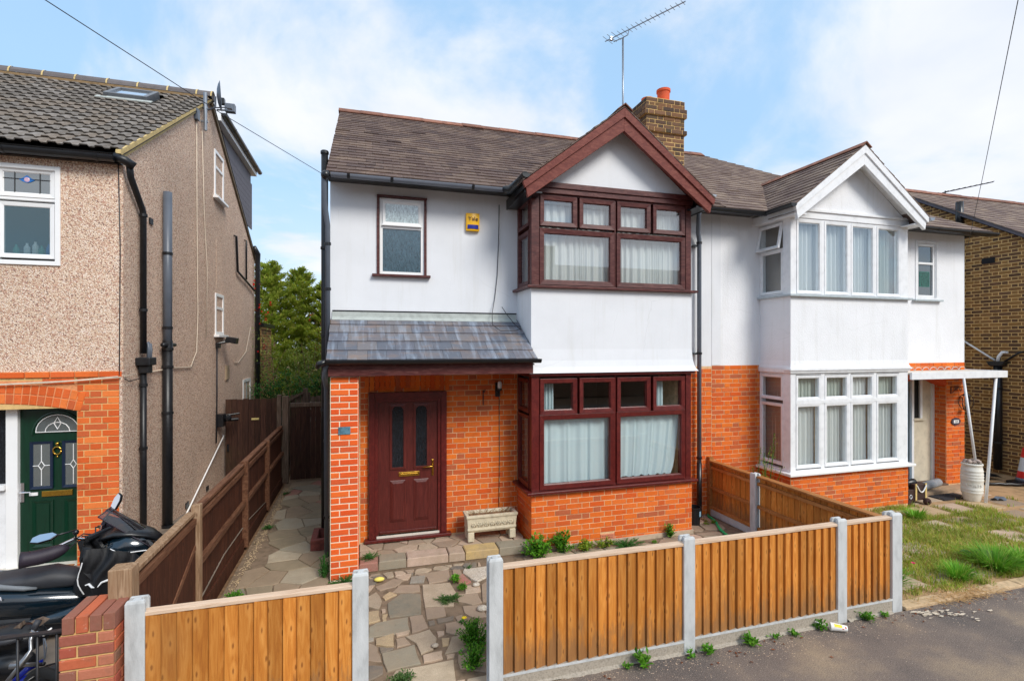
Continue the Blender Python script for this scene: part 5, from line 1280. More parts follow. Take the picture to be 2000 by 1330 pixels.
MB().prism(right(LX+.0), [(ry_, zr_-.11), (14.6, 5.0), (14.6, 5.08), (ry_, zr_-.0)], -.02, .04).build('verge', simple('brown_verge', O(112,98,78), .8), HL)
x = -8.0
while x < LX:
    l = min(.46, LX+.05-x)
    t = MB(); pr_ = [(-.13*cos(pi*k/8), .13*sin(pi*k/8)-.05) for k in range(9)]
    for a, b in zip(pr_, pr_[1:]): t.quad((x+.01, ry_+a[0], zr_+.05+a[1]), (x+l-.01, ry_+a[0], zr_+.05+a[1]), (x+l-.01, ry_+b[0], zr_+.05+b[1]), (x+.01, ry_+b[0], zr_+.05+b[1]))
    t.add([(x+l-.01, ry_+a, zr_+.05+b) for a, b in pr_], [tuple(range(9))])
    o = t.build('ridge_tile', M_ridgeg, HL, smooth=True)
    j_ = MB(); pr2 = [(-.138*cos(pi*k/8), .138*sin(pi*k/8)-.05) for k in range(9)]
    for a, b in zip(pr2, pr2[1:]): j_.quad((x+l-.012, ry_+a[0], zr_+.05+a[1]), (x+l+.012, ry_+a[0], zr_+.05+a[1]), (x+l+.012, ry_+b[0], zr_+.05+b[1]), (x+l-.012, ry_+b[0], zr_+.05+b[1]))
    j_.build('mortar', M_vergem, o); x += .46
MB().box(-8, LX, ry_-.16, ry_+.16, zr_-.06, zr_-.02).build('ridge_bedding', simple('brown_bedding', O(134,110,78), .9, var=.2, scale=20), HL)
# skylight
sk = MB(); ring(sk, LRF, sky_hole[0], sky_hole[1], sky_hole[2], sky_hole[3], .06, -.02, .10); sko = sk.build('skylight', simple('skylight_grey', O(96,100,106), .4), HL, bev=.006)
MB().fb(LRF, sky_hole[0]+.05, sky_hole[1]-.05, sky_hole[2]+.05, sky_hole[3]-.05, .06, .075).build('pane', glass('skylight_glass', .45, body=.6, bodycol=(.5,.55,.58,1)), sko)
MB().fb(LRF, sky_hole[0]-.08, sky_hole[1]+.08, sky_hole[2]-.12, sky_hole[2], .03, .045).build('flashing', M_lead, sko)
# gutter and pipes
MB().box(-8, LX, 6.98, 7.0, 4.985, 5.06).box(-8, LX, 7.0, LY, 4.985, 5.0).build('fascia', M_blk, HL)
gutter(HL, -8, -2.78, 6.90, 5.04, M_blk, .065, (-3.82, -2.95))
pipe(HL, [(-2.80, 6.92, 5.05), (-2.70, 6.95, 5.02), (-2.62, 7.0, 4.97)], .05, M_blkdirt, name='gutter_corner')
sx = LX+.055
pipe(HL, [(-2.67, 7.0, 4.98), (-2.68, 7.06, 4.86), (sx, 7.42, 4.58), (sx, 7.46, 4.52), (sx, 7.46, 2.75)], .036, M_blkdirt, [(sx, 7.46, 4.5), (sx, 7.46, 3.3)], M_blkdirt)
pipe(HL, [(sx, 7.46, 2.55), (sx, 7.46, .1)], .036, M_blkdirt, [(sx, 7.46, 2.35), (sx, 7.46, 1.55)], M_blkdirt)
hp = MB(); hp.box(LX+.0, LX+.16, 7.36, 7.58, 2.60, 2.70).box(LX+.02, LX+.13, 7.40, 7.54, 2.50, 2.60); hp.build('hopper', M_blkdirt, HL, bev=.01)
pipe(HL, [(LX-.02, 7.56, 2.86), (sx+.02, 7.56, 2.88), (sx+.03, 7.54, 2.82), (sx+.03, 7.53, 2.62)], .022, M_grey); pipe(HL, [(LX-.02, 7.63, 2.84), (sx+.02, 7.63, 2.86), (sx+.03, 7.60, 2.80), (sx+.03, 7.57, 2.62)], .022, M_grey)
sp_ = (LX+.075, 8.22)
pipe(HL, [(*sp_, 5.02), (*sp_, 2.66)], .055, M_grey, [(*sp_, 4.15), (*sp_, 3.1)], M_blk, name='soil_pipe')
pipe(HL, [(*sp_, 2.92), (*sp_, .12)], .062, M_blkdirt, [(*sp_, 2.80), (*sp_, 2.55), (*sp_, 1.9), (*sp_, .3)], M_blkdirt, name='soil_pipe')
MB().tube([(LX+.07, 8.05, 2.86), (LX+.09, 8.44, 2.86)], .03, 10).build('pipe_branch', M_blk, HL, smooth=True)
pipe(HL, [(LX+.05, 14.15, 5.35), (LX+.12, 14.3, 5.2), (LX+.10, 14.35, 4.95), (LX+.10, 14.35, .4)], .06, M_blk, [(LX+.10, 14.35, 4.8), (LX+.10, 14.35, 3.6), (LX+.1, 14.35, 2.4)])
pipe(HL, [(LX+.0, 12.3, 5.25), (LX+.05, 12.32, 5.25), (LX+.05, 12.45, 4.5), (LX+.05, 14.2, 4.25)], .025, M_blk, name='waste_pipe')
pipe(HL, [(LX+.0, 13.3, 5.35), (LX+.05, 13.3, 5.35), (LX+.05, 13.3, 4.42)], .02, M_blk, name='waste_pipe')
pipe(HL, [(LX+.03, 8.9, .08), (LX+.05, 11.3, 1.05), (LX, 11.34, 1.06)], .012, M_upvc, name='overflow_pipe')
# side windows
for z0, z1, y0, y1 in ((5.70, 6.60, 10.80, 11.44), (3.06, 3.86, 10.86, 11.44)):
    F = right(LX)
    m_ = MB(); ring(m_, F, y0, y1, z0, z1, .06, -.05, .02); w_ = m_.build('window', M_upvc, HL, bev=.003)
    zt = z0+(z1-z0)*.62
    MB().fb(F, y0+.06, y1-.06, zt, zt+.05, -.04, .015).build('transom', M_upvc, w_); MB().fb(F, y0+.05, y1-.05, z0+.05, z1-.05, -.02, -.01).build('pane', glass('side_glass_%d' % int(z0), .12, body=.8, bodycol=(.38,.44,.46,1)), w_)
    MB().fb(F, y0-.06, y1+.06, z0-.045, z0, -.01, .09).build('sill', M_upvc, w_, bev=.003)
m_ = MB(); ring(m_, right(LX), 13.15, 13.95, 1.0, 2.05, .07, -.05, .02); w_ = m_.build('window', M_upvc, HL); MB().fb(right(LX), 13.2, 13.9, 1.05, 2.0, -.02, -.01).fb(right(LX), 13.5, 13.56, 1.05, 2.0, -.01, .015).build('pane', MATS['side_glass_3'], w_)
MB().fb(right(LX), 10.95, 11.35, 3.96, 4.9, -.01, .004).build('render_patch', M_pebble, HL)
MB().fb(right(LX), 7.78, 7.88, 4.47, 4.55, 0, .02).build('air_vent', M_blk, HL)
vv_ = MB(); [vv_.fb(right(LX), 11.62, 11.82, 2.16+i*.045, 2.19+i*.045, 0, .035) for i in range(6)]; vv_.fb(right(LX), 11.60, 11.84, 2.14, 2.44, 0, .02); vv_.build('air_vent', M_vent, HL)
MB().fb(right(LX), 9.2, 9.34, .24, .33, 0, .016).fb(right(LX), 10.3, 10.42, .22, .3, 0, .016).build('air_vent', M_blk, HL)
# dormer at the back, with its gutter
dm = MB().box(-5.5, -2.92, 11.6, 14.9, 6.1, 7.42).build('dormer', M_clad, HL)
for i in range(9):
    z = 5.95+i*.135; MB().prism(right(-2.915), [(12.0, z), (14.93, z), (14.93, z+.13), (12.0, z+.13)], 0, .02+.0).build('cladding_board', M_clad, dm)
MB().box(-5.5, -2.80, 11.5, 15.05, 7.42, 7.56).build('dormer_fascia', M_upvc, dm)
gutter(dm, 11.5, 15.2, -2.75, 7.58, M_blk, .06, (12.3, 13.5, 14.6), axis='y')
# rear extension of yellow brick
ex = MB().box(-3.6, -2.63, 14.7, 16.2, 0, 3.35).build('extension', M_mortar2, HL)
PE = Pieces('brick', M_stock, 60); bricks(PE, front(14.7), -2.75, -2.63, 1.5, 3.3, bond='stretcher'); bricks(PE, right(-2.63), 14.7, 16.2, 1.5, 3.3); PE.flush(ex)
MB().box(-3.6, -2.55, 14.6, 16.3, 3.35, 3.45).build('extension_roof', M_blk, ex)

# ------------------------------------------------------------------ far right house (yellow stock brick)
HR = empty('brick_house', (13.6, 7.0, 0), 'brown stock brick house at the far right seen by its side wall', 'house')
RX = 13.6
zv = lambda y: 5.27+.627*(y-7.313)
rw = MB().prism(left(RX), [(-14, 0), (-5.2, 0), (-5.2, 3.9), (-10.1, zv(10.1)-.12), (-14, zv(6.2)-.12)], -.3, 0).build('brick_wall', M_mortar2, HR)
PF = Pieces('brick', M_stock, 300)
def vclip(p, q, mid):
    # stay under the verge: y = -u
    yy = 7.313+(mid+.10-5.27)/.627
    if mid < 3.9: return (p, q)
    return (p, min(q, -yy)) if min(q, -yy) > p else None
bricks(PF, left(RX), -10.1, -6.4, .0, 7.02, clipf=vclip, ph=0, joint=.017, d=.004)
PF.flush(rw)
rf = MB(); v0_ = 5.2; 
RF2 = Fr((0, 6.1, zv(6.1)+.0), (1, 0, 0), (0, -.627, 1)); L2 = math.hypot(4.0, 4.0*.627)
rf.quad(RF2.p(RX-.12, 0, -.03), RF2.p(24, 0, -.03), RF2.p(24, L2, -.03), RF2.p(RX-.12, L2, -.03)); rf.quad(RF2.p(RX-.12, 0, -.08), RF2.p(RX-.12, L2, -.08), RF2.p(24, L2, -.08), RF2.p(24, 0, -.08))
ro = rf.build('roof', M_dark, HR)
PG = Pieces('slate', M_roofB, 200)
roof_field(PG, RF2, [[(1, 0, RX-.14)]], RX-.14, 21.5, L2, .2, .26, seed=31, wjit=.04)
PG.flush(ro)
MB().prism(left(RX-.12), [(-6.1, zv(6.1)-.08), (-6.1, zv(6.1)+.0), (-10.1, zv(10.1)+.0), (-10.1, zv(10.1)-.08)], -.03, 0).build('verge', M_clad, HR)
ridge_run(HR, RX-.14, 22, 10.1, zv(10.1)+.05, M_ridge, L=.45)
pipe(HR, [(RX-.06, 8.5, 5.55), (RX-.06, 8.5, 6.25)], .075, M_blk, name='soil_pipe')
pipe(HR, [(RX-.06, 8.5, 5.6), (RX-.06, 8.5, .1)], .05, M_blkdirt, name='soil_pipe')
pipe(HR, [(RX-.07, 7.74, 2.45), (RX-.07, 7.74, .1)], .075, M_blk, [(RX-.07, 7.74, 1.9), (RX-.07, 7.74, .7)], name='downpipe')
MB().prism(left(RX), [(-7.92, 2.50), (-7.56, 2.50), (-7.62, 2.40), (-7.86, 2.40)], 0, .16).build('hopper', M_blk, HR, bev=.01)
pipe(HR, [(RX-.05, 8.50, 3.02), (RX-.06, 7.80, 2.52)], .02, M_upvc, name='waste_pipe'); pipe(HR, [(RX-.0, 7.60, 2.70), (RX-.07, 7.66, 2.70), (RX-.08, 7.72, 2.6), (RX-.08, 7.74, 2.48)], .032, M_upvc, name='waste_pipe')
pipe(HR, [(RX, 7.30, 2.72), (RX-.06, 7.36, 2.70), (RX-.06, 7.62, 2.50)], .022, M_blk, name='waste_pipe')
MB().fb(left(RX), -8.08, -7.83, 4.71, 4.84, 0, .016).build('air_vent', M_blk, HR)
# white poles propping the flat canopy

# ------------------------------------------------------------------ front fences
def hpost(parent, x, y, h, w=.12, d=.1, along='x', z0=0):
    """concrete post with a slot on both sides"""
    a, b = (w/2, d/2)
    prof = [(-a,-b),(a,-b),(a,-b*.45),(a*.45,-b*.45),(a*.45,b*.45),(a,b*.45),(a,b),(-a,b),(-a,b*.45),(-a*.45,b*.45),(-a*.45,-b*.45),(-a,-b*.45)]
    if along == 'y': prof = [(-q, p) for p, q in prof]
    k = len(prof); m = MB()
    rows = [(z0-.05, 1), (z0+h-.02, 1), (z0+h, .86)]
    vs = [(x+p*s_, y+q*s_, z) for z, s_ in rows for p, q in prof]
    fs = [(r*k+i, r*k+(i+1) % k, (r+1)*k+(i+1) % k, (r+1)*k+i) for r in range(2) for i in range(k)]+[tuple(2*k+i for i in range(k))]
    m.add(vs, fs); return m.build('post', M_concrete, parent, bev=.004)
def board_mesh(name, w, h, t0, t1, m, scallop=0):
    """featheredge board: thin on the left edge, thick on the right; faces -y"""
    vs = [(0,0,0),(w,0,0),(w,-t1,0),(0,-t0,0)]; vs += [(a,b,h) for a,b,_ in vs]
    me = bpy.data.meshes.new(name); me.from_pydata(vs, [], [(0,1,2,3),(7,6,5,4),(3,2,6,7),(2,1,5,6),(1,0,4,5),(0,3,7,4)]); me.materials.append(m); return me
FENCE = empty('fence', (-.7, 4.05, 0), 'low golden closeboard fence panel between two concrete posts beside the brick pier', 'fence')
FENCE2 = empty('fence', (3.3, 4.05, 0), 'low golden closeboard front fence of three panels right of the path entrance', 'fence')
bw = .100
def fpanel(parent, x0, x1, ztop, zbot, y=4.075, seed=1):
    rr = random.Random(seed); n = max(2, round((x1-x0)/(bw-.004))); st = (x1-x0)/n
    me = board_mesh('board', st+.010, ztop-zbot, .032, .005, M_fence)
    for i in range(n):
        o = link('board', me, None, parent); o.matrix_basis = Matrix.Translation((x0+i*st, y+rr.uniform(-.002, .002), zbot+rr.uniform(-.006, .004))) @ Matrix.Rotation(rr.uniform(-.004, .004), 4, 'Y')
    MB().box(x0-.02, x1+.02, y-.028, y+.045, ztop+.002, ztop+.028).build('capping', M_fencecap, parent, bev=.003)
    for z in (ztop-.08, (ztop+zbot)/2, zbot+.08): MB().box(x0, x1, y+.002, y+.04, z-.02, z+.02).build('rail', M_rail, parent)
    g = MB().box(x0-.02, x1+.02, y-.03, y+.02, -.05, zbot-.018).box(x0-.02, x1+.02, y-.034, y+.02, zbot-.017, zbot+.006).build('gravel_board', M_gravelb, parent)
    MB().box(x0-.02, x1+.02, y-.0345, y-.034, zbot-.016, zbot+.007).build('lip', M_concrete, g)
hpost(FENCE, -1.512, 4.09, 1.10); hpost(FENCE, -.030, 4.09, 1.10)
fpanel(FENCE, -1.45, -.09, .985, .11, seed=1)
hpost(FENCE2, 1.046, 4.09, 1.085); hpost(FENCE2, 2.905, 4.09, 1.065); hpost(FENCE2, 4.74, 4.09, 1.055); hpost(FENCE2, 5.50, 4.10, 1.045, w=.14, d=.12)
fpanel(FENCE2, 1.11, 2.845, .985, .11, seed=2); fpanel(FENCE2, 2.965, 4.68, .985, .125, seed=3); fpanel(FENCE2, 4.80, 5.43, .985, .135, seed=4)
# side fence between the two gardens (rails on this side)
SF = empty('fence', (5.62, 5.7, 0), 'low brown timber fence dividing the two front gardens behind the golden one', 'fence')
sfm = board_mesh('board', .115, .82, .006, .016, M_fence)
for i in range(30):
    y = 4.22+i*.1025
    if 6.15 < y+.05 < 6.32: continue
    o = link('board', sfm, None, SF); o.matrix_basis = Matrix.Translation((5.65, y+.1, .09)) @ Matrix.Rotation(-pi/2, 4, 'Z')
for y0, y1 in ((4.16, 6.17), (6.29, 7.25)):
    for z in (.80, .46, .13): MB().box(5.60, 5.648, y0, y1, z-.025, z+.02).build('rail', M_rail, SF)
    MB().box(5.585, 5.69, y0, y1, .885, .912).build('capping', M_rail, SF, bev=.003)
    MB().box(5.60, 5.65, y0, y1, -.05, .10).build('gravel_board', M_concrete, SF)
hpost(SF, 5.62, 6.23, .945, .11, .1, 'y')
MB().box(5.58, 5.66, 7.22, 7.29, 0, .97).build('end_post', M_rail, SF)

# alley fence, dark stained
AF = empty('fence', (-1.62, 7.8, 0), 'long dark brown stained fence running back along the side passage', 'fence')
adm = board_mesh('board', .105, 1.10, .006, .012, M_dkfence)
rr = random.Random(5)
for i in range(70):
    y = 4.36+i*.1005
    if y > 11.35: break
    o = link('board', adm, None, AF); o.matrix_basis = Matrix.Translation((-1.665, y+rr.uniform(-.004, .008), .05+rr.uniform(-.01, .01))) @ Matrix.Rotation(pi/2, 4, 'Z') @ Matrix.Rotation(rr.uniform(-.01, .01), 4, 'Y')
for y0, y1 in ((4.33, 5.74), (5.82, 7.90), (7.98, 9.58), (9.66, 11.35)):
    MB().box(-1.70, -1.625, y0, y1, 1.155, 1.19).build('capping', M_dkrail if y0 > 5 else M_oldpost, AF, bev=.003)
    MB().box(-1.663, -1.615, y0, y1, 1.06, 1.12).build('rail', M_dkrail, AF)
    if y0 > 5: MB().box(-1.663, -1.605, y0, y1, .60, .66).build('rail', M_dkrail, AF)
    MB().box(-1.663, -1.63, y0, y1, -.05, .13).build('gravel_board', M_dkfence, AF)
MB().beam((-1.64, 4.9, .45), (-1.64, 5.72, .84), .05, .05, (1,0,0)).build('brace', M_dkrail, AF)
MB().box(-1.66, -1.625, 4.36, 5.74, .04, 1.10).build('backing_panel', M_dkfence, AF)
for y, h in ((5.78, 1.25), (7.94, 1.22), (9.62, 1.2)): MB().box(-1.665, -1.585, y-.04, y+.04, 0, h).build('post', M_oldpost if y < 7 else M_dkrail, AF, bev=.004)
tp = MB().box(-1.73, -1.585, 4.19, 4.32, 0, 1.27).build('timber_post', M_oldpost, None, bev=.006)
tag(tp, 'thick weathered square timber post standing behind the brick pier', 'post')
# gates at the end of the passage
def gate(name, x0, x1, z1, y, m, label, seed, cap=None):
    g = empty(name, ((x0+x1)/2, y, 0), label, 'gate'); rr = random.Random(seed); n = round((x1-x0)/.105); w = (x1-x0)/n
    for i in range(n): MB().box(x0+i*w+.002, x0+(i+1)*w-.002, y-.01+rr.uniform(0, .006), y+.015, .03, z1+rr.uniform(-.01, .01)).build('board', m, g)
    for z in (.3, z1-.25): MB().box(x0, x1, y+.015, y+.05, z-.04, z+.04).build('rail', m, g)
    if cap: MB().box(x0, x1, y-.03, y+.04, z1-.06, z1+.02).build('capping', cap, g)
    return g
g1 = gate('side_gate', -2.70, -1.74, 1.76, 11.42, M_gate, 'tall dark boarded gate with a small yellow notice beside the pebbledashed wall', 3)
MB().box(-2.22, -2.08, 11.395, 11.405, 1.33, 1.37).build('notice', simple('yellow_notice', O(214,196,130), .5, var=.3, scale=60), g1); MB().box(-2.665, -2.63, 11.38, 11.405, .72, .86).build('latch', M_blk, g1)
g2 = gate('garden_gate', -1.50, -.50, 1.62, 11.5, M_gate, 'dark weathered boarded gate closing the side passage between the houses', 4, M_greypost)
for i, (x0, x1, h, lb) in enumerate(((-1.74, -1.66, 1.83, 'thin grey fence post beside the notice gate'), (-1.64, -1.52, 1.80, 'thick weathered gate post at the end of the passage'))):
    tag(MB().box(x0, x1, 11.36, 11.47, 0, h).build('gate_post', M_greypost, None, bev=.004), lb, 'post')
bf = empty('fence', (-1.2, 12.6, 0), 'old grey fence top rising behind the dark passage gate', 'fence')
for i in range(12): MB().box(-1.75+i*.11, -1.65+i*.11, 12.6, 12.62, 0, 1.66+.02*sin(i*1.3)+(.0 if i > 4 else .12*i/4)).build('board', M_greypost, bf)
MB().box(-1.36, -1.26, 12.52, 12.6, 0, 1.86).build('post', M_greypost, bf); MB().beam((-1.75, 12.55, 1.55), (-1.3, 12.55, 1.80), .05, .05).build('rail', M_greypost, bf)

# brick garden pier
GP = empty('brick_pier', (-1.76, 4.15, 0), 'weathered red brick garden pier with brick on edge coping beside the white concrete post', 'pier')
gx0, gx1, gy0, gy1 = -1.915, -1.60, 3.97, 4.29
bp = MB().box(gx0+.012, gx1-.012, gy0+.012, gy1-.012, 0, .955).box(gx0+.03, gx1-.012, gy0+.02, gy1-.02, .955, 1.05).build('pier_core', M_mortar2, GP)
PP = Pieces('brick', M_redb)
for i in range(12):
    z = .92-i*.078
    cuts = (gx0, gx0+.215, gx1) if i % 2 == 0 else (gx0, gx0+.105, gx1)
    for a, b in zip(cuts, cuts[1:]): PP.box(front(gy0+.012), (a+b)/2, z, round(b-a-.014, 3), .064, .012+rnd.uniform(-.002, .003), .005)
    cy = (gy0+.01, gy0+.11, gy1) if i % 2 == 0 else (gy0+.01, gy0+.22, gy1)
    for a, b in zip(cy, cy[1:]): PP.box(right(gx1-.012), (a+b)/2, z, round(b-a-.014, 3), .064, .012, .005)
for k in range(4):
    a = gx0+.022+k*.076
    t = MB().box(a, a+.066, gy0+.003, gy1-.004, .965+rnd.uniform(-.002, .002), 1.072+rnd.uniform(-.004, .004)).build('coping_brick', M_redb, bp, bev=.004)
PP.flush(bp)
# iron railing
IR = empty('iron_railing', (-2.5, 4.05, 0), 'black iron railing with plain bars left of the brick pier', 'railing')
MB().box(-4.5, -1.90, 4.03, 4.07, .955, .967).box(-4.5, -1.90, 4.04, 4.06, .12, .135).build('rail', M_iron, IR)
for i in range(20):
    x = -1.955-i*.105
    MB().tube([(x, 4.05, .13), (x, 4.05, .957)], .008, 8).build('bar', M_iron, IR, smooth=True)

# ------------------------------------------------------------------ motorbike behind the fence
bd = Vector((.985, .10, 0)).normalized(); bs = Vector((-bd.y, bd.x, 0)); B0 = Vector((-2.91, 5.66, .04))
MBK = empty('motorbike', tuple(B0), 'dark teal scooter with black leg apron and handlebar muffs, parked behind the brick pier', 'motorbike')
def L(x, y, z): return B0+bd*x+bs*y+Vector((0, 0, z))
def loft(rings, seg=16):
    """rings: (x, y centre, z centre, half width, half height, roundness)"""
    mb = MB(); vs = []
    for (x, yc, zc, ry, rz, pw) in rings:
        for j in range(seg):
            a = 2*pi*j/seg; c, s_ = cos(a), sin(a)
            vs.append(L(x, yc+ry*math.copysign(abs(c)**pw, c), zc+rz*math.copysign(abs(s_)**pw, s_)))
    k = len(rings)
    fs = [(i*seg+j, i*seg+(j+1) % seg, (i+1)*seg+(j+1) % seg, (i+1)*seg+j) for i in range(k-1) for j in range(seg)]+[tuple(range(seg-1, -1, -1)), tuple(range((k-1)*seg, k*seg))]
    return mb.add(vs, fs)
loft([(-1.1, 0, .66, .05, .05, .8), (-.9, 0, .64, .15, .11, .8), (-.5, 0, .58, .20, .13, .75), (-.2, 0, .54, .215, .135, .7), (.1, 0, .50, .21, .13, .7), (.35, 0, .47, .17, .10, .8), (.52, 0, .46, .12, .07, .8)]).build('rear_body', M_bodyp, MBK, smooth=True)
loft([(-.9, 0, .42, .14, .13, .8), (-.4, 0, .34, .17, .15, .8), (.1, 0, .30, .18, .13, .8), (.5, 0, .30, .16, .14, .8), (.62, 0, .34, .12, .12, .8)]).build('lower_fairing', M_blk, MBK, smooth=True)
loft([(.05, -.02, .36, .19, .05, .8), (.35, -.02, .36, .20, .10, .8), (.6, -.02, .42, .18, .12, .8), (.8, -.02, .5, .14, .10, .8)]).build('side_fairing', M_bodyp, MBK, smooth=True)
loft([(-1.0, 0, .80, .08, .03, .8), (-.85, 0, .81, .14, .05, .8), (-.5, 0, .75, .165, .055, .8), (-.2, 0, .70, .17, .05, .8), (.0, 0, .655, .175, .035, .8), (.08, 0, .64, .16, .015, .8)]).build('passenger_seat', M_seatg, MBK, smooth=True)
loft([(-.34, 0, .715, .14, .045, .8), (-.15, 0, .70, .155, .065, .8), (.05, 0, .685, .15, .085, .8), (.16, 0, .68, .13, .10, .85), (.28, 0, .655, .11, .08, .8), (.42, 0, .62, .07, .04, .8)]).build('seat', M_seat, MBK, smooth=True)
loft([(.50, 0, .66, .15, .22, .8), (.62, 0, .80, .19, .22, .8), (.74, 0, .88, .205, .16, .8), (.86, 0, .88, .185, .12, .85), (.97, 0, .84, .13, .09, .9), (1.03, 0, .81, .06, .04, 1)]).build('front_fairing', M_bodyp, MBK, smooth=True)
loft([(.52, 0, 1.0, .13, .03, .9), (.64, 0, 1.035, .17, .04, .9), (.78, 0, 1.02, .16, .035, .9), (.9, 0, .975, .12, .03, .9), (1.0, 0, .91, .05, .02, 1)]).build('cowl', M_blk, MBK, smooth=True)
MB().tube([L(.63, -.20, .93), L(.70, -.215, .89), L(.80, -.215, .88), L(.9, -.18, .87), L(.98, -.13, .83), L(.98, -.125, .78)], .005, 6).build('body_piping', M_paintw, MBK)
def scr(a, b): t = (a-.5)*2; return L(1.0-.42*b-.07*t*t, t*(.17-.07*b), .90+.36*b-.05*t*t*b)
MB().grid(scr, 10, 8).build('windscreen', M_screen, MBK, smooth=True)
MB().tube([scr(0, k/8) for k in range(9)]+[scr(k/8, 1) for k in range(9)]+[scr(1, 1-k/8) for k in range(9)], .005, 6).build('screen_edge', M_muff, MBK, smooth=True)
hb = Vector((.27, .963, 0)).normalized(); hc = Vector((-2.50, 5.70, 1.04)); hf_ = Vector((hb.y, -hb.x, 0))
def Hh(a, f, z): return hc+hb*a+hf_*f+Vector((0, 0, z))
MB().tube([Hh(-.33, -.13, -.02), Hh(-.24, -.10, .0), Hh(-.15, -.0, .05), Hh(-.06, .05, -.0), Hh(.06, .05, -.0), Hh(.15, .0, .05), Hh(.24, -.10, .02), Hh(.33, -.13, .0)], .013, 10).build('handlebar', M_chrome, MBK, smooth=True)
MB().tube([Hh(0, .05, 0), L(.62, 0, .70)], .04, 10).tube([Hh(-.1, .06, .02), Hh(.12, .1, .03)], .03, 8).build('steering_stem', M_blk, MBK)
for s_ in (-1, 1):
    a0 = Hh(s_*.22, .10 if s_ > 0 else -.0, .01+(.02 if s_ > 0 else -.01)); a0 = a0+(bd*.16 if s_ > 0 else bd*0); a1 = a0-bd*(.27 if s_ < 0 else .32)+hb*s_*.10+Vector((0, 0, -.04 if s_ < 0 else .02))
    d_ = (a1-a0); k = 8; pts = [a0+d_*(i/k)+Vector((0, 0, -.02*sin(pi*i/k))) for i in range(k+1)]
    mo = MB().tube(pts, [.02, .045, .058, .064, .066, .066, .064, .066, .070], 14, cap=False).build('handlebar_muff', M_muff, MBK, smooth=True)
    mo.modifiers.new('s', 'SOLIDIFY').thickness = .01
    MB().lathe(tuple(a1-d_*.22), [(.058, 0), (.001, .01)], 14, tuple(d_)).build('muff_lining', M_blk, mo)
    ms = Hh(s_*.17, .02, .05)
    if s_ > 0: cM = Vector((-2.42, 6.02, 1.265)); u_ = (bd*.45+Vector((0, 0, 1))).normalized(); n_ = (-bd+Vector((.3, -.9, 0))).normalized()
    else: cM = Vector((-2.70, 5.40, 1.165)); u_ = (-bd+Vector((0, 0, -.12))).normalized(); n_ = Vector((.1, -.7, .75)).normalized()
    v_ = n_.cross(u_).normalized(); n_ = u_.cross(v_)
    MB().tube([ms, ms+Vector((0, 0, .08)), cM-u_*.09], .008, 8).ball(ms+Vector((0, 0, .06)), .026, 8).build('mirror_stem', M_blk, MBK, smooth=True)
    shp = [(-.10, -.008), (-.06, -.04), (.04, -.045), (.09, -.025), (.10, .02), (.04, .04), (-.05, .03)]
    k = len(shp); mh = MB().add([cM+u_*p+v_*q for p, q in shp]+[cM+u_*p*.9+v_*q*.85-n_*.03 for p, q in shp], [tuple(range(k)), tuple(range(2*k-1, k-1, -1))]+[(i, k+i, k+(i+1) % k, (i+1) % k) for i in range(k)]); mh.build('mirror', M_blk, MBK, bev=.004)
    MB().add([cM+u_*p*.9+v_*q*.88+n_*.003 for p, q in shp], [tuple(range(k))]).build('mirror_glass', M_chrome, MBK)
MB().tube([Hh(.0, .06, .02), Hh(.1, -.02, .06), Hh(.22, -.03, .0)], .006, 6).tube([Hh(-.24, 0, .02), Hh(-.1, .03, .07), Hh(.05, .1, -.0)], .006, 6).tube([Hh(-.24, .02, -.01), Hh(-.05, -.02, .03), Hh(.1, .1, -.04)], .006, 6).build('brake_cable', M_wire, MBK)
def apron(a, b):
    t = (a-.5)*2; f = .026*sin(a*19+b*4)+.018*sin(a*33+6*b)+.03*sin(b*7+a*5)
    return L(.40-.04*b*(1-t*t)+.10*abs(t)**2-f, t*(.23+.05*sin(pi*b)), 1.0-.46*b-.03*abs(t)+.012*sin(a*25))
ao = MB().grid(apron, 34, 22).build('leg_apron', M_fabric, MBK, smooth=True)
def lap(a, b):
    return L(.44+.50*a+.02*sin(b*9), -.235-.022*sin(a*15+b*6)-.05*sin(pi*b)*(1-a*.6)-.012*sin(a*31+b*11), (.97-.02*a-.14*a*a)-b*(.50-.04*a+.02*sin(a*9)))
MB().grid(lap, 26, 18).build('leg_apron', M_fabric, MBK, smooth=True)
def ap2(a, b): return lap(a, b)-bs*.008
MB().tube([ap2(.08, .62), ap2(.14, .60), ap2(.20, .63), ap2(.24, .63)], [.004, .010, .009, .004], 6).tube([ap2(.28, .64), ap2(.34, .58), ap2(.42, .56), ap2(.50, .53)], [.004, .008, .010, .005], 6).tube([ap2(.48, .52), ap2(.50, .44), ap2(.55, .36), ap2(.58, .38)], [.004, .010, .014, .005], 6).build('reflective_mark', M_paintw, ao)
MB().tube([ap2(.0, b/10) for b in range(2, 9)], .005, 6).build('apron_piping', M_paintw, ao)
def wheel(parent, c, ax, r, w, rim_m=M_alu):
    MB().lathe(c-ax*w/2, [(r-.06, 0), (r-.03, -.005), (r-.005, w*.2), (r, w*.5), (r-.005, w*.8), (r-.03, w+.005), (r-.06, w)], 28, tuple(ax), cap=False).build('tyre', M_tyre, parent, smooth=True)
    rm = MB().lathe(c-ax*w*.35, [(r-.06, 0), (r-.075, w*.35), (r-.06, w*.7)], 28, tuple(ax), cap=False).lathe(c-ax*w*.4, [(.04, 0), (.04, w*.8)], 14, tuple(ax))
    a = ax.orthogonal().normalized(); b = ax.cross(a)
    for i in range(5 if w > .08 else 14):
        t = 2*pi*i/(5 if w > .08 else 14); d_ = a*cos(t)+b*sin(t); q = .035 if w > .08 else .004; rm.beam(c+d_*.03, c+d_*(r-.07), q, q*.6, tuple(ax))
    rm.build('rim', rim_m, parent)
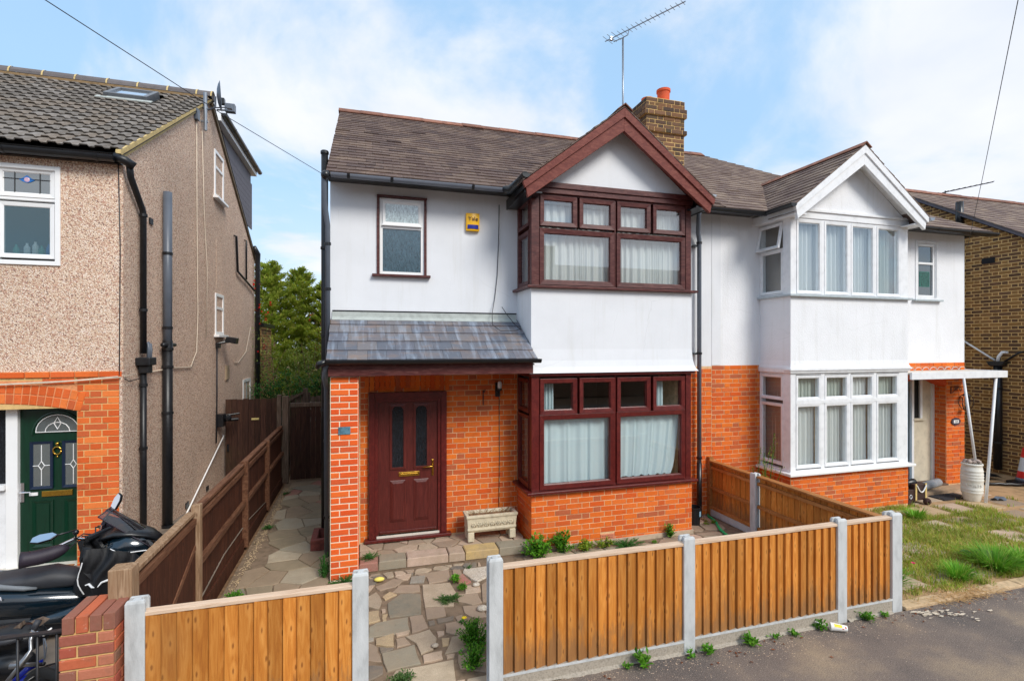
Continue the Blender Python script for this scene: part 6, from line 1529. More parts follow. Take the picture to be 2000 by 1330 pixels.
wheel(MBK, L(.92, -.02, .26), bs, .27, .12); wheel(MBK, L(-.68, 0, .26), bs, .26, .14)
loft([(.66, 0, .46, .05, .03, .9), (.78, 0, .54, .075, .03, .9), (.92, 0, .56, .08, .025, .9), (1.06, 0, .52, .06, .02, .9), (1.14, 0, .46, .03, .02, .9)]).build('mudguard', M_bodyp, MBK, smooth=True)
MB().tube([L(.66, .06, .72), L(.92, .08, .26)], .022, 8).tube([L(.66, -.10, .72), L(.92, -.10, .26)], .022, 8).build('fork', M_blk, MBK)
MB().tube([L(-.2, -.17, .22), L(-.6, -.2, .28), L(-.95, -.2, .40)], [.03, .055, .06], 12).build('exhaust', M_alu, MBK, smooth=True)
M_enc = {}
def letters(txt, size, F, u, v, n, m, parent, extrude=.001, name='lettering', shear=0, align='CENTER', space=1):
    t = bpy.data.curves.new('t', 'FONT'); t.body = txt; t.size = size; t.extrude = extrude; t.shear = shear; t.align_x = align; t.space_character = space; t.resolution_u = 3
    o = bpy.data.objects.new('t', t); C.objects.link(o); dg = bpy.context.evaluated_depsgraph_get(); me = bpy.data.meshes.new_from_object(o.evaluated_get(dg)); bpy.data.objects.remove(o)
    me.materials.clear(); me.materials.append(m); q = link(name, me, None, parent); q.matrix_basis = F.M(u, v, n); q['kind'] = 'stuff' if False else 'thing'; del q['kind']; return q
uu = (bd+Vector((0, 0, .12))).normalized()
letters('FORZA', .05, Fr(L(-.30, -.222, .585), uu, -bs), 0, 0, .0, M_paintw, MBK, shear=.4, align='LEFT', space=1.15)

# bicycle leaning in the yard behind the railing
BK = empty('bicycle', (-2.3, 4.45, 0), 'grey and blue bicycle leaning behind the black iron railing', 'bicycle')
def bz(u, v, Y):
    a = (u-1000)/FPX; rx = sin(YAW)+a*cos(YAW); ry = cos(YAW)-a*sin(YAW); t = Y/ry; return (rx*t, Y, CAMH+(675-v)/FPX*t)
MB().tube([bz(66, 1226, 4.5), bz(60, 1250, 4.48), bz(61, 1268, 4.45), bz(52, 1282, 4.42), bz(38, 1300, 4.4), bz(12, 1332, 4.36)], .013, 10).build('handlebar', M_alu, BK, smooth=True)
MB().tube([bz(76, 1210, 4.52), bz(66, 1228, 4.5)], .021, 10).tube([bz(22, 1318, 4.37), bz(4, 1340, 4.35)], .021, 10).build('grip', M_seat, BK, smooth=True) if False else MB().tube([bz(76, 1210, 4.52), bz(66, 1228, 4.5)], .021, 10).build('grip', M_seat, BK, smooth=True)
MB().tube([bz(85, 1240, 4.46), bz(88, 1236, 4.46), bz(101, 1226, 4.46)], [.012, .009, .006], 8).build('brake_lever', M_upvc, BK, smooth=True)
MB().ball(bz(66, 1236, 4.48), .02, 8, (1.8, 1, .7)).ball(bz(78, 1238, 4.47), .018, 8, (1.5, 1, .8)).build('brake_clamp', M_chrome, BK, smooth=True)
MB().tube([bz(85, 1246, 4.46), bz(86, 1262, 4.46), bz(87, 1280, 4.46), bz(84, 1296, 4.5)], .004, 6).tube([bz(87, 1246, 4.46), bz(91, 1262, 4.44), bz(88, 1285, 4.46)], .004, 6).build('cable', M_grey, BK)
MB().tube([bz(58, 1276, 4.44), bz(40, 1298, 4.44), bz(20, 1300, 4.44)], .022, 8).tube([bz(40, 1298, 4.44), bz(86, 1296, 4.6)], .014, 8).build('stem', M_alu, BK, smooth=True)
MB().tube([bz(28, 1330, 4.5), bz(56, 1303, 4.55), bz(84, 1292, 4.6)], .02, 10).build('down_tube', M_blue, BK, smooth=True)
MB().tube([bz(30, 1345, 4.5), bz(60, 1325, 4.55), bz(96, 1300, 4.62)], .016, 10).build('frame', M_blk, BK, smooth=True)
wheel(BK, Vector(bz(100, 1375, 4.55)), Vector((.5, .85, .1)).normalized(), .29, .05); wheel(BK, Vector(bz(-60, 1400, 4.7)), Vector((.2, .95, .1)).normalized(), .29, .05)
sad = MB().ball((-2.62, 4.75, .62), .07, 10, (1.7, .8, .5)).build('saddle', M_seat, BK, smooth=True)
for k, (u, v, Y, r, m_, lb) in enumerate(((20, 1250, 4.95, .17, M_bag, 'upper black rubbish sack heaped under the scooter'), (70, 1330, 4.75, .09, M_blue, 'blue plastic bag on the ground behind the iron railing'), (10, 1300, 4.85, .14, M_blk, 'lower black sack behind the railing at the left edge'), (108, 1315, 4.6, .10, M_bag, 'small black bag behind the last railing bar by the brick pier'))):
    c_ = Vector(bz(u, v, Y)); tag(MB().ball(c_, r, 12, (1.5, .8, .75)).build('bag', m_, None, smooth=True), lb, 'bag')
for k, (pts, lb) in enumerate((([(14, 1235), (42, 1215), (44, 1222), (22, 1248)], 'piece of pale grey wood lying among the junk under the scooter'), ([(60, 1215), (78, 1208), (92, 1212), (78, 1222)], 'smaller scrap of beige board under the front of the scooter'))):
    tag(MB().prism(front(4.9), [(bz(u, v, 4.9)[0], bz(u, v, 4.9)[2]) for u, v in pts][::-1], -.04, 0).build('wood_scrap', M_greypost, None), lb, 'wood scrap')

# ------------------------------------------------------------------ things on and round the houses
ax_ = empty('alarm_box', (1.52, 7.29, 4.66), 'yellow and blue burglar alarm box on the white wall', 'alarm box')
MB().grid(lambda a, b: FW.p(1.425+.195*a, 4.53+.255*b, .045+.022*sin(pi*a)*.8+.012*sin(pi*b)), 10, 8).fb(FW, 1.425, 1.62, 4.53, 4.785, 0, .046).build('cover', M_yel, ax_, bev=.006)
MB().grid(lambda a, b: FW.p(1.442+.162*a, 4.555+.058*b, .062+.012*sin(pi*a)), 8, 2).fb(FW, 1.442, 1.604, 4.555, 4.613, .03, .062).build('blue_lens', M_blue, ax_)
letters('Yale', .085, FW, 1.523, 4.672, .078, simple('brown_print', O(60,30,14), .5), ax_, .003)
pl = MB().fb(front(6.467), -.305, -.165, 1.77, 1.862, 0, .012).build('number_plate', M_numpl, None, bev=.003); tag(pl, 'tarnished blue grey metal plate on the brick porch pier', 'plate')
wlp = empty('wall_lamp', (1.905, 7.29, 2.2), 'black porch lantern with a white bulb high on the brick wall', 'lamp')
MB().fb(FW, 1.87, 1.94, 2.09, 2.30, 0, .03).tube([(1.905, 7.27, 2.16), (1.905, 7.18, 2.14), (1.905, 7.16, 2.2)], .01, 8).lathe((1.905, 7.16, 2.19), [(.03, 0), (.035, .03)], 12).build('lamp_bracket', M_blk, wlp)
MB().lathe((1.905, 7.16, 2.22), [(.025, 0), (.03, .03), (.028, .09), (.015, .11)], 12).build('bulb', M_upvc, wlp, smooth=True)
hk = MB().fb(FW, 1.68, 1.695, 1.97, 2.19, 0, .012).tube([(1.687, 7.29, 2.18), (1.687, 7.19, 2.17), (1.687, 7.17, 2.21)], .007, 6).build('basket_hook', M_iron, None); tag(hk, 'thin black hanging basket hook on the brick wall right of the door', 'hook')
def wirething(pts, r, m, label, name='cable', cat='cable', g=None):
    o = MB().tube(pts, r, 6).build(name, m, None, smooth=True); tag(o, label, cat, g); return o
wirething([(1.93, 7.285, 2.10), (1.935, 7.285, 1.2), (1.925, 7.285, .35)], .004, M_wire, 'thin black cable running down the brick wall from the porch lamp')
wirething([(1.93, 7.285, 4.95), (1.92, 7.285, 4.4), (1.90, 7.28, 3.9), (1.86, 7.28, 3.55), (1.80, 7.2, 3.32), (1.76, 7.02, 3.15), (1.84, 6.88, 3.06), (2.05, 6.86, 3.06), (2.15, 6.9, 3.09)], .005, M_wire, 'thin loose black cable trailing down the white wall onto the porch slates')
wirething([(2.15, 6.88, 3.07), (2.08, 6.98, 3.16), (2.0, 7.1, 3.3), (1.95, 7.2, 3.42)], .005, M_wire, 'short stray black cable end curling off the porch slates')
# roughly carved planter
PLT = empty('planter', (1.74, 6.99, .125), 'carved cream stone trough on feet with dead plants, beside the bay', 'planter')
px0, px1, py0, py1 = 1.36, 2.08, 6.86, 7.12
pm = MB(); zt_, zb_ = .49, .245
o_ = [(px0, py0), (px1, py0), (px1, py1), (px0, py1)]; 
def rect(e, z): return [(px0-e, py0-e, z), (px1+e, py0-e, z), (px1+e, py1+e, z), (px0-e, py1+e, z)]
rows = [rect(-.03, zb_), rect(-.005, zb_+.04), rect(-.012, zb_+.07), rect(.0, zt_-.05), rect(.012, zt_-.03), rect(.012, zt_), rect(-.035, zt_), rect(-.045, zt_-.05)]
vs = [p for r in rows for p in r]; pm.add(vs, [(i*4+j, i*4+(j+1) % 4, (i+1)*4+(j+1) % 4, (i+1)*4+j) for i in range(len(rows)-1) for j in range(4)]+[(3,2,1,0), tuple(28+i for i in range(4))])
pm.build('trough', M_stone, PLT, bev=.008)
fl = MB(); Fp = front(py0-.0)
for i in range(7):
    x = px0+.09+i*.09; z = .365
    for k in range(6): t = k*pi/3; fl.ball(Fp.p(x+.022*cos(t), z+.022*sin(t), .0), .012, 6, (1, .7, 1))
    fl.ball(Fp.p(x, z, .0), .012, 6); fl.tube([Fp.p(x+.03, z-.03, 0), Fp.p(x+.045, z, .004), Fp.p(x+.06, z+.03, 0)], .006, 5)
fl.build('carved_flowers', M_stone, PLT, smooth=True)
for x in (px0+.06, px1-.06):
    for y in (py0+.05, py1-.05): MB().box(x-.045, x+.045, y-.04, y+.04, .125, .255).build('foot', M_stone, PLT, bev=.01)
MB().box(px0+.04, px1-.04, py0+.04, py1-.04, .42, .45).build('soil', M_soil, PLT)
ds = MB(); rr = random.Random(8)
for _ in range(60):
    x, y = rr.uniform(px0+.08, px1-.06), rr.uniform(py0+.06, py1-.06); a = rr.uniform(0, 6.28); h = rr.uniform(.02, .10)
    ds.tube([(x, y, .44), (x+.02*cos(a), y+.02*sin(a), .44+h*.6), (x+.07*cos(a), y+.05*sin(a), .44+h)], .003, 4)
ds.build('dead_stems', simple('dead_stem', O(150,116,80), .9, var=.2), PLT)
# bucket, hose
bk_ = empty('bucket', (4.98, 7.0, 0), 'black bucket with a pale label under the grey downpipe', 'bucket')
MB().lathe((5.06, 6.93, 0), [(.09, 0), (.105, .25), (.115, .26), (.115, .28), (.10, .28), (.085, .02)], 22).build('pail', M_blk, bk_, smooth=True, auto=True)
MB().grid(lambda a, b: (5.06+.1065*sin(.25+a*.9), 6.93-.1065*cos(.25+a*.9), .14+.08*b), 6, 1).build('label', M_ltblue, bk_)
wirething([(5.53, 7.2, .02), (5.48, 7.12, .02), (5.47, 7.02, .018), (5.42, 6.85, .018), (5.33, 6.7, .018), (5.26, 6.55, .018), (5.21, 6.38, .018), (5.18, 6.2, .018), (5.25, 5.9, .018), (5.3, 5.5, .018)], .021, M_hose, 'green garden hose snaking over the paving beside the dividing fence', 'hose', 'hose')
# little brick planter by the side pipe
bx = empty('brick_planter', (-.60, 7.75, 0), 'low dark red brick box at the corner of the porch pier', 'planter')
MB().box(-.72, -.44, 7.48, 7.56, 0, .15).box(-.72, -.64, 7.56, 7.95, 0, .15).box(-.72, -.44, 7.95, 8.0, 0, .15).build('box', simple('dark_red_box', O(120,62,54), .85, var=.25, scale=14, bmp=.4), bx, bev=.006)
# left house: dish, boxes, lamps, cables
dh = empty('satellite_dish', (-2.66, 10.35, 7.2), 'grey satellite dish seen edge on at the gable of the pebbledashed house', 'satellite dish')
MB().lathe((-2.60, 10.38, 7.42), [(.001, 0), (.12, .012), (.2, .035), (.26, .065), (.27, .07)], 22, (.97, .20, .06), cap=False).build('dish', M_grey, dh, smooth=True)
MB().tube([(-2.75, 10.4, 7.15), (-2.62, 10.38, 7.2), (-2.62, 10.38, 7.4)], .018, 8).tube([(-2.6, 10.38, 7.2), (-2.35, 10.2, 7.16)], .012, 6).box(-2.38, -2.30, 10.14, 10.22, 7.12, 7.2).build('arm', M_grey, dh)
ml = MB().tube([(LX+.07, 10.0, 6.62), (LX+.07, 10.0, 7.28)], .03, 12).box(LX, LX+.11, 9.98, 10.02, 6.76, 6.79).box(LX, LX+.11, 9.98, 10.02, 7.0, 7.03).build('mast', M_steel, None); tag(ml, 'short silver mast bracketed to the pebbledashed gable', 'mast')
jb = MB().fb(right(LX), 9.62, 9.74, 6.66, 6.84, 0, .06).build('junction_box', M_grey, None); tag(jb, 'small grey junction box next to the silver mast', 'box')
fl_ = empty('floodlight', (-2.66, 11.1, 7.45), 'dark floodlight sticking out from the top of the pebbledashed gable', 'floodlight')
MB().box(-2.62, -2.44, 11.0, 11.12, 7.42, 7.58).build('housing', M_grey, fl_, bev=.01); MB().tube([(-2.75, 11.0, 7.42), (-2.6, 11.05, 7.45)], .015, 6).box(-2.72, -2.62, 10.98, 11.08, 7.55, 7.66).build('arm', M_blk, fl_)
f3 = empty('floodlight', (-2.62, 11.2, 2.95), 'black floodlight under the lower side window of the pebbledashed wall', 'floodlight')
MB().prism(front(11.15), [(-2.66, 2.93), (-2.46, 2.88), (-2.44, 3.0), (-2.62, 3.03)], -.22, 0).build('housing', M_blk, f3, bev=.01); MB().tube([(-2.75, 10.95, 2.88), (-2.62, 11.0, 2.92), (-2.6, 11.2, 2.92)], .02, 8).box(-2.75, -2.68, 10.9, 11.0, 2.80, 2.90).build('arm', M_blk, f3)
f4 = empty('security_lamp', (-2.66, 11.0, 1.4), 'black security lamp on the wall beside the notice gate', 'lamp')
MB().box(-2.75, -2.62, 10.92, 11.12, 1.28, 1.52).ball((-2.56, 11.0, 1.44), .07, 10).tube([(-2.62, 11.0, 1.40), (-2.4, 11.1, 1.4)], .03, 8).tube([(-2.62, 11.1, 1.48), (-2.4, 11.2, 1.5)], .02, 8).build('housing', M_blk, f4)
wirething([(LX+.02, 10.93, 2.82), (LX+.02, 10.93, 1.9), (LX+.02, 10.88, .98)], .014, M_wire, 'black cable conduit dropping down the pebbledashed wall from the lower floodlight')
wirething([(LX+.02, 9.70, 6.66), (LX+.02, 9.72, 5.0), (LX+.025, 9.75, 3.4), (LX+.025, 9.68, 2.75), (LX+.02, 9.4, 2.5), (LX+.02, 8.6, 2.52), (LX+.02, 7.7, 2.5)], .008, M_cable, 'cream cable dropping from the junction box down the pebbledashed wall')
wirething([(LX+.02, 10.0, 6.6), (LX+.02, 10.12, 5.2), (LX+.02, 10.3, 4.2), (LX+.02, 10.25, 3.0)], .007, M_cable, 'second thin cream cable right of the first on the pebbledashed wall')
wirething([(LX+.02, 13.9, 3.3), (LX+.02, 13.4, 2.7), (LX+.02, 12.6, 2.46), (LX+.02, 12.3, 2.5)], .008, M_cable, 'white cable looping near the rear downpipe of the pebbledashed house')
wirething([(-2.79, 7.02, 5.0), (-2.775, 7.03, 4.0), (-2.78, 7.02, 2.5), (-2.72, 7.12, 2.42), (-2.7, 7.4, 2.44)], .006, M_wire, 'thin black cable down the front corner of the pebbledashed house')
wirething([(-5.2, 7.0, 2.385), (-4.2, 6.995, 2.40), (-3.4, 6.995, 2.43), (-2.78, 6.99, 2.475), (-2.70, 7.2, 2.50)], .006, M_cable, 'cream cable clipped along the top of the left brickwork')
wirething([(-5.2, 7.0, 2.415), (-4.0, 6.995, 2.415), (-3.2, 6.995, 2.45), (-2.78, 6.99, 2.49)], .005, M_cable, 'upper of two pale cables along the top of the left brickwork')
cd_ = MB().quad((-3.9, 6.72, .335), (-3.22, 6.66, .325), (-3.2, 6.98, .345), (-3.72, 7.0, .35)).build('doormat', M_coir, None); cd_.modifiers.new('s', 'SOLIDIFY').thickness = .012; tag(cd_, 'flat brown mat lying at the dark green front door', 'doormat')
# overhead wires and aerials
wirething([(-.45, 6.92, 5.02), (-1.3, 5.3, 5.03), (-2.0, 4.0, 5.10), (-4.0, .2, 5.6), (-8.3, -8, 7.2)], .0035, M_wire, 'overhead phone line crossing the sky from top left to the eave corner', 'phone_wire', 'wire')
wirething([(11.80, 7.26, 4.86), (8.6, 5.1, 5.3), (5.5, 3.0, 5.87), (0, -1, 7.2)], .004, M_wire, 'thin overhead phone line rising to the sky at the right', 'phone_wire', 'wire')
AE = empty('tv_aerial', (4.84, 8.80, 7.2), 'tall television aerial on a long pole by the chimney', 'aerial')
MB().tube([(4.83, 8.82, 6.6), (4.83, 8.82, 8.84)], .018, 10).build('pole', M_steel, AE, smooth=True)
bA = Vector((4.60, 9.12, 8.90)); bB = Vector((5.42, 7.66, 8.90)); bdv = (bB-bA).normalized(); bel = Vector((-bdv.y, bdv.x, 0))
MB().tube([bA, bB], .011, 6).tube([bA+bdv*.18+Vector((0,0,0)), bA+bdv*.2+Vector((0,0,-.09)), Vector((4.83, 8.82, 8.84)), bA+bdv*.52+Vector((0,0,-.09)), bA+bdv*.54], .009, 6).build('boom', M_steel, AE)
el = MB()
for i in range(17):
    c = bA+bdv*(.06+i*.098); l_ = .13-.003*i if i > 2 else .17
    el.tube([c-bel*l_, c+bel*l_], .0045, 5)
el.box(bA.x+.04, bA.x+.1, bA.y-.15, bA.y-.1, 8.86, 8.93); eo = el.build('elements', M_steel, AE); eo['kind'] = 'stuff'
AE2 = empty('tv_aerial', (16.0, 10.1, 7.2), 'small distant aerial on the ridge of the far right brick house', 'aerial')
m2 = MB().tube([(15.45, 10.1, 7.1), (16.6, 9.6, 7.35)], .014, 6).tube([(15.5, 10.08, 6.9), (15.5, 10.08, 7.15)], .015, 6)
for i in range(9): c = Vector((15.5, 10.08, 7.12)).lerp(Vector((16.6, 9.6, 7.35)), i/8.5); m2.tube([c-Vector((.02, .1, 0)), c+Vector((.02, .1, 0))], .01, 5)
m2.build('boom', M_wire, AE2)
# ---- neighbour's garden things
st_ = MB().box(9.3, 11.95, 6.98, 7.25, -.03, .055).build('porch_step', simple('worn_concrete_step', O(172,146,118), .9, var=.18, scale=10, bmp=.4), None); st_['kind'] = 'structure'
rl_ = MB(); a = Vector((9.45, 6.90, .13)); b = Vector((11.02, 7.28, .13))
rl_.tube([a.lerp(b, t) for t in (0, .02, .3, .32, .34, .66, .68, .7, .98, 1)], [.03, .075, .078, .070, .078, .078, .070, .078, .074, .03], 14); tag(rl_.build('rolled_mat', simple('grey_roll', O(150,158,166), .5, var=.12, scale=14), None, smooth=True), 'grey roll lying along the step of the neighbouring porch', 'roll')
dm_ = MB().box(10.22, 10.88, 6.66, 6.94, 0, .022).build('doormat', M_mat, None, bev=.004); dm_.rotation_euler = (0, 0, 0); tag(dm_, 'dark grey doormat on the ground in front of the neighbouring porch', 'doormat')
ca = empty('toy_cannon', (9.55, 6.75, 0), 'dark brown ornament chest with cream straps and white chain at the bay corner', 'ornament')
cy = 6.66
MB().box(9.26, 9.50, cy+.0, cy+.26, .07, .27).box(9.46, 9.76, cy-.01, cy+.27, .07, .36).build('body', simple('dark_brown_wood', O(58,38,34), .6, var=.2, scale=14), ca, bev=.008)
for x in (9.475, 9.715): MB().box(x, x+.035, cy-.02, cy-.009, .08, .37).build('strap', simple('cream_strap', O(214,186,120), .6, var=.15, scale=30), ca)
MB().tube([(9.50+.22*k/10, cy-.03, .34-.12*sin(pi*k/10)) for k in range(11)], .011, 6).build('chain', M_upvc, ca)
tor = [(9.37+.028*cos(t), cy-.012, .15+.035*sin(t)) for t in [2*pi*k/14 for k in range(15)]]; MB().tube(tor, .005, 6).build('painted_ring', M_paintw, ca)
MB().lathe((9.70, cy-.09, .055), [(.055, 0), (.06, .02), (.06, .05), (.05, .07)], 14, (0, 1, 0)).lathe((9.70, cy-.12, .055), [(.02, 0), (.02, .04)], 10, (0, 1, 0)).lathe((9.33, cy-.03, .05), [(.05, 0), (.05, .04)], 14, (0, 1, 0)).build('wheel', simple('dark_wheel', O(66,44,38), .6), ca)
MB().tube([(9.30, cy+.12, .33), (9.6, cy+.12, .37), (9.62, cy+.12, .37)], .06, 14).build('barrel', M_blk, ca, smooth=True)
po = empty('ceramic_barrel', (10.8, 6.52, 0), 'white ribbed ceramic barrel with raised lettering holding rags and a pole', 'barrel')
prof = [(.11, 0), (.125, .02), (.14, .12)]
for z in (.17, .22, .40, .45, .50, .56):
    r = .143+.02*sin(min(1, z/.6)*pi*.8); prof += [(r, z-.012), (r+.007, z), (r, z+.012)]
prof += [(.150, .62), (.143, .65), (.155, .66), (.16, .68), (.15, .695), (.135, .68), (.13, .5)]
MB().lathe((10.74, 6.54, 0), prof, 30).build('pot', M_pot, po, smooth=True)
for i, ch_ in enumerate('VITVRIS'):
    a = -2.55-.81+i*.27; nn = Vector((cos(a), sin(a), 0)); F_ = Fr((10.74+nn.x*.163, 6.54+nn.y*.163, .28), (-nn.y, nn.x, 0), nn); letters(ch_, .075, F_, 0, 0, 0, M_pot, po, .005)
rg_ = MB(); rr = random.Random(4)
for _ in range(16): a = rr.uniform(0, 6.28); r = rr.uniform(.02, .12); rg_.ball((10.74+r*cos(a), 6.54+r*sin(a), .70+rr.uniform(-.02, .04)), rr.uniform(.03, .05), 8, (1.2, 1, .7))
tag(rg_.build('rag', M_cloth, None, smooth=True), 'crumpled pinkish grey rags stuffed in the top of the white barrel', 'rags')
tag(MB().tube([(10.62, 6.60, 2.25), (10.79, 6.50, .60)], .022, 12).build('prop_pole', M_paintw, None, smooth=True), 'white pole leaning from the flat canopy into the white barrel', 'pole')
tag(MB().tube([(11.52, 6.62, 2.25), (10.80, 6.36, .0)], .025, 12).build('prop_pole', M_paintw, None, smooth=True), 'white pole leaning from the canopy to the ground right of the white barrel', 'pole')
ln = empty('hanging_lantern', (11.6, 7.2, 1.7), 'ornate dark iron lantern on a scroll bracket on the orange brick pillar', 'lantern')
bm = MB().tube([(11.37, 7.28, 2.02), (11.68, 7.2, 2.02)], .008, 6).tube([(11.37, 7.29, 1.88), (11.37, 7.29, 2.03)], .01, 6)
bm.tube([(11.38+.2*k/8, 7.27, 1.90+.10*sin(pi*k/16)) for k in range(9)], .006, 5).tube([(11.47+.03*cos(t), 7.26, 1.97+.03*sin(t)) for t in [k*pi/5 for k in range(11)]], .005, 5).tube([(11.57+.03*cos(t), 7.24, 1.97+.03*sin(t)) for t in [k*pi/5 for k in range(11)]], .005, 5)
bm.tube([(11.66, 7.2, 2.02), (11.66, 7.2, 1.9)], .006, 5); bm.build('bracket', M_iron, ln)
lm = MB().lathe((11.66, 7.2, 1.54), [(.02, 0), (.05, .02), (.07, .03)], 12).lathe((11.66, 7.2, 1.84), [(.07, 0), (.05, .03), (.01, .07)], 12)
for k in range(6):
    t = k*pi/3; lm.tube([(11.66+.07*cos(t), 7.2+.07*sin(t), 1.57), (11.66+.115*cos(t), 7.2+.115*sin(t), 1.68), (11.66+.11*cos(t), 7.2+.11*sin(t), 1.78), (11.66+.06*cos(t), 7.2+.06*sin(t), 1.86)], .006, 5)
lm.build('cage', M_iron, ln); MB().lathe((11.66, 7.2, 1.58), [(.03, 0), (.05, .1), (.045, .2), (.02, .26)], 12).build('glass', glass('lantern_glass', .2), ln, smooth=True)
pq = empty('house_number', (11.5, 7.29, 1.32), 'small oval cast house number plaque on the orange pillar', 'plaque')
MB().prism(FW, [(11.5+.125*cos(t)*(1+.05*cos(8*t)), 1.315+.075*sin(t)*(1+.05*cos(8*t))) for t in [2*pi*k/32 for k in range(32)]], .008, .022).build('surround', simple('pewter', O(84,80,92), .5, metal=.4), pq)
MB().fb(FW, 11.43, 11.57, 1.285, 1.345, .022, .026).build('enamel', M_upvc, pq)
letters('159', .06, FW, 11.5, 1.293, .027, M_iron, pq, name='digits')
cn = empty('traffic_cone', (13.07, 7.0, 0), 'red and white traffic cone by the brick wall at the right edge', 'traffic cone')
MB().lathe((13.07, 7.0, .05), [(.165, 0), (.15, .08)], 22).build('cone_foot', M_grey, cn, smooth=True)
for z0, z1, m_ in ((.13, .27, M_cone_r), (.27, .55, M_cone_w), (.55, .74, M_cone_r)):
    MB().lathe((13.07, 7.0, z0), [(.16-.15*z0, 0), (.16-.15*z1, z1-z0)], 22).build('band', m_, cn, smooth=True, auto=True)
MB().box(12.85, 13.29, 6.78, 7.22, 0, .05).build('cone_base', M_blk, cn, bev=.015)
wirething([(11.9+.1*k, 7.15+.06*sin(k*.5)-.02*k, .03+.012*(k % 2)) for k in range(16)], .035, M_bag, 'thick black rope lying on the ground by the cone', 'rope', 'rope')
tp_ = MB().grid(lambda a, b: (12.0+1.0*a, 7.35+.35*b, .05+.05*sin(a*7+b*3)*sin(b*3)+.05*sin(a*3.1)), 14, 6).build('black_sheet', M_bag, None, smooth=True); tag(tp_, 'crumpled black plastic sheet at the foot of the brick wall', 'plastic sheet')
tag(MB().grid(lambda a, b: (7.72+.42*a, 4.72+.14*b-.05*a, .05+.05*sin(a*9+b)*abs(sin(b*3))+.02*sin(a*21)), 16, 6).build('black_rag', M_bag, None, smooth=True), 'torn black plastic lying in the grass behind a tuft', 'plastic scrap')
tag(MB().grid(lambda a, b: (11.1+.25*a, 6.35+.12*b, .03+.03*sin(a*6+b*4)), 8, 5).build('grey_glove', M_grey, None, smooth=True), 'small grey glove on the bare sandy ground right of the barrel', 'glove')
# litter cup
cu = empty('paper_cup', (4.62, 3.93, .03), 'discarded white paper drink cup with straw lying on the pavement by the fence', 'cup')
ca_ = Vector((.86, -.50, -.02)).normalized(); c0 = Vector((4.47, 3.95, .045))
MB().lathe(c0, [(.038, 0), (.040, .005), (.027, .15), (.025, .15)], 20, tuple(ca_)).build('cup', M_paper, cu, smooth=True, auto=True)
MB().tube([c0+ca_*-.12+Vector((0, .02, .02)), c0+ca_*.01], .004, 6).build('straw', M_paper, cu)
a_ = ca_.orthogonal(); up_ = (Vector((0, 0, 1))-ca_*ca_.z).normalized(); sd_v = ca_.cross(up_)
def cp(t, ang, e=.0015): d_ = (-sd_v*-1*cos(ang)*-1+up_*sin(ang)); r = .047-.017*t/.17+e; return c0+ca_*t+d_*r
sgn = 1 if (-sd_v).y < 0 else -1
def cp2(t, ang): r = .040-.088*t+.0012; return c0+ca_*t+(sd_v*(-sgn)*cos(ang)+up_*sin(ang))*r
for nm, t0, t1, a0, a1, m_ in (('yellow_mark', .03, .10, .45, 1.25, M_ylp), ('red_mark', .125, .138, .45, .9, M_red), ('red_mark', .10, .115, .0, .25, M_red)):
    MB().grid(lambda a, b: cp2(t0+(t1-t0)*a, a0+(a1-a0)*b), 3, 4).build(nm, m_, cu)
sp = MB().ball((.17, 6.30, .03), .05, 10, (1.3, .8, .5)).build('sponge', simple('pale_yellow_sponge', O(236,220,110), .9, var=.1), None, smooth=True); tag(sp, 'small yellow sponge on the crazy paving near the porch step', 'sponge')
for i, (x, y, r) in enumerate(((1.27, 5.86, .045), (.64, 4.78, .035), (1.22, 5.31, .06))): tag(MB().ball((x, y, .02), r, 9, (1.1, .9, .5)).build('pebble', MP['w'], None, smooth=True), ['round white pebble set near the entrance post', 'small grey white pebble low on the crazy paving', 'larger pale pebble near the weeds at the entrance post'][i], 'pebble')

# ------------------------------------------------------------------ plants
def leaf_mb(mb, c, d, up, l, w):
    """one pointed leaf from c along d"""
    d = d.normalized(); s_ = d.cross(up); s_ = s_.normalized() if s_.length > 1e-3 else Vector((1, 0, 0)); n = s_.cross(d)
    mid = c+d*l*.5; mb.add([c, mid+s_*w/2+n*w*.15, c+d*l, mid-s_*w/2+n*w*.15, mid], [(0,1,4),(1,2,4),(2,3,4),(3,0,4)])
def rdir(rr, zmin=-.2):
    while True:
        v = Vector((rr.uniform(-1, 1), rr.uniform(-1, 1), rr.uniform(zmin, 1)))
        if .1 < v.length < 1: return v.normalized()
def weed(x, y, r, h, n, m, label, seed, z=0, leaf=.05, name='weed', cat='plant', group=None, flat=False, shape=1.0):
    rr = random.Random(seed); t = empty(name, (x, y, z), label, cat, group); mb = MB(); st = MB()
    k = max(3, n//14)
    for i in range(k):
        a = rr.uniform(0, 6.28); q = rr.uniform(.1, 1)*r; tip = Vector((x+q*cos(a)*shape, y+q*sin(a), z+h*rr.uniform(.45, 1)*(1-.45*(q/r)**2))); base = Vector((x+q*.25*cos(a), y+q*.25*sin(a), z))
        mid = base.lerp(tip, .5)+Vector((0, 0, h*.08)); st.tube([base, mid, tip], .0035, 4)
        for j in range(n//k+1):
            f = rr.uniform(.2, 1); p = base.lerp(tip, f)+Vector((rr.gauss(0, .015), rr.gauss(0, .015), 0)); d = rdir(rr, -.1)
            if flat: d.z *= .3
            leaf_mb(mb, p, d, Vector((0, 0, 1)), leaf*rr.uniform(.6, 1.25), leaf*.55*rr.uniform(.7, 1.2))
    st.build('stem', M_tree if False else M_weedd, t); mb.build('leaves', m, t); return t
weed(2.24, 6.42, .24, .32, 620, M_weed, 'bushy bright green weed at the left corner of the bay foot', 1, leaf=.055, shape=1.3)
weed(2.62, 6.48, .18, .36, 520, M_weed, 'taller leafy weed against the bay, second from its left corner', 2, leaf=.05)
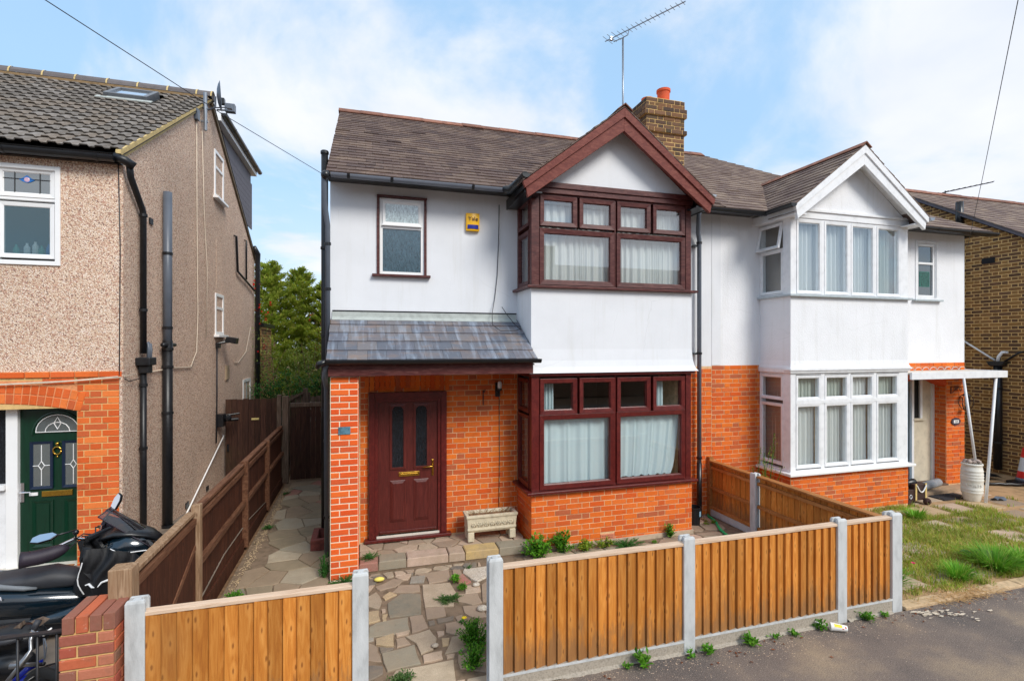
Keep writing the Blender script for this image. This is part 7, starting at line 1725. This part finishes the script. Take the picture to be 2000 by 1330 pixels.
weed(2.94, 6.46, .16, .16, 260, foliage('yellowing_leaves', [O(132,172,50), O(176,186,60), O(104,150,50)]), 'yellowish weed clump under the bay left of the air brick', 3, leaf=.045, shape=1.5)
weed(3.22, 6.47, .15, .17, 220, MATS['yellowing_leaves'], 'small yellow green weed directly left of the terracotta air brick', 4, leaf=.04, shape=1.4)
weed(3.58, 6.44, .22, .08, 700, M_weedd, 'low mat of small dark leaves under the air brick', 5, leaf=.022, flat=True, shape=1.5)
weed(4.35, 6.53, .09, .24, 200, M_weed, 'upright leafy weed against the right part of the bay foot', 6, leaf=.045)
weed(4.02, 6.40, .07, .05, 50, M_weed, 'tiny weed seedling between the mat and the upright weed', 61, leaf=.03)
weed(.06, 6.72, .13, .07, 420, M_weedd, 'low green cushion at the foot of the door frame', 7, z=.12, leaf=.02, flat=True, shape=1.2)
weed(-.22, 6.34, .17, .10, 620, M_weedd, 'green cushion plant at the front foot of the brick pier', 8, leaf=.022, flat=True, shape=1.2)
weed(-.47, 6.6, .07, .34, 380, M_weedd, 'leafy strip climbing the left side of the brick pier foot', 9, leaf=.025)
weed(-1.40, 6.28, .13, .10, 420, M_weed, 'bright green clump at the foot of the dark alley fence', 10, leaf=.03, shape=.8)
weed(-1.42, 8.6, .12, .05, 150, M_weedd, 'small green sprig farther back along the alley fence', 101, leaf=.03)
weed(-1.50, 5.05, .06, .07, 60, M_weed, 'tiny weed at the near end of the alley fence', 102, leaf=.03)
weed(-1.46, 10.5, .1, .06, 80, M_weedd, 'green tuft near the passage gate at the fence foot', 103, leaf=.03)
weed(.90, 5.62, .13, .06, 560, foliage('fine_grey_green_leaves', [O(90,120,66), O(112,140,80), O(70,104,56)]), 'flat feathery green clump in the middle of the crazy paving', 11, leaf=.022, flat=True, shape=1.5)
weed(1.06, 6.03, .07, .09, 90, M_weed, 'small bright weed near the red paving piece', 12, leaf=.045)
weed(1.10, 5.83, .07, .08, 220, M_weed, 'round pale green tuft below the small bright weed', 13, leaf=.025)
weed(.96, 5.10, .05, .04, 50, M_weedd, 'tiny dark green weed left of the big clump by the post', 131, leaf=.025)
weed(1.00, 4.70, .22, .26, 900, M_weed, 'large mossy green clump with a yellow flower against the entrance post', 14, leaf=.03, shape=.8)
weed(.93, 4.40, .17, .20, 500, M_weed, 'lower green clump at the bottom of the entrance post', 15, leaf=.03, shape=.8)
weed(.30, 4.38, .12, .07, 300, MATS['fine_grey_green_leaves'], 'feathery weed at the bottom edge of the path in the picture', 16, leaf=.025)
weed(1.30, 6.36, .05, .03, 40, M_weedd, 'tiny weed under the yellow step slab', 161, leaf=.025)
for i, (x, y, r, h, n) in enumerate(((2.38, 3.97, .09, .17, 60), (2.22, 3.98, .05, .08, 20), (2.86, 3.97, .04, .07, 24), (3.05, 3.96, .06, .09, 40), (3.52, 3.97, .08, .10, 60), (4.06, 3.97, .05, .08, 30), (4.40, 3.99, .08, .12, 70), (5.0, 4.0, .13, .12, 130), (3.85, 3.98, .05, .05, 24), (5.25, 3.99, .06, .06, 30))):
    weed(x, y, r, h, n, M_weed, ('pavement weed with broad bright leaves under the first long fence panel', 'little sprout just left of the broad leaved pavement weed', 'tiny weed at the left foot of the second concrete post of the long fence', 'weed just right of the second concrete post of the long fence', 'leafy weed under the left part of the middle fence panel', 'weed under the middle of the middle fence panel', 'weed behind the paper cup at the fence foot', 'grassy weeds under the short right fence panel', 'low sprout under the middle fence panel, left of centre', 'small sprout near the corner concrete post')[i], 70+i, leaf=.06 if i in (0, 3, 4) else .04)
weed(5.33, 6.85, .2, .05, 90, MATS['yellowing_leaves'], 'sparse yellow green weeds near the bucket and hose', 17, leaf=.03)
tall = empty('wild_plant', (6.42, 6.95, 0), 'tall wispy wild plant with thin stems in the corner of the white bay', 'plant'); rr = random.Random(9)
ts = MB(); tl = MB()
for i in range(9):
    x, y = 6.3+rr.uniform(-.15, .15), 6.75+rr.uniform(-.15, .15); h = rr.uniform(.8, 1.45); q = Vector((x+rr.uniform(-.2, .2), y+rr.uniform(-.15, .15), h)); ts.tube([(x, y, 0), ((x+q.x)/2, (y+q.y)/2, h*.5), q], .004, 4)
    for _ in range(50): p = Vector((x, y, 0)).lerp(q, rr.uniform(.3, 1)); leaf_mb(tl, p+Vector((rr.gauss(0, .03), rr.gauss(0, .03), 0)), rdir(rr), Vector((0, 0, 1)), .03, .012)
ts.build('stem', M_weedd, tall); tl.build('leaves', MATS['yellowing_leaves'], tall)
weed(-1.98, 4.42, .16, .22, 260, M_weed, 'bright green weed behind the iron railing next to the brick pier', 18, leaf=.05)
for x, y, z, m_, nm in ((.93, 4.83, .20, M_yfl, 'yellow_flower'), (6.55, 4.62, .14, M_pink, 'pink_flower'), (6.05, 5.0, .12, M_yfl, 'yellow_flower')):
    f_ = MB()
    for k in range(8): leaf_mb(f_, Vector((x, y, z)), Vector((cos(k*pi/4), sin(k*pi/4), .5)), Vector((0, 0, 1)), .035, .02)
    tag(f_.build(nm, m_, None), {0.93: 'tiny yellow flower on the weed clump by the entrance post', 6.55: 'magenta flower head in the neighbouring grass', 6.05: 'small yellow flower in the grass near the white corner post'}[x], 'flower')
# grass
def blades(name, m, n, fn, h0, h1, w, seed, lean=.5):
    rr = random.Random(seed); mb = MB()
    for _ in range(n):
        q = fn(rr)
        if q is None: continue
        x, y, k = q; h = rr.uniform(h0, h1)*k; a = rr.uniform(0, 6.28); l_ = rr.uniform(.1, lean)*h; dx, dy = cos(a), sin(a)
        mb.add([(x-dy*w, y+dx*w, 0), (x+dy*w, y-dx*w, 0), (x+dx*l_*.4+dy*w*.6, y+dy*l_*.4-dx*w*.6, h*.6), (x+dx*l_*.4-dy*w*.6, y+dy*l_*.4+dx*w*.6, h*.6), (x+dx*l_, y+dy*l_, h)], [(0,1,2,3),(3,2,4)])
    o = mb.build(name, m, None, kind='stuff'); return o
from mathutils import noise as mn
def gmask(rr):
    x = rr.uniform(5.72, 12.8); y = rr.uniform(4.1, 7.1)
    slab = (0 < (x-5.95) % .63 < .5) and (0 < (y-4.35) % .58 < .45)
    f = mn.noise(Vector((x*1.3, y*1.3, 3.3)))*.9+mn.noise(Vector((x*4, y*4, 1)))*.45
    d = .60+f*1.2
    if x > 10.2: d -= .5*(x-10.2)
    if x > 9.2 and y > 6.5: d -= .5
    if slab: d -= .30+.25*mn.noise(Vector((x*2, y*2, 8)))+.06*max(0, (x-7))
    return (x, y, 1) if rr.random() < max(0, d*1.3) else None
blades('grass', M_grass, 90000, gmask, .03, .085, .005, 5, 1.3)
blades('dry_grass', M_grassd, 16000, gmask, .04, .11, .004, 6, 1.2)
blades('grass_stalks', M_grassd, 300, gmask, .16, .34, .0022, 7, .6)
def tuft(x, y, r, n, h, m, label, seed):
    rr = random.Random(seed); mb = MB()
    for _ in range(n):
        a = rr.uniform(0, 6.28); q = r*.35*math.sqrt(rr.random()); L_ = rr.uniform(.6, 1)*h; out = rr.uniform(.25, 1.0)*r; w = .006
        bx_, by = x+q*cos(a), y+q*sin(a); dx, dy = cos(a), sin(a); pts = [Vector((bx_+dx*out*t**1.3, by+dy*out*t**1.3, L_*(t*1.25-.55*t*t*(1 if out > .6*r else .4)))) for t in (0, .35, .7, 1)]
        ws = (w, w, w*.7, .0005); vs = []
        for p, ww in zip(pts, ws): vs += [(p.x-dy*ww, p.y+dx*ww, p.z), (p.x+dy*ww, p.y-dx*ww, p.z)]
        mb.add(vs, [(0,1,3,2),(2,3,5,4),(4,5,7,6)])
    tag(mb.build('grass_tuft', m, None), label, 'grass tuft', 'lush grass tufts along the garden edge')
tuft(5.85, 4.45, .30, 320, .34, M_tuft, 'lush grass tuft tight against the white corner post', 1)
tuft(6.95, 4.38, .24, 220, .22, M_tuft, 'middle one of three lush grass tufts at the garden edge', 2)
tuft(7.75, 4.45, .42, 420, .28, M_tuft, 'largest lush grass tuft at the right, in front of the black plastic', 3)
tuft(8.3, 4.50, .3, 200, .2, M_tuft, 'lush grass tuft at the right edge of the picture', 4)
tuft(8.7, 6.1, .25, 160, .2, M_tuft, 'small green tuft in the middle of the neighbouring grass', 5)
hay = MB(); rr = random.Random(12)
for _ in range(420):
    x = rr.gauss(6.45, .28); y = 4.06+rr.gauss(0, .05)-.03*(x-6.4); a = rr.gauss(0, .7); l_ = rr.uniform(.04, .16); z = abs(rr.gauss(0, .025)); hay.tube([(x, y, z+.01), (x+l_*cos(a)*.5, y+l_*sin(a)*.5, z+.02), (x+l_*cos(a), y+l_*sin(a), z*.6+.008)], .0018, 3)
hay.build('straw_litter', M_straw, None, kind='stuff')
lv = MB()
for _ in range(70): x = rr.uniform(1.3, 7.5); y = 4.0-abs(rr.gauss(0, .12)); leaf_mb(lv, Vector((x, y, .006)), Vector((rr.uniform(-1, 1), rr.uniform(-1, 1), .1)), Vector((0, 0, 1)), rr.uniform(.02, .05), .02)
lv.build('fallen_leaves', M_copper, None, kind='stuff')

# ------------------------------------------------------------------ trees behind the passage
def sprays(mb, c, axis, L_, n, rr, l=.17, w=.05):
    for _ in range(n):
        t = rr.random(); p = c+axis*L_*t+Vector((rr.gauss(0, .05), rr.gauss(0, .05), rr.gauss(0, .03)))*(1.2-t*.6)
        d = axis*1.2+rdir(rr, -.3)*.8; leaf_mb(mb, p, d, Vector((0, 0, 1)), l*rr.uniform(.5, 1.1)*(1.15-.5*t), w)
def conifer(x, y, h, r, seed, label, nb=100):
    rr = random.Random(seed); t = empty('conifer_tree', (x, y, 0), label, 'tree', 'conifers behind the passage gates')
    MB().tube([(x, y, 0), (x+.1, y, h*.5), (x, y, h*.95)], [.16, .1, .02], 8).build('trunk', M_tree, t)
    mb = MB()
    for i in range(nb):
        f = (i+rr.random())/nb; z = h*(.12+.86*f); R_ = r*(1.08-f)**.55*rr.uniform(.75, 1.15); a = i*2.4+rr.uniform(-.3, .3)
        ax = Vector((cos(a), sin(a), .35+.5*f)).normalized(); c = Vector((x, y, z))
        sprays(mb, c+ax*R_*.15, ax, R_*.9, int(60+60*R_), rr)
        for s_ in (-1, 1):
            a2 = (Vector((cos(a+s_*.6), sin(a+s_*.6), .35+.4*f))).normalized(); sprays(mb, c+ax*R_*.45, a2, R_*.5, int(26+30*R_), rr)
    for i in range(26): sprays(mb, Vector((x, y, h*(.8+.2*i/26))), Vector((cos(i*2.4)*.3, sin(i*2.4)*.3, 1)).normalized(), .22, 14, rr, .12, .03)
    mb.build('crown', M_conifer, t)
conifer(-3.0, 18.2, 5.45, 1.5, 1, 'tall feathery conifer nearest the pebbledashed house')
conifer(-2.15, 18.8, 5.35, 1.5, 2, 'tall feathery conifer in the middle behind the gates')
conifer(-1.2, 18.4, 4.95, 1.5, 3, 'feathery conifer nearest the white house')
conifer(-.2, 18.8, 4.7, 1.4, 33, 'feathery conifer mostly hidden behind the white house corner')
def shrub(x, y, h, r, seed, label, m, nl=2600, leaf=.07, ns=14, name='shrub'):
    rr = random.Random(seed); t = empty(name, (x, y, 0), label, 'shrub'); st = MB(); mb = MB()
    for i in range(ns):
        a = rr.uniform(0, 6.28); tip = Vector((x+r*rr.uniform(.2, 1)*cos(a), y+r*.7*rr.uniform(.2, 1)*sin(a), h*rr.uniform(.55, 1)*(1 if i % 3 else .9))); b = Vector((x+.12*cos(a), y+.12*sin(a), 0))
        m1 = b.lerp(tip, .4)+Vector((rr.gauss(0, .1), rr.gauss(0, .1), .1)); m2 = b.lerp(tip, .75)+Vector((rr.gauss(0, .1), rr.gauss(0, .1), .05)); st.tube([b, m1, m2, tip], [.022, .016, .01, .004], 5)
        for _ in range(nl//ns):
            f = rr.random()**.7; p = m1.lerp(m2, f*2) if f < .5 else m2.lerp(tip, f*2-1); p = p+Vector((rr.gauss(0, .14), rr.gauss(0, .14), rr.gauss(0, .10))); leaf_mb(mb, p, rdir(rr, -.5), Vector((0, 0, 1)), leaf*rr.uniform(.6, 1.2), leaf*.45)
    st.build('branches', M_oldpost if False else simple('pale_bark', O(150,124,98), .9, var=.2) if 'pale_bark' not in MATS else MATS['pale_bark'], t); mb.build('crown', m, t); return t
s1 = shrub(-1.9, 14.6, 3.6, 1.1, 5, 'loose green shrub with pale bare stems and red flowers behind the notice gate', M_shrub, 3600)
shrub(-.9, 14.3, 3.0, .8, 6, 'twiggy shrub behind the passage gate beside the house wall', M_shrub, 2200)
shrub(-1.7, 13.8, 2.3, .9, 7, 'dense dark ivy mass above the gates', M_dkleaf, 3600, .09)
shrub(-.8, 16.2, 3.7, .5, 8, 'coppery brown shrub between the conifers and the white house', M_copper, 2200, .07)
shrub(-.75, 13.6, 2.3, .5, 9, 'dark glossy bush right behind the passage gate', M_dkleaf, 2200, .09)
rf_ = MB(); rr = random.Random(3)
for (x, z, n, s_) in ((-2.75, 4.35, 3, .05), (-2.6, 3.8, 5, .1), (-2.5, 3.62, 6, .1), (-2.3, 3.9, 3, .08), (-1.3, 3.6, 2, .05), (-2.45, 2.75, 3, .08), (-2.68, 4.4, 2, .05)):
    for _ in range(n):
        c = Vector((x+rr.gauss(0, s_), 14.3, z+rr.gauss(0, s_)))
        for k in range(5): leaf_mb(rf_, c, rdir(rr), Vector((0, 0, 1)), .06, .04)
rf_.build('flowers', M_flower, s1)

# ------------------------------------------------------------------ across the street (seen in the window reflections)
OH = empty('opposite_house', (3, -13, 0), 'brick houses across the street, seen only mirrored in the windows', 'house')
MB().box(-14, 22, -20, -12.5, 0, 5.2).build('wall', M_stock, OH)
MB().prism(right(-14.2), [(-20.4, 5.1), (-12.1, 5.1), (-16.2, 7.9)], 0, 36.4).build('roof', M_roofB, OH)
for x in (-6, 2, 3.2, 10.5): MB().box(x, x+.8, -16.6, -15.9, 7, 9).build('chimney', M_stock, OH)
